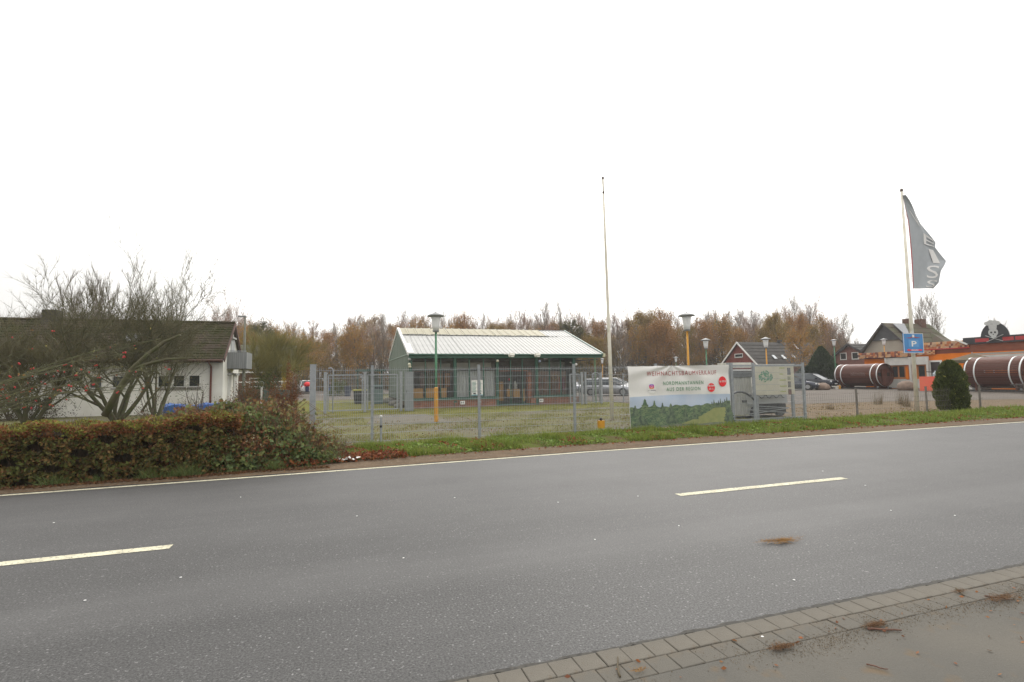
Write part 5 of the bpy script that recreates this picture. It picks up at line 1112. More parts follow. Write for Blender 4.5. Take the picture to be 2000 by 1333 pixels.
rbag = thing('red_bag', 'red bag in the open tail of the white estate car', 'bag', (g.x+.1, g.y-2.55, 0)); MB().lathe([(.30, .95), (.42, 1.1), (.40, 1.35), (.2, 1.5), (0, 1.52)], 10).build('sack', RED, rbag, smooth=True); MB().lathe([(.2, .3), (.25, .6), (.2, .95)], 8).build('blue_cover', mat('navy', (.03, .04, .09), .8), rbag)

# ------------------------------------------------------------------ person walking on the yard road
def _unused_skin(name, verts, edges, radii, m, parent, root=0, lev=2):
    me = bpy.data.meshes.new(name); me.from_pydata(verts, edges, []); o = bpy.data.objects.new(name, me); COL.objects.link(o)
    o.modifiers.new('skin', 'SKIN'); 
    if not me.skin_vertices: me.attributes
    return o
pg = W(645, 57); pe = thing('person', 'person in a dark jacket and blue jeans walking on the yard road', 'person', (pg.x, pg.y, 0), .4)
def limb(mb, pts, rad, n=10): mb.tube(pts, rad, n)
mb = MB()
mb.m = 0
for s_ in (-1, 1): limb(mb, [(s_*.09, .02*s_, .80), (s_*.10, .10*s_, .45), (s_*.10, .13*s_-.03, .06)], [.085, .06, .045])
mb.lathe([(.11, .72), (.15, .80), (.155, .88), (.13, .95)], 14); legs = mb
jeans = legs.build('jeans', mat('blue_jeans', (.045, .085, .20), .9), pe, smooth=True)
mb = MB(); mb.lathe([(.13, .84), (.16, .92), (.155, 1.0), (.18, 1.15), (.19, 1.26), (.10, 1.33), (.06, 1.36)], 14)
for s_ in (-1, 1): limb(mb, [(s_*.17, 0, 1.26), (s_*.23, -.05*s_, 1.02), (s_*.22, .10, .84)], [.062, .05, .04])
mb.build('jacket', mat('dark_jacket', (.03, .03, .035), .8), pe, smooth=True)
mb = MB(); mb.lathe([(.05, 1.33), (.05, 1.38), (.075, 1.42), (.085, 1.48), (.075, 1.55), (.03, 1.585), (0, 1.59)], 14)
for s_ in (-1, 1): mb.cbox((s_*.22, .12, .80), (.05, .06, .1)); mb.cbox((s_*.087, 0, 1.48), (.02, .03, .05))
mb.cbox((0, -.09, 1.47), (.02, .03, .04)); mb.build('body', mat('skin', (.42, .25, .18), .6), pe, smooth=True)
mb = MB(); mb.lathe([(.088, 1.47), (.094, 1.52), (.08, 1.575), (.04, 1.605), (0, 1.61)], 14, (0, .012, 0)); mb.build('hair', mat('reddish_hair', (.10, .05, .03), .8), pe, smooth=True)
mb = MB()
for s_ in (-1, 1): mb.cbox((s_*.10, .12*s_-.05, .03), (.09, .25, .07))
mb.build('shoes', mat('pale_shoes', (.5, .5, .5), .6), pe)
pe.scale = (.93, .93, .93)

# ------------------------------------------------------------------ left background: low house, street lamp, bins
lg = thing('low_brick_house', 'low brick house with a long grey tiled roof behind the pruned willow', 'house', (-8, 54.5, 0))
MB().box(-10.5, -4.7, 54, 60, -.1, 2.6).build('wall', newbrick('dull_brick', (.22, .11, .075), (.17, .08, .055), (.2, .16, .13)), lg, world=True)
tiled_roof(lg, -11, -4.4, 53.4, 2.55, 57, 5.3, 60.6, 12, .4, mat('greygreen_tiles', (.115, .115, .095), .9, (.09, .095, .06), 1.2))
MB().tube([(-11, 53.3, 2.5), (-4.4, 53.3, 2.5)], .07, 6).build('gutter', WHITE, lg, world=True)
window(lg, -8.3, -7.0, 1.1, 2.0, 54, .1); window(lg, -6.6, -5.4, 1.1, 2.0, 54, .1)
MB().box(-4.7, -4.2, 53, 53.2, 0, 2.2).build('pale_panel', mat('pale_pinkish_panel', (.36, .29, .25), .8), lg, world=True)
MB().box(-9, -4.7, 53.0, 53.1, 1.55, 1.66).build('white_rail', WHITE, lg, world=True)
g = W(476, 30); sl = thing('street_lamp', 'slender grey street lamp with a flat head beside the white house balcony', 'street lamp', (g.x, g.y, 0))
MB().tube([(0, 0, 0), (0, 0, 2.5), (0, 0, 5.45)], [.10, .085, .05], 8).build('pole', mat('aged_lamp_pole', (.20, .20, .15), .6, (.25, .25, .22), 3), sl); MB().cbox((-.16, 0, 5.47), (.42, .16, .08)).build('lamp_head', HAT, sl)
g = W(679, 53); mbn = thing('green_bin', 'dark blue grey wheeled bin standing against the clipped green hedge', 'bin', (g.x, g.y, 0)); MB().prism([(-.28, -.3, 0), (.28, -.3, 0), (.34, -.35, 1.0), (-.34, -.35, 1.0)], (0, .65, 0)).build('bin_body', mat('bin_blue', (.05, .06, .09), .5), mbn); MB().box(-.37, .37, -.4, .36, 1.0, 1.08).build('lid', DARK, mbn)
MB().tube([(-.3, .25, .1), (.3, .25, .1)], .1, 10).build('wheels', RUBBER, mbn)
g = W(540, 24); wbn = thing('water_tank', 'dark green plastic tank with a pale post beside the reddish bush', 'tank', (g.x, g.y, 0)); MB().box(-.5, .55, -.3, .3, 0, 1.22).build('tank_body', mat('tank_green', (.04, .07, .06), .5), wbn); MB().box(-.62, -.55, -.3, -.2, 0, 1.35).build('post', WH2, wbn)
# white plastic litter in the verge
for i, (px, py, w) in enumerate(((668, 898, .30), (688, 897, .28))):
    g = G(px, py, .06); t = thing('plastic_sheet', ('crumpled white plastic sheet in the red leaves, left half', 'crumpled white plastic sheet in the red leaves, right half')[i], 'litter', (g.x, g.y, 0.03)); rg = random.Random(i+9); mb = MB(); n = 9; V = []
    for a in range(n):
        for b in range(5): V.append((-w*.5+w*a/(n-1)+rg.uniform(-.02, .02), -.06+.03*b, .04+rg.uniform(-.015, .03)+.02*math.sin(a)))
    mb.add(V, [(a*5+b, (a+1)*5+b, (a+1)*5+b+1, a*5+b+1) for a in range(n-1) for b in range(4)]); mb.build('sheet', WHITE, t)

# ------------------------------------------------------------------ garden trees and shrubs, front left
def bare_tree(name, label, loc, seed, stems, height, maxlev, twig, tw_k, bark, up=.15, ang=.75, nch=(3, 5), lean=(0, 0), spread=.5, group=None, twigmat=None, cat='tree', base_r=.12, ratio=.64, twl=.5, tww=.008, spr=.7, tup=.25):
    t = thing(name, label, cat, loc, 0, group); rg = random.Random(seed); ng = np.random.default_rng(seed); mb = MB(); ends = []
    for k in range(stems):
        a = 2*PI*k/stems+rg.uniform(-.4, .4); d = Vector((math.cos(a)*spread*rg.uniform(.4, 1.1)+lean[0], math.sin(a)*spread*rg.uniform(.4, 1.1)+lean[1], 1))
        grow(rg, (rg.uniform(-.08, .08), rg.uniform(-.08, .08), 0), d, height*.55*rg.uniform(.8, 1.1), base_r*rg.uniform(.7, 1), 0, maxlev, mb, ends, up, .18, nch, ang, ratio, segs=5, cstart=.3)
    mb.build('trunk', bark, t, smooth=True)
    P = np.array([e[0] for e in ends]); D = np.array([e[1] for e in ends])
    V, Fc = twigs_np(ng, P, D, twl, tww, spr, tup, tw_k); npmesh('twigs', V, Fc, twigmat or twig, t)
    return t, P
TWG = leafmat('twig_grey_brown', [(.13, .11, .085), (.17, .145, .12), (.10, .085, .06)], transl=0)
TWM = leafmat('twig_mossy', [(.10, .095, .04), (.15, .135, .06), (.09, .08, .045), (.18, .155, .10)], transl=0)
MINR[0] = .020
tA, _ = bare_tree('bare_tree', 'old bare tree with fanning sideways branches rising behind the dark chimney', W(100, 43), 11, 4, 8.8, 4, TWG, 6, BARK, up=.0, ang=1.05, nch=(5, 7), spread=.7, base_r=.26, ratio=.60, twl=.9, tww=.028, spr=.7, tup=-.05, lean=(-.25, 0))
tB, _ = bare_tree('bare_tree', 'tall upright bare tree behind the ridge of the white house', W(190, 42), 12, 4, 10.2, 3, TWG, 6, BARK, up=.3, ang=.75, nch=(3, 5), spread=.55, base_r=.14, twl=1.1, tww=.020, tup=.6, spr=.35)
MINR[0] = .0075
tC, _ = bare_tree('mossy_fruit_tree', 'leaning mossy old fruit tree with tangled twigs in front of the white house', W(228, 20.5), 21, 6, 5.7, 4, TWM, 4, MOSSBARK, up=.10, ang=1.0, nch=(3, 5), lean=(.16, 0), spread=1.0, base_r=.10, twl=.42, tww=.007, spr=.8, ratio=.66)
tD, _ = bare_tree('mossy_fruit_tree', 'smaller mossy fruit tree at the left picture edge before the white house', W(60, 19), 35, 6, 3.9, 4, TWM, 4, MOSSBARK, up=.05, ang=.9, nch=(3, 5), spread=.7, base_r=.10, twl=.5, tww=.009)
tE, _ = bare_tree('mossy_fruit_tree', 'upright bare fruit tree with long shoots before the right half of the mossy roof', W(305, 23), 41, 5, 5.6, 4, TWM, 3, MOSSBARK, up=.2, ang=.8, nch=(3, 5), spread=.6, base_r=.075, twl=.5, tww=.007, tup=.4)
MINR[0] = .004
# one thick leaning limb crosses the white wall
mb = MB(); lp = [aY(205, 812, 19.5), aY(232, 762, 19.3), aY(258, 722, 19.2), aY(290, 692, 19), aY(322, 668, 19), aY(352, 655, 18.8)]
mb.tube(lp, [.11, .10, .085, .07, .055, .04], 8); mb.tube([lp[2], aY(285, 712, 19), aY(325, 702, 18.8), aY(375, 700, 18.6)], [.07, .055, .04, .02], 7)
mb.tube([aY(276, 806, 18), aY(292, 780, 18), aY(318, 752, 18), aY(330, 722, 18)], [.035, .03, .02, .012], 6); mb.build('leaning_limb', MOSSBARK, tC, smooth=True, world=True)
LV = {}
def bush(name, label, loc, dims, n, size, cols, seed, cat='shrub', twn=400, group=None, dome=True, mname=None, stem=None, hollow=.35, kindleaf='stuff'):
    t = thing(name, label, cat, loc, 0, group); ng = np.random.default_rng(seed)
    d = rdir(ng, n); d[:, 2] = np.abs(d[:, 2]) if dome else d[:, 2]
    r = (hollow+(1-hollow)*ng.random(n)**.6)*(1+.18*np.sin(d[:, 0]*7+seed)+.14*np.sin(d[:, 1]*9+seed*2)+.12*np.sin(d[:, 2]*8))
    P = d*r[:, None]*np.array(dims)*np.array([.5, .5, 1.0 if dome else .5]); 
    if not dome: P[:, 2] += dims[2]*.5
    P[:, 2] = np.maximum(P[:, 2], .03)
    V, Fc = leaves_np(ng, P, size); npmesh('foliage', V, Fc, leafmat(mname or name+'_leaf_'+str(seed), cols), t, kind=kindleaf)
    mb = MB(); rg = random.Random(seed); ends = []
    for k in range(5): grow(rg, (0, 0, 0), (rg.uniform(-.5, .5), rg.uniform(-.5, .5), 1), dims[2]*.6, .02+.01*dims[2], 0, 2, mb, ends, .1, .15, (2, 4), .7, sides=(5, 4, 3, 3, 3), segs=3)
    mb.build('stems', stem or BARK, t); return t
DG = [(.030, .050, .018), (.045, .075, .025), (.06, .09, .03)]
RB = [(.14, .045, .02), (.20, .075, .025), (.09, .035, .018), (.16, .09, .03)]
OG = [(.10, .11, .03), (.07, .08, .025), (.15, .12, .03), (.13, .07, .025)]
bush('red_leaved_shrub', 'tall reddish brown shrub at the corner of the brick house left of the fence', W(567, 27), (.75, .9, 2.25), 3600, .07, [(.17, .055, .022), (.24, .09, .03), (.11, .04, .02), (.18, .09, .03)], 3)
bush('red_leaved_shrub', 'low rust red shrub beside the dark green tank', W(545, 20), (1.3, 1.0, 1.45), 5200, .06, RB, 4)
bush('yellow_shrub', 'small bright yellow leaved shrub before the low brick house', W(561, 30), (1.0, 1.0, 1.85), 2600, .07, [(.42, .30, .03), (.30, .22, .03), (.35, .20, .03)], 5)
bush('evergreen_shrub', 'dark green shrub under the pruned willow', W(512, 27), (2.6, 1.6, 1.75), 6000, .07, DG, 6)
bush('orange_shrub', 'orange brown shrub at the foot of the grey street lamp', W(486, 26), (1.7, 1.4, 1.7), 4200, .06, [(.20, .10, .03), (.14, .08, .03), (.22, .07, .03), (.08, .08, .03)], 7)
bush('rose_bush', 'thin leafy rose bush in front of the three arched windows', W(383, 16), (2.4, 1.2, 1.5), 900, .05, [(.05, .08, .03), (.08, .11, .04), (.12, .07, .04)], 8, hollow=.1)
bush('rose_bush', 'thin leafy bush left of the arched windows behind the hedge', W(300, 15), (2.6, 1.2, 1.35), 1100, .05, [(.05, .08, .03), (.09, .12, .04), (.10, .07, .03)], 9, hollow=.1)
bush('evergreen_shrub', 'dark shrub at the left picture edge behind the hedge', W(20, 24), (4, 2, 2.4), 9000, .07, [(.05, .05, .02), (.07, .065, .03), (.09, .05, .03)], 13)
bush('clipped_hedge_block', 'small clipped yellow green hedge beside the yard road', W(660, 55), (2.3, 2.0, 1.42), 6000, .09, [(.09, .12, .025), (.12, .15, .03), (.07, .10, .02)], 10, cat='hedge', hollow=.75)
bush('round_bush', 'little dark round bush beside the pale panel of the brick house', W(579, 52), (1.2, 1.2, 1.3), 1500, .08, RB, 14)

# pruned willow with a dense flat head of thin upright shoots
pw_, PP = bare_tree('pruned_willow', 'mossy pollarded tree with a dense head of thin olive shoots before the brick house', W(524, 36), 51, 1, 5.2, 3, TWM, 12, MOSSBARK, up=.02, ang=1.25, nch=(5, 7), spread=.03, base_r=.22, ratio=.62, twl=1.6, tww=.016, spr=.75, tup=.7, twigmat=leafmat('willow_shoots', [(.19, .17, .05), (.24, .21, .06), (.14, .13, .045)], transl=0))

# long beech hedge along the road
hd = thing('beech_hedge', 'long clipped beech hedge with brown leaves and a yellow green top along the road', 'hedge', (-6, 10.9, 0))
ng = np.random.default_rng(77)
def hbase(x): return 10.22 + .02*np.sin(x*3) + .10*np.clip((x+2.6)/1.2, 0, 1)
def hheight(x): return .90 + .02*(x+6) + .035*np.sin(x*2.1)+.03*np.sin(x*5.3+1)
n = 70000
X = ng.uniform(-10.5, -1.7, n); dth = 1.25; s_ = ng.random(n)
side = ng.random(n)
Y = np.where(side < .55, hbase(X)+.16*ng.random(n)**1.5+.04*np.sin(X*9)+.03*np.sin(X*23), hbase(X)+dth*ng.random(n))
Z = np.where(side < .55, .04+ng.random(n)*hheight(X), hheight(X)*(1-.14*ng.random(n)**1.5)+.04*np.sin(X*7+Y*5)+ng.normal(0, .012, n))
P = np.stack([X, Y, Z], 1)
top = (side >= .55) & (ng.random(n) < .85)
keep = ~((side < .55) & (np.sin(X*13.1+Z*9)+np.sin(X*7.3-Z*14) + np.sin(X*3.7+Z*21) > 1.15))
rightfade = np.clip((X+3.2)/1.2, 0, 1)
front_top = (side < .55) & (Z > hheight(X)*.80)
for nm, msk, cols, sz in (('front_leaves', (side < .55) & ~front_top, [(.11, .085, .03), (.16, .19, .055), (.05, .045, .018), (.19, .09, .035), (.11, .14, .04), (.28, .17, .065), (.06, .07, .024)], .066),
                          ('rusty_rim_leaves', (front_top | ((side >= .55) & ~top)), [(.20, .065, .028), (.26, .11, .04), (.13, .055, .025), (.17, .14, .04)], .052),
                          ('top_leaves', top, [(.20, .22, .045), (.27, .25, .05), (.15, .18, .04), (.26, .16, .04)], .046)):
    m_ = msk & keep; V, Fc = leaves_np(ng, P[m_] - np.array([-6, 10.9, 0]), sz); npmesh(nm, V, Fc, leafmat(nm, cols), hd, kind='stuff')
n = 9000; X = ng.uniform(-10.5, -1.8, n); P = np.stack([X, hbase(X)+.10+ng.random(n)*1.0, ng.random(n)*.75], 1) - np.array([-6, 10.9, 0])
V, Fc = twigs_np(ng, P, np.tile([0, -.1, 1.], (n, 1)), .38, .012, .6, .3); npmesh('branches', V, Fc, leafmat('hedge_twigs', [(.05, .035, .022), (.08, .05, .035)], transl=0), hd, kind='stuff')
mb = MB(); rg = random.Random(5); x = -10.4
while x < -1.8: mb.tube([(x+6, -.45+rg.uniform(-.1, .1), 0), (x+6+rg.uniform(-.1, .1), -.4, .4), (x+6+rg.uniform(-.15, .15), -.4, .8)], [.018, .012, .006], 5); x += rg.uniform(.12, .3)
mb.build('stems', BARK, hd)
core = MB(); nn = 30; V = []  # dark solid core added inside the hedge leaves to block light
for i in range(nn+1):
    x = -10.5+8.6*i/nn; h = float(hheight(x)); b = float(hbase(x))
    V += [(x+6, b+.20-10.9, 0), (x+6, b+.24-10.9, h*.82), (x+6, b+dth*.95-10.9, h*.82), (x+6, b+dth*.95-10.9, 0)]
core.add(V, [(i*4+j, (i+1)*4+j, (i+1)*4+j+1, i*4+j+1) for i in range(nn) for j in range(3)]); core.build('light_blocking_core', mat('hedge_inside', (.030, .024, .013), .95, (.055, .04, .022), 22, bump=.8, bscale=60), hd)

# bramble thicket at the hedge end
br = thing('bramble_thicket', 'untidy bramble and rose thicket with red stems between the hedge and the fence end post', 'bush', (-1.5, 11.3, 0))
n = 24000; X = ng.uniform(-3.1, .12, n)
def bh_(x): return np.interp(x, [-3.2, -2.5, -1.9, -1.35, -.95, -.65, -.35, -.1, .15], [.95, .98, 1.05, 1.05, .86, .62, .38, .2, .08])
u_ = ng.random(n)
Yf = 10.30+.35*np.clip((X+1.5)/1.6, 0, 1)+.25*np.clip((X+.3)/.8, 0, 1)
yy = ng.random(n)**1.3; Y = Yf+yy*1.7
hh = bh_(X)*np.sin(np.clip(.42+yy*1.6, 0, PI-.5))**.6*(1+.10*np.sin(X*8+Y*6)+.08*np.sin(X*17-Y*11))
Z = hh*(1-.8*ng.random(n)**2.2*(u_ < .7)) ; Z = np.where(yy < .12, hh*ng.random(n), Z)
P = np.stack([X, Y, Z], 1)-np.array([-1.5, 11.3, 0]); grn = (ng.random(n) < .32+.30*np.sin(X*4+Z*5+Y*2)+.30*(Z < .35)-.2*(X < -2.2))
V, Fc = leaves_np(ng, P[grn], .085, aspect=.75); npmesh('green_leaves', V, Fc, leafmat('bramble_green', [(.12, .175, .075), (.19, .25, .11), (.22, .26, .08), (.08, .12, .045)]), br, kind='stuff')
V, Fc = leaves_np(ng, P[~grn], .055); npmesh('brown_leaves', V, Fc, leafmat('bramble_brown', [(.28, .12, .06), (.19, .09, .05), (.34, .19, .075), (.17, .14, .055)]), br, kind='stuff')
V, Fc = twigs_np(ng, P[::9], np.tile([.2, -.2, .6], (len(P[::9]), 1)), .35, .008, .8, .1); npmesh('thin_shoots', V, Fc, leafmat('bramble_twigs', [(.13, .06, .04), (.09, .07, .04), (.18, .10, .07)], transl=0), br, kind='stuff')
mb = MB(); rg = random.Random(6)
for i in range(70):
    x = rg.uniform(-3, -.3); y = rg.uniform(10.6, 11.9); h = float(bh_(x))*rg.uniform(.8, 1.2); a = rg.uniform(-1, 1)*.9; b = rg.uniform(-.5, .2)
    mb.tube([(x+1.5, y-11.3, 0), (x+1.5+a*.3, y-11.3+b*.2, h*.8), (x+1.5+a*.7, y-11.3+b*.6, h*1.05), (x+1.5+a*1.1, y-11.3+b, h*.85)], [.008, .006, .005, .003], 4, caps=False)
shp = []
for i in range(90):
    x = rg.uniform(-2.9, -.15); y = rg.uniform(10.5, 11.8); h = float(bh_(x))*rg.uniform(.95, 1.2)+.05; a = rg.uniform(-.5, .8)*.5; b = rg.uniform(-.4, .1)
    P_ = [(x+1.5, y-11.3, h*.5), (x+1.5+a*.4, y-11.3+b*.4, h*.95), (x+1.5+a, y-11.3+b, h*1.02)]; mb.tube(P_, [.006, .004, .002], 4, caps=False)
    for q in range(11):
        t_ = q/10; A_, B_ = (P_[0], P_[1]) if t_ < .5 else (P_[1], P_[2]); f_ = (t_ % .5)*2 if t_ < 1 else 1; shp.append([A_[k]*(1-f_)+B_[k]*f_+rg.uniform(-.04, .04) for k in range(3)])
V_, F_ = leaves_np(ng, np.array(shp), .08, aspect=.7); npmesh('shoot_leaves', V_, F_, leafmat('shoot_leaf', [(.13, .17, .07), (.20, .23, .09), (.26, .13, .06), (.09, .12, .05), (.28, .18, .07)]), br, kind='stuff')
mb.build('arching_stems', mat('bramble_stem', (.17, .07, .05), .7, (.12, .10, .05), 6), br)
mb = MB(); mb.tube([(.75, -.3, .1), (.86, -.25, .5), (.98, -.2, .85)], [.012, .01, .006], 5); mb.tube([(.35, -.3, .15), (.7, -.35, .62), (.95, -.3, .9)], [.01, .008, .004], 5); mb.build('bent_cane', mat('pale_cane', (.28, .22, .15), .8), br)

# berry shrub reaching in from the left
bs = thing('berry_shrub', 'thorny shrub with long green shoots and red berries reaching in from the left edge', 'shrub', (-7.2, 11.9, 0))
mb = MB(); rg = random.Random(12); tips = []
for i in range(34):
    px = rg.uniform(60, 330) if i % 3 else rg.uniform(-20, 120); py = rg.uniform(640, 800); Yd = rg.uniform(10.8, 12.6)
    e = Vector(aY(px, py, Yd)); s = Vector((-7.0+rg.uniform(-.6, .3), rg.uniform(11.3, 12.4), rg.uniform(.3, 1.1)))
    m1 = s.lerp(e, .4)+Vector((0, 0, rg.uniform(.1, .5))); m2 = s.lerp(e, .75)+Vector((0, 0, rg.uniform(.05, .35)))
    pts = [s, m1, m2, e]; q = [pts[0].lerp(pts[1], t) if False else None for t in ()]
    P = []
    for k in range(9):
        t = k/8; P.append(s*(1-t)**3+m1*3*t*(1-t)**2+m2*3*t*t*(1-t)+e*t**3)
    P = [p+Vector((7.2, -11.9, 0)) for p in P]; mb.tube(P, [.010*(1-.65*k/8) for k in range(9)], 5, caps=False)
    for k in range(3, 9):
        for r_ in range(2):
            d = Vector((rg.uniform(-.3, .6), rg.uniform(-.5, .3), rg.uniform(-.5, .6))); f = P[k]+d*rg.uniform(.25, .7); mb.tube([P[k], P[k].lerp(f, .5)+Vector((0, 0, .03)), f], [.004, .003, .0015], 3, caps=False); tips.append(f); tips.append(P[k])
for k in range(7): mb.tube([(rg.uniform(-.3, .3), rg.uniform(-.3, .3), 0), (rg.uniform(-.3, .4), rg.uniform(-.3, .3), .6), (rg.uniform(-.2, .5), rg.uniform(-.3, .3), 1.3)], [.03, .022, .014], 6)
mb.build('shoots', mat('green_grey_shoot', (.13, .14, .065), .8, (.10, .09, .05), 5), bs)
mb = MB(); vis = [p for p in tips if p.x > .3]
rg.shuffle(vis)
for p in vis[:85]:
    for k in range(rg.randint(1, 3)):
        c = p+Vector((rg.uniform(-.025, .025), rg.uniform(-.02, .02), rg.uniform(-.03, .0))); r_ = rg.uniform(.011, .017)
        mb.lathe([(0, -r_), (r_*.8, -r_*.6), (r_, 0), (r_*.8, r_*.6), (0, r_)], 6, tuple(c))
mb.build('berries', mat('berry_red', (.55, .025, .025), .35, (.42, .02, .02), 20), bs, kind='stuff')
ngb = np.random.default_rng(5); Pv = np.array([tuple(p) for p in vis[60:200]]); V, Fc = leaves_np(ngb, Pv, .045); npmesh('last_leaves', V, Fc, leafmat('last_yellow_leaves', [(.35, .33, .10), (.28, .12, .04), (.22, .20, .06)]), bs, kind='stuff')

# ------------------------------------------------------------------ evergreens on the right
def conifer(name, label, loc, h, w, n, cols, seed, flat=1.0, cat='tree', tip=1.0, mname=None, size=.07):
    t = thing(name, label, cat, loc); ng = np.random.default_rng(seed); z = ng.random(n)**.85
    prof = (1-z)**tip if tip < 1.5 else np.minimum(1, np.sqrt(np.clip(1-z**3, 0, 1)))*(.82+.18*np.sin(np.clip(z*2.6, 0, PI)))*(1-.05*z)
    if tip < 1.5: prof = np.minimum(prof, .25+z*6)
    a = ng.random(n)*2*PI; r = w*.5*prof*(.62+.50*ng.random(n)**.5)*(1+.10*np.sin(a*5+z*9)+.10*np.sin(a*9-z*21)+.06*np.sin(a*17+z*37))
    P = np.stack([r*np.cos(a), r*np.sin(a), .03+z*h*(1+.02*np.sin(a*3))], 1)
    D = np.stack([np.cos(a)*.5, np.sin(a)*.5, np.full(n, .7)], 1); b = np.cross(D, rdir(ng, n)); b /= np.linalg.norm(b, axis=1)[:, None]+1e-9
    s = (size*ng.uniform(.6, 1.4, n))[:, None]; V = np.stack([P-b*s*.35, P+b*s*.35, P+D*s*1.3], 1).reshape(-1, 3)
    npmesh('foliage', V, np.arange(3*n).reshape(n, 3), leafmat(mname or name+str(seed), cols), t, kind='stuff')
    MB().tube([(0, 0, 0), (0, 0, h*.85)], [w*.04+.02, .01], 7).build('trunk', BARK, t)
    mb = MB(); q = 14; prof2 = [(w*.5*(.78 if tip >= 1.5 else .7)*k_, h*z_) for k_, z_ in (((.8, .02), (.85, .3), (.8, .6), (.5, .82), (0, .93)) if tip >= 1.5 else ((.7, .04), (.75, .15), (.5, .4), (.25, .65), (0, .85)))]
    mb.lathe(prof2, q); mb.build('inner_shade_core', mat('inner_green_brown', (.022, .026, .012), .95, (.035, .035, .018), 20, bump=.6), t); return t  # solid dark core: shade between the sprays put into its colour
th = conifer('thuja', 'rounded dark green thuja with a few yellow leaves behind the low wire fence', (23.75, 14.35, 0), 1.98, .98, 26000, [(.055, .075, .02), (.09, .115, .03), (.14, .165, .045), (.05, .07, .022)], 3, tip=2, cat='shrub', size=.062)
ngb = np.random.default_rng(15); a = ngb.uniform(PI*.9, PI*1.9, 46); z = ngb.uniform(.25, 1.6, 46); Pv = np.stack([.50*np.cos(a), .50*np.sin(a), z], 1); V, Fc = leaves_np(ngb, Pv, .07); npmesh('caught_yellow_leaves', V, Fc, leafmat('caught_yellow', [(.40, .38, .08), (.30, .30, .08)]), th, kind='stuff')
gg = W(1607, 60); conifer('cypress', 'dark conical cypress behind the blue black car', (gg.x, gg.y, 0), 4.6, 4.6, 20000, [(.03, .05, .025), (.045, .07, .03), (.065, .09, .04)], 4, tip=.8, size=.16)
gg = W(1583, 58); conifer('evergreen_shrub', 'low dark evergreen left of the conical cypress', (gg.x, gg.y, 0), 2.3, 3.0, 7000, [(.018, .03, .018), (.03, .045, .022)], 6, tip=2, cat='shrub', size=.14)

# ------------------------------------------------------------------ woodland behind
def proto(seed, h, spread_r, twl, tww, k, cols, leafn=0, lcols=None, lsize=.14, up=.2, ang=.55, trunkc=None, nch=(4, 6), start=.3, spr=.6, tup=.3, lev=2, crown=.7):
    rg = random.Random(seed); ng = np.random.default_rng(seed); mb = MB(); ends = []
    pts = [Vector((0, 0, 0))]
    for i in range(7): pts.append(Vector((rg.uniform(-.12, .12)*i*.5, rg.uniform(-.12, .12)*i*.5, h*.92*(i+1)/7)))
    mb.tube(pts, [h*.013*(1-.85*i/7)+.01 for i in range(8)], 6, caps=False)
    nb = int(h*1.7)
    for i in range(nb):
        t = start+(1-start)*i/nb; x = t*7; j = min(int(x), 6); p = pts[j].lerp(pts[j+1], x-j); a = rg.uniform(0, 2*PI)
        L_ = spread_r*(1.15-t*crown)*rg.uniform(.6, 1.1); d = Vector((math.cos(a), math.sin(a), .45+t*.8+up))
        grow(rg, p, d, L_, h*.0045*(1.2-t), 1, lev, mb, ends, up, .15, nch, ang, .6, (4, 4, 3, 3, 3), segs=3, cstart=.3)
    P = np.array([tuple(e[0]) for e in ends]); D = np.array([tuple(e[1]) for e in ends])
    V, Fc = twigs_np(ng, P, D, twl, tww, spr, tup, k)
    o = {'trunk': mb, 'tw': (V, Fc), 'cols': cols}
    if leafn:
        idx = ng.integers(0, len(P), leafn); Q = P[idx]+ng.normal(0, .45, (leafn, 3)); o['lf'] = leaves_np(ng, Q, lsize, aspect=.8); o['lc'] = lcols
    return o
PR = []
MINR[0] = .013
def mk(i, name, pr, bark):
    t = thing(name, None, 'tree', (0, 0, -50)); pr['trunk'].build('trunk', bark, t, smooth=True); npmesh('twigs', pr['tw'][0], pr['tw'][1], leafmat('forest_twig_%s' % 'abcdefghij'[i], pr['cols'], transl=0), t)
    if 'lf' in pr: npmesh('leaves', pr['lf'][0], pr['lf'][1], leafmat('forest_leaf_%s' % 'abcdefghij'[i], pr['lc']), t, kind='stuff')
    PR.append(t); return t
GB = [(.20, .165, .13), (.26, .215, .175), (.15, .125, .09)]; BB = [(.25, .165, .08), (.32, .21, .10), (.19, .13, .065)]; RBT = [(.31, .20, .155), (.25, .16, .12), (.36, .24, .185)]
BKF = mat('forest_bark', (.15, .13, .10), .95, (.10, .09, .06), 1.5); BKB = mat('pale_birch_bark', (.34, .32, .29), .9, (.16, .14, .12), 3)
mk(0, 'oak_tree', proto(101, 12, 3.6, 1.2, .024, 7, BB, 5200, [(.40, .185, .05), (.30, .16, .05), (.46, .21, .055), (.24, .165, .055)], .16), BKF)
mk(1, 'oak_tree', proto(102, 11, 3.4, 1.2, .024, 7, BB, 6000, [(.31, .22, .055), (.25, .20, .05), (.37, .215, .055), (.21, .18, .05)], .16), BKF)
mk(2, 'bare_woodland_tree', proto(103, 13, 3.8, 1.3, .024, 6, GB, 0, up=.35, tup=.35, spr=.6, ang=.8, crown=.45), BKF)
mk(3, 'bare_woodland_tree', proto(104, 13.5, 4.2, 1.3, .024, 7, RBT, 500, [(.28, .15, .07), (.22, .14, .07)], .13, up=.3, tup=.3, spr=.7, ang=.8, crown=.45), BKF)
mk(4, 'birch_tree', proto(105, 14, 2.9, 1.3, .020, 6, RBT, 0, up=.45, tup=.2, spr=.7, ang=.7, crown=.6), BKB)
mk(5, 'larch_tree', proto(106, 12, 2.2, .9, .028, 7, [(.20, .13, .045), (.16, .10, .04)], 3000, [(.44, .30, .09), (.37, .24, .07), (.30, .21, .07)], .14, up=-.1, ang=.7), BKF)
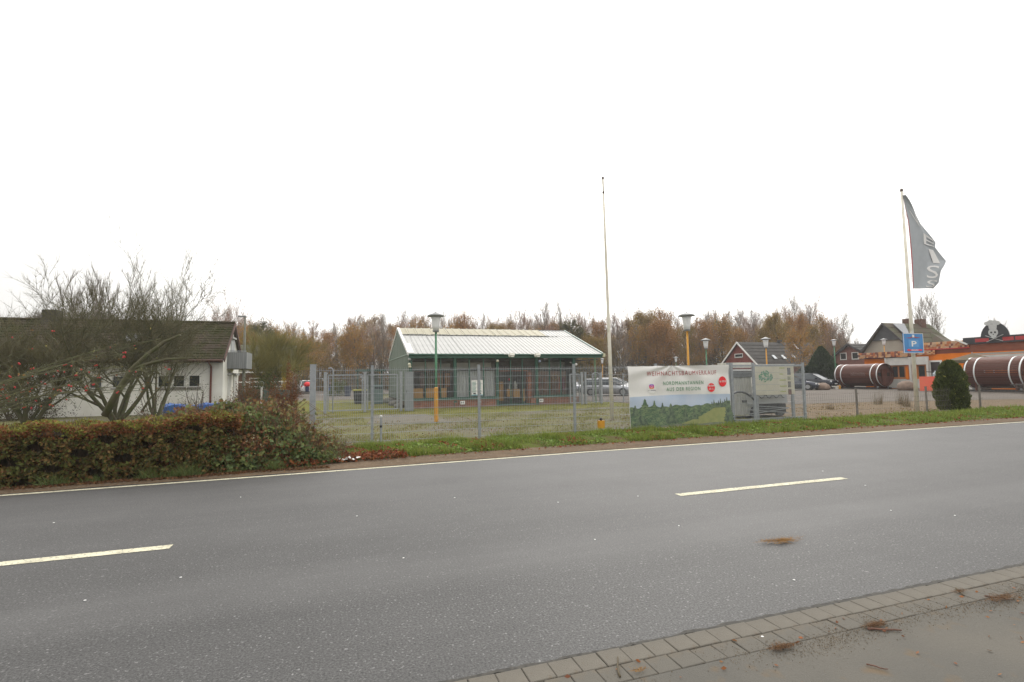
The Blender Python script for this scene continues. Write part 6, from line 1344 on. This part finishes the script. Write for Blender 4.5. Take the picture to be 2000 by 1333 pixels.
mk(6, 'spruce_tree', proto(107, 11, 2.4, .8, .05, 12, [(.11, .11, .045), (.085, .09, .04)], 5000, [(.13, .125, .045), (.095, .10, .04), (.17, .14, .05)], .18, up=-.25, ang=.6, start=.12), BKF)
mk(7, 'oak_tree', proto(108, 9.5, 3.8, 1.1, .032, 7, BB, 4200, [(.44, .20, .04), (.34, .19, .045), (.28, .21, .05), (.50, .22, .045)], .16, start=.18), BKF)
# heights of the skyline against photo columns
SKY = [(400, 640), (440, 622), (500, 632), (560, 645), (610, 660), (640, 648), (700, 632), (760, 622), (850, 624), (900, 628), (1000, 622), (1050, 628), (1100, 620), (1160, 632), (1220, 630), (1290, 618), (1350, 628), (1400, 620), (1480, 622), (1540, 612), (1600, 616), (1640, 640), (1680, 668)]
rgf = random.Random(55); count = {}
LBL = {0: ('rusty brown leaved oak', 'woodland oaks with rusty leaves behind the yard'), 1: ('olive brown leaved oak', 'woodland oaks with olive leaves behind the yard'), 2: ('tall bare upright grey tree', 'bare grey trees in the wood'), 3: ('bare purplish brown tree', 'bare purplish trees in the wood'),
       4: ('slender pale trunked birch', 'birches in the wood'), 5: ('yellow brown larch', 'larches in the wood'), 6: ('olive green spruce', 'spruces in the wood'), 7: ('low orange brown bushy oak', 'bushy oaks at the wood edge')}
PROH = {0: 12, 1: 11, 2: 13, 3: 13.5, 4: 14, 5: 12, 6: 11, 7: 9.5}
used = set()
def place_tree(k, px, depth, toppx=None, hs=1.0, label=None, sc=None):
    g = W(px, depth); yh = 754.2-.015*px
    if toppx is None: toppx = np.interp(px, [a for a, _ in SKY], [b for _, b in SKY])+rgf.uniform(0, 22)
    H = (yh-toppx)*depth/1000+HC; s = H/PROH[k]*1.0*hs
    t = PR[k] if k not in used else copy_tree(PR[k]); used.add(k)
    t.location = (g.x, g.y, 0); t.rotation_euler = (0, 0, rgf.uniform(0, 6.28)); w = rgf.uniform(.85, 1.2); sx = (sc or max(s, .75))*w; t.scale = (sx, sx, s)
    side = 'left of the glass shop' if px < 770 else ('above the shop roof' if px < 1180 else ('above the sale banner' if px < 1430 else 'right of the sale banner'))
    row = 'front' if depth < 92 else ('middle' if depth < 106 else ('rear' if depth < 119 else 'hindmost'))
    mk_ = min(MARKS, key=lambda q: abs(q[0]-px)); rel = 'in line with' if abs(mk_[0]-px) < 9 else ('right of' if px > mk_[0] else 'left of')
    lab = label or '%s, %s row, %s %s' % (LBL[k][0], row, rel, mk_[1])
    tag(t, lab, 'tree', LBL[k][1]+', '+side); return t
MARKS = [(430, 'the white house gable'), (476, 'the street lamp'), (524, 'the pruned willow'), (565, 'the yellow shrub'), (600, 'the white estate car'), (645, 'the walking person'), (680, 'the blue grey bin'), (712, 'the middle gate post'),
         (750, 'the porch canopy'), (778, 'the shop gable peak'), (815, 'the shop corner lamps'), (850, 'the green yellow lamp'), (890, 'the second shop post'), (932, 'the posters'), (972, 'the shop door post'), (1012, 'the statue'), (1045, 'the right floodlight'), (1080, 'the skylight strip end'),
         (1117, 'the shop roof ridge end'), (1150, 'the shop canopy'), (1183, 'the bare flagpole'), (1230, 'the banner left corner'), (1277, 'the most distant lamp'), (1320, 'the small green lamp'), (1343, 'the tall yellow lamp'), (1378, 'the mid green lamp'), (1408, 'the red gable eave'), (1440, 'the red gable peak'),
         (1468, 'the notice board left post'), (1495, 'the roof height yellow lamp'), (1530, 'the lower skylights'), (1563, 'the tall fence end post'), (1585, 'the small willow lamp'), (1607, 'the conical cypress'), (1633, 'the brick gable lamp'), (1663, 'the brick gable peak'), (1690, 'the shingle band end')]
x = 415
while x < 1690:                                       # back rows close the wood
    for dpt in (128, 112, 100):
        k = rgf.choice([0, 1, 2, 3, 3, 2, 3]); place_tree(k, x+rgf.uniform(-14, 14), dpt+rgf.uniform(-4, 4), hs=rgf.uniform(.92, 1.04) if k in (2, 3) else rgf.uniform(.85, .96))
    x += 24
x = 420
while x < 1660:                                        # front row with more character
    k = rgf.choice([0, 1, 7, 3, 2, 4, 0, 1, 7]) if x > 640 else rgf.choice([0, 7, 1, 7])
    place_tree(k, x+rgf.uniform(-10, 10), 86+rgf.uniform(-4, 4), hs=rgf.uniform(.78, .98)); x += 22
for k, px, dp, tp, lb in ((6, 514, 66, 622, 'dark pointed spruce rising over the pruned willow'), (5, 725, 96, 614, 'pale yellow larch top standing out of the wood left of the shop'), (5, 988, 96, 624, 'yellow brown larch above the middle of the shop roof'), (6, 1122, 88, 620, 'broad olive green conifer above the right end of the shop roof'),
                          (0, 905, 92, 620, 'rusty round oak crown above the left lamp and shop roof'), (1, 1262, 88, 617, 'round olive brown oak crown above the banner'), (0, 1295, 90, 614, 'tall rusty oak crown just left of the yellow lamp'), (6, 1404, 92, 618, 'dark green conifer top above the red gable house'),
                          (4, 612, 92, 628, 'thin pale birch in the gap left of the fence end'), (4, 690, 98, 620, 'slender grey birch left of the shop among brown trees'), (2, 1062, 90, 613, 'tall bare grey tree above the shop roof ridge'), (2, 1100, 92, 612, 'tall bare tree left of the broad conifer'), (3, 1016, 92, 614, 'purplish bare crown above the skylight strip'),
                          (0, 1560, 76, 622, 'orange brown leaved oak right of the dark skylit roof'), (1, 1520, 80, 618, 'olive brown oak behind the dark skylit roof'), (3, 1632, 82, 640, 'grey brown bare tree above the little cypress'), (2, 1655, 84, 632, 'upright bare tree at the right end of the wood'), (2, 1560, 90, 602, 'tallest bare grey crown above the right part of the wood'), (3, 1590, 90, 604, 'bare grey crown beside the tallest one above the wood'),
                          (7, 1566, 64, 655, 'low olive willow bush right end of the dark roof'), (7, 545, 70, 650, 'orange brown bushy oak behind the pruned willow'), (7, 600, 74, 662, 'rust coloured bushy oak above the white estate car')):
    place_tree(k, px, dp, tp, 1.0, lb)
for px, dp, tp, s, lb in ((1826, 74, 600, .9, 'bare round crowned tree behind the grey gable house roof'), (1802, 82, 606, .8, 'bare tree behind the brown chimneys'), (1958, 60, 643, .4, 'twig tip showing just right of the skull sign')):
    place_tree(2, px, dp, tp, 1.0, lb, sc=s)
for k, px, dp, tp, lb in ((3, 1141, 93, 627, 'fuzzy brown crown just right of the shop ridge end'), (0, 1168, 95, 634, 'rusty crown over the shop canopy tip'), (3, 1207, 95, 622, 'bare brown crown just right of the flagpole foot line'), (1, 1236, 97, 630, 'olive crown above the left banner corner'), (3, 452, 74, 636, 'brown crown behind the white house gable'), (0, 488, 76, 640, 'rusty crown between the street lamp and the pruned willow'), (7, 470, 70, 655, 'low orange oak behind the street lamp')):
    place_tree(k, px, dp, tp, 1.0, lb)
for px, dp, tp in ((425, 80, 616), (455, 84, 610), (330, 70, 640), (60, 66, 640), (10, 60, 645)): place_tree(3 if px > 300 else 2, px, dp, tp, 1.0, 'bare tree top showing behind the white house, above %s' % {425: 'its right gable', 455: 'its balcony', 330: 'its ridge middle', 60: 'the roof left of its chimney', 10: 'the left picture edge'}[px])
from collections import defaultdict
_dup = defaultdict(list)
for o in COL.objects:
    if o.parent is None and o.get('category') == 'tree': _dup[o['label']].append(o)
for lb, os_ in _dup.items():
    if len(os_) > 1:
        os_.sort(key=lambda o: o.location.dot(_r)/o.location.dot(_f))
        wd = ['left one', 'right one'] if len(os_) == 2 else ['left one', 'middle one', 'right one'] if len(os_) == 3 else ['first', 'second', 'third', 'fourth', 'fifth', 'sixth']
        for o, w_ in zip(os_, wd): o['label'] = lb + ', ' + w_
# undergrowth that closes the foot of the wood
ng = np.random.default_rng(91); n = 42000
pxs = ng.uniform(400, 1680, n); dps = ng.uniform(84, 104, n); Gx = np.array([tuple(W(float(a), float(b)))[:2] for a, b in zip(pxs[:], dps[:])])
Z = ng.random(n)**1.3*(3.2+1.2*np.sin(pxs*.05)+.8*np.sin(pxs*.13)); P = np.stack([Gx[:, 0], Gx[:, 1], Z], 1)
V, Fc = leaves_np(ng, P, .34, aspect=.8); uo = npmesh('undergrowth', V, Fc, leafmat('undergrowth_leaf', [(.24, .16, .06), (.18, .145, .05), (.31, .17, .055), (.14, .105, .045), (.25, .195, .06)])); tag(uo, 'brown and olive undergrowth filling the foot of the wood behind the yard', 'undergrowth', kind='stuff')
n = 26000; pxs = ng.uniform(400, 1690, n); dps = ng.uniform(90, 118, n); Gx = np.array([tuple(W(float(a), float(b)))[:2] for a, b in zip(pxs, dps)])
P = np.stack([Gx[:, 0], Gx[:, 1], ng.random(n)*4], 1); V, Fc = twigs_np(ng, P, np.tile([0, 0, 1.], (n, 1)), 3.6, .06, .25, .3)
uo = npmesh('sapling_thicket', V, Fc, leafmat('sapling_stem', [(.17, .14, .105), (.12, .10, .07), (.22, .175, .14)], transl=0)); tag(uo, 'mass of thin saplings standing between the trunks of the wood', 'thicket', kind='stuff')

# ------------------------------------------------------------------ verge grass, leaves, litter
ng = np.random.default_rng(33)
def verge_y(x): return np.interp(x, [-2, 0, 5, 12, 20, 30, 60], [10.75, 10.85, 11.05, 11.15, 11.25, 11.35, 11.7]), np.interp(x, [-2, 0, 3, 7, 12, 16, 30, 60], [12.6, 13.0, 13.2, 13.3, 13.4, 13.7, 14.5, 15.5])
# soil under the grass
mb = MB(); V = []; nx = 160; ny = 9
for i in range(nx+1):
    x = -2+62*(i/nx)**1.4; a, b = verge_y(x)
    for j in range(ny): t = j/(ny-1); V.append((x, a+(b-a)*t+R.uniform(-.03, .03), .0+.10*math.sin(PI*min(1, t*1.25))**.8*(.7+.3*math.sin(x*3+t*4)) - (.02 if j in (0, ny-1) else 0)))
mb.add(V, [(i*ny+j, (i+1)*ny+j, (i+1)*ny+j+1, i*ny+j+1) for i in range(nx) for j in range(ny-1)]); o = mb.build('verge', mat('verge_earth', (.09, .115, .025), .95, (.085, .07, .03), 2.5, spec=.05, bump=.6, bscale=20), smooth=True); o['kind'] = 'structure'
def scatter(n, xa, xb, pw_=1.0, edge=0):
    x = xa+(xb-xa)*ng.random(n)**pw_; a, b = verge_y(x); t = ng.random(n); y = a+(b-a)*t
    z = .10*np.sin(PI*np.minimum(1, t*1.25))**.8*.8
    return x, y, z, t
nb = 150000; x, y, z, t = scatter(nb, -1.6, 60, 1.9)
clump = np.sin(x*3.1+y*2)+np.sin(x*1.3-y*4.1)+.8*np.sin(x*7.7+y*6); dens = ng.random(nb) < np.clip(.50+.42*clump+.25*np.sin(x*21+y*13), .03, 1)*np.clip(1.35-t*.65, 0, 1)
x, y, z = x[dens], y[dens], z[dens]; cl = clump[dens]; n = len(x); d = np.stack([ng.normal(0, .35, n), ng.normal(0, .35, n), np.ones(n)], 1); L_ = (.055+.055*np.clip(cl, -.6, 2))*ng.uniform(.6, 1.5, n)
L_ = np.maximum(L_, .03)[:, None]; P = np.stack([x, y, z-.01], 1); b = np.cross(d, rdir(ng, n)); b /= np.linalg.norm(b, axis=1)[:, None]; w = .008+.0004*x[:, None]
V = np.stack([P-b*w, P+b*w, P+d*L_], 1).reshape(-1, 3); go = npmesh('verge_grass', V, np.arange(3*n).reshape(n, 3), leafmat('verge_grass_blade', [(.17, .24, .045), (.24, .31, .06), (.13, .18, .035), (.29, .28, .08)]))
tag(go, 'fresh green grass and weeds along the far road verge', 'grass', kind='stuff')
x, y, z, t = scatter(30000, -1.6, 45, 1.7); cl = np.sin(x*2.3+y*3)+np.sin(x*5.1-y*2); k_ = cl > -.1; P = np.stack([x, y, z+ng.random(len(x))*.06], 1)[k_]
V, Fc = leaves_np(ng, P, .065, squash=.4); o = npmesh('verge_weeds', V, Fc, leafmat('weed_leaf', [(.15, .23, .05), (.22, .30, .06), (.10, .16, .04)])); tag(o, 'low broad leaved weeds among the verge grass', 'weeds', kind='stuff')
# coarse grass and weeds along the foot of the hedge
n = 9000; x = ng.uniform(-9.5, -.4, n); cl = np.sin(x*4.1)+np.sin(x*9.7)+.6*np.sin(x*1.7); kk = ng.random(n) < np.clip(.35+.35*cl, .05, 1); x = x[kk]; cl = cl[kk]; m = len(x)
y = hbase(x)-.02+.22*(ng.random(m)-.35); P = np.stack([x, y, np.zeros(m)], 1); d = np.stack([ng.normal(0, .45, m), ng.normal(-.2, .4, m), np.ones(m)], 1); b = np.cross(d, rdir(ng, m)); b /= np.linalg.norm(b, axis=1)[:, None]
L_ = ((.09+.07*np.clip(cl, -.5, 2))*ng.uniform(.5, 1.4, m))[:, None]; V = np.stack([P-b*.006, P+b*.006, P+d*L_], 1).reshape(-1, 3); o = npmesh('hedge_foot_grass', V, np.arange(3*m).reshape(m, 3), leafmat('hedge_grass', [(.13, .19, .06), (.20, .26, .10), (.10, .14, .04), (.24, .24, .09)])); tag(o, 'coarse pale green grass tufts along the foot of the long hedge', 'grass', kind='stuff')
n = 5000; x = ng.uniform(-9.5, -.2, n); P = np.stack([x, hbase(x)-.10+ng.normal(0, .07, n), .012+ng.random(n)*.02], 1); V, Fc = leaves_np(ng, P, .045, squash=.4); o = npmesh('hedge_foot_litter', V, Fc, leafmat('hedge_litter', [(.12, .07, .035), (.18, .08, .04), (.08, .055, .03), (.22, .12, .05)])); tag(o, 'brown leaf litter between the long hedge and the road shoulder', 'leaf litter', kind='stuff')
# fallen leaves
pts = []
n = 2600; px = ng.uniform(555, 755, n); g_ = ng.random(n); Xc = -1.3+2.6*(px-555)/200
P1 = np.stack([Xc, 10.62+.18*(Xc+1.3)/2.6+ng.normal(0, .13, n)+.42*g_*(Xc > -.4), .03+ng.random(n)*.06+.05*(g_)], 1)
x, y, z, t = scatter(8000, -1, 45, 1.6); kk = (np.sin(x*2.7)+np.sin(x*6.1+1)+.8*np.sin(x*13+t*9)-t*1.2) > .45; P2 = np.stack([x, y-.1, z+.085], 1)[kk]
x3 = ng.uniform(-6, 30, 700); a3, _b = verge_y(x3); P3 = np.stack([x3, a3-.12+ng.normal(0, .07, 700), np.full(700, .02)], 1)
V, Fc = leaves_np(ng, np.vstack([P1, P2, P3]), .062, squash=.5); o = npmesh('fallen_leaves', V, Fc, leafmat('fallen_leaf_red', [(.26, .06, .025), (.17, .045, .022), (.30, .12, .045), (.12, .06, .03), (.20, .10, .05)])); tag(o, 'fallen red brown leaves lying in the verge and by the bramble', 'leaves', kind='stuff')
n = 5200; Xl = ng.uniform(-.6, 26, n); Yl = ng.uniform(13.4, 21, n); kk = (np.sin(Xl*1.3+Yl)+np.sin(Yl*2.3-Xl*.7)) > -.2; P = np.stack([Xl, Yl, np.full(n, .005)], 1)[kk]; V, Fc = leaves_np(ng, P, .06, squash=.25)
o = npmesh('yard_leaves', V, Fc, leafmat('yard_leaf', [(.24, .14, .05), (.17, .10, .05), (.26, .20, .08), (.13, .13, .05)])); tag(o, 'scattered tan leaves on the gravel yard behind the fence', 'leaves', kind='stuff')
# grass tufts on the yard gravel and lawn
n = 60000; x = ng.uniform(-1, 16, n); y = 13.3+14.5*ng.random(n)**1.2; cl = np.sin(x*1.1+y*.9)+np.sin(x*2.9-y*1.7)+.7*np.sin(x*.5+y*2.6); kk = (ng.random(n) < np.clip(.25+.35*cl, .02, 1)) & ~((x > .9) & (x < 4) & (y > 19) & (y < 24.5)); x = x[kk]; y = y[kk]; m = len(x)
P = np.stack([x, y, np.full(m, -.02)], 1); d = np.stack([ng.normal(0, .4, m), ng.normal(0, .4, m), np.ones(m)], 1); b = np.cross(d, rdir(ng, m)); b /= np.linalg.norm(b, axis=1)[:, None]
V = np.stack([P-b*.012, P+b*.012, P+d*(.03+.05*ng.random(m))[:, None]], 1).reshape(-1, 3); o = npmesh('yard_grass', V, np.arange(3*m).reshape(m, 3), leafmat('yard_grass_blade', [(.20, .21, .05), (.25, .23, .08), (.17, .19, .045)])); tag(o, 'short mossy grass growing through the gravel yard', 'grass', kind='stuff')
# weeds on the bark strip
ngw = np.random.default_rng(8)
for i, (px, py) in enumerate(((1715, 790), (1770, 795), (1760, 790), (1620, 800))):
    g = G(px, py); t = thing('dry_weed', 'dry brown weed stalks by the low fence ' + ('well left of the flagpole', 'at the flagpole foot', 'just left of the flagpole', 'near the tall fence end')[i], 'weed', (g.x, g.y, 0)); n = 70
    P = np.zeros((n, 3)); P[:, :2] = ngw.normal(0, .12, (n, 2)); V, Fc = twigs_np(ngw, P, np.tile([0, 0, 1.], (n, 1)), .75 if i != 3 else .3, .012, .35, .4); npmesh('stalks', V, Fc, leafmat('dry_stalk', [(.16, .09, .05), (.11, .10, .04), (.20, .13, .08)], transl=0), t)
# debris on the near pavement and the road
def twig_pile(lb, px, py, n, L_, cols, seed, sp=.5, flat=.25, cat='plant debris', aspect=(1.0, .45)):
    g = G(px, py); t = thing('plant_debris', lb, cat, (g.x, g.y, .01)); ng = np.random.default_rng(seed); P = np.zeros((n, 3)); P[:, 0] = ng.normal(0, L_*sp*aspect[0], n); P[:, 1] = ng.normal(0, L_*sp*aspect[1]*.6, n); P[:, 2] = .004+ng.random(n)*.012
    a = ng.random(n)*2*PI; D = np.stack([np.cos(a), np.sin(a)*.6, ng.random(n)*flat], 1); V, Fc = twigs_np(ng, P, D, L_*.55, .0022, .2, 0); npmesh('dry_stems', V, Fc, leafmat('debris_%d' % (seed % 2), cols, transl=0), t); return t
BRW = [(.14, .08, .045), (.20, .11, .05), (.09, .05, .035)]; OCH = [(.32, .17, .04), (.24, .12, .035), (.36, .21, .06)]
twig_pile('tangle of ochre dry weed lying on the far half of the near lane', 1530, 1060, 420, .14, OCH, 1, .6)
twig_pile('small ochre tuft beside the larger one on the road', 1498, 1061, 120, .09, OCH, 3)
twig_pile('brown grass clump on the pavement edge near the bottom', 1527, 1270, 460, .07, BRW, 2, .55)
twig_pile('brown root clump with a straight stick on the pavement', 1710, 1226, 420, .075, BRW, 4)
twig_pile('feathery dry stalk on the pavement at the far right', 1955, 1173, 300, .10, BRW, 6, .7)
twig_pile('small dark twig tuft on the pavement near the right gutter', 1876, 1160, 90, .07, BRW, 8, .4)
twig_pile('little reddish tuft at the bottom of the pavement', 1250, 1316, 90, .045, [(.22, .06, .03), (.15, .06, .04)], 9, .6)
def stick(lb, a, b, r, c=BARK, h=.012):
    A = G(*a); B = G(*b); M = (A+B)/2; t = thing('stick', lb, 'stick', (M.x, M.y, 0)); off = Vector((M.x, M.y, 0)); rg = random.Random(int(a[0]))
    P = [A.lerp(B, i/5)-off+Vector((rg.uniform(-.006, .006), rg.uniform(-.006, .006), h+rg.uniform(0, .004))) for i in range(6)]; MB().tube(P, [r*(1-.08*i) for i in range(6)], 6).build('twig', c, t, smooth=True); return t
RBS = mat('red_brown_stick', (.15, .07, .045), .8, (.10, .05, .035), 30)
stick('straight red brown stick beside the brown root clump', (1693, 1233), (1762, 1236), .007, RBS)
stick('thin curved reddish twig low on the pavement', (1692, 1303), (1737, 1313), .004, RBS)
stick('short upright brown stick standing in the gutter joint', (1209, 1326), (1207, 1290), .006, mat('olive_stick', (.10, .08, .05), .9))
stick('dark little twig beside the right gutter', (1868, 1153), (1884, 1168), .007, mat('olive_stick', (.10, .08, .05), .9))
stick('long thin stalk at the far right of the pavement', (1921, 1167), (1980, 1176), .004, RBS)
lm = leafmat('pavement_leaf', [(.35, .12, .05), (.28, .14, .06), (.18, .07, .04), (.38, .2, .1)])
ngl = np.random.default_rng(4); n = 130; Xl = ngl.uniform(.9, 7, n)**1.0; Yl = 2.62-ngl.random(n)**1.5*.9; P = np.stack([Xl, Yl, np.full(n, .012)], 1); V, Fc = leaves_np(ngl, P, .028, squash=.2); o = npmesh('pavement_leaf_scraps', V, Fc, lm); tag(o, 'tiny orange brown leaf scraps strewn along the gutter and pavement', 'leaf litter', kind='stuff')
n = 26000; Xl = ngl.uniform(0.6, 9, n); Yl = 2.47+ngl.normal(0, .07, n)+.03*np.sin(Xl*4); kk = ngl.random(n) < .5+.5*np.sin(Xl*2.1+1)*np.sin(Xl*.9); P = np.stack([Xl, Yl, np.full(n, .006)], 1)[kk]; V, Fc = leaves_np(ngl, P, .008, squash=.5); o = npmesh('gutter_crumbs', V, Fc, leafmat('crumb', [(.19, .15, .10), (.13, .10, .07), (.24, .20, .15)])); tag(o, 'sandy crumbs gathered along the back of the gutter stones', 'grit', kind='stuff')
cm = []
for q in range(3):
    mb = MB(); rg = random.Random(q); mb.lathe([(.010, 0), (.013, .003), (.010, .007), (0, .008)], 6); cm.append(mb)
CH = mat('white_chip', (.80, .80, .78), .5)
spots = [(105, 1022), (470, 972), (353, 1129), (697, 1009), (888, 973), (1090, 982), (1246, 970), (1162, 1055), (1326, 1028), (788, 1091), (1551, 1134), (1607, 921), (1740, 998), (1865, 1008), (166, 1174), (1489, 1245), (1690, 949)]
base = None
for px, py in spots:
    g = G(px, py)
    if base is None: base = cm[0].build('road_chip', CH)
    o = base if base.get('label') is None else base.copy()
    if o is not base: COL.objects.link(o)
    s = .4+.13*g.length/6; o.location = (g.x, g.y, .003); o.scale = (s*1.6, s*1.2, s); o.rotation_euler = (0, 0, R.uniform(0, 3)); tag(o, 'tiny white chip lying on the asphalt road', 'litter', 'white chips scattered on the road and gutter')

# ------------------------------------------------------------------ damp air
hz = MB().box(-620, 1020, -420, 1020, -1.1, 19.0); 
hm = bpy.data.materials.new('haze_air'); hm.use_nodes = True; hm.node_tree.nodes.clear()
pv = hm.node_tree.nodes.new('ShaderNodeVolumePrincipled'); pv.inputs['Color'].default_value = (.93, .94, .95, 1); pv.inputs['Density'].default_value = 0.0007; pv.inputs['Anisotropy'].default_value = 0.2
ho = hm.node_tree.nodes.new('ShaderNodeOutputMaterial'); hm.node_tree.links.new(pv.outputs[0], ho.inputs['Volume'])
hzo = hz.build('haze', hm); tag(hzo, 'thin damp winter haze over the road and the wood', 'haze', kind='stuff')
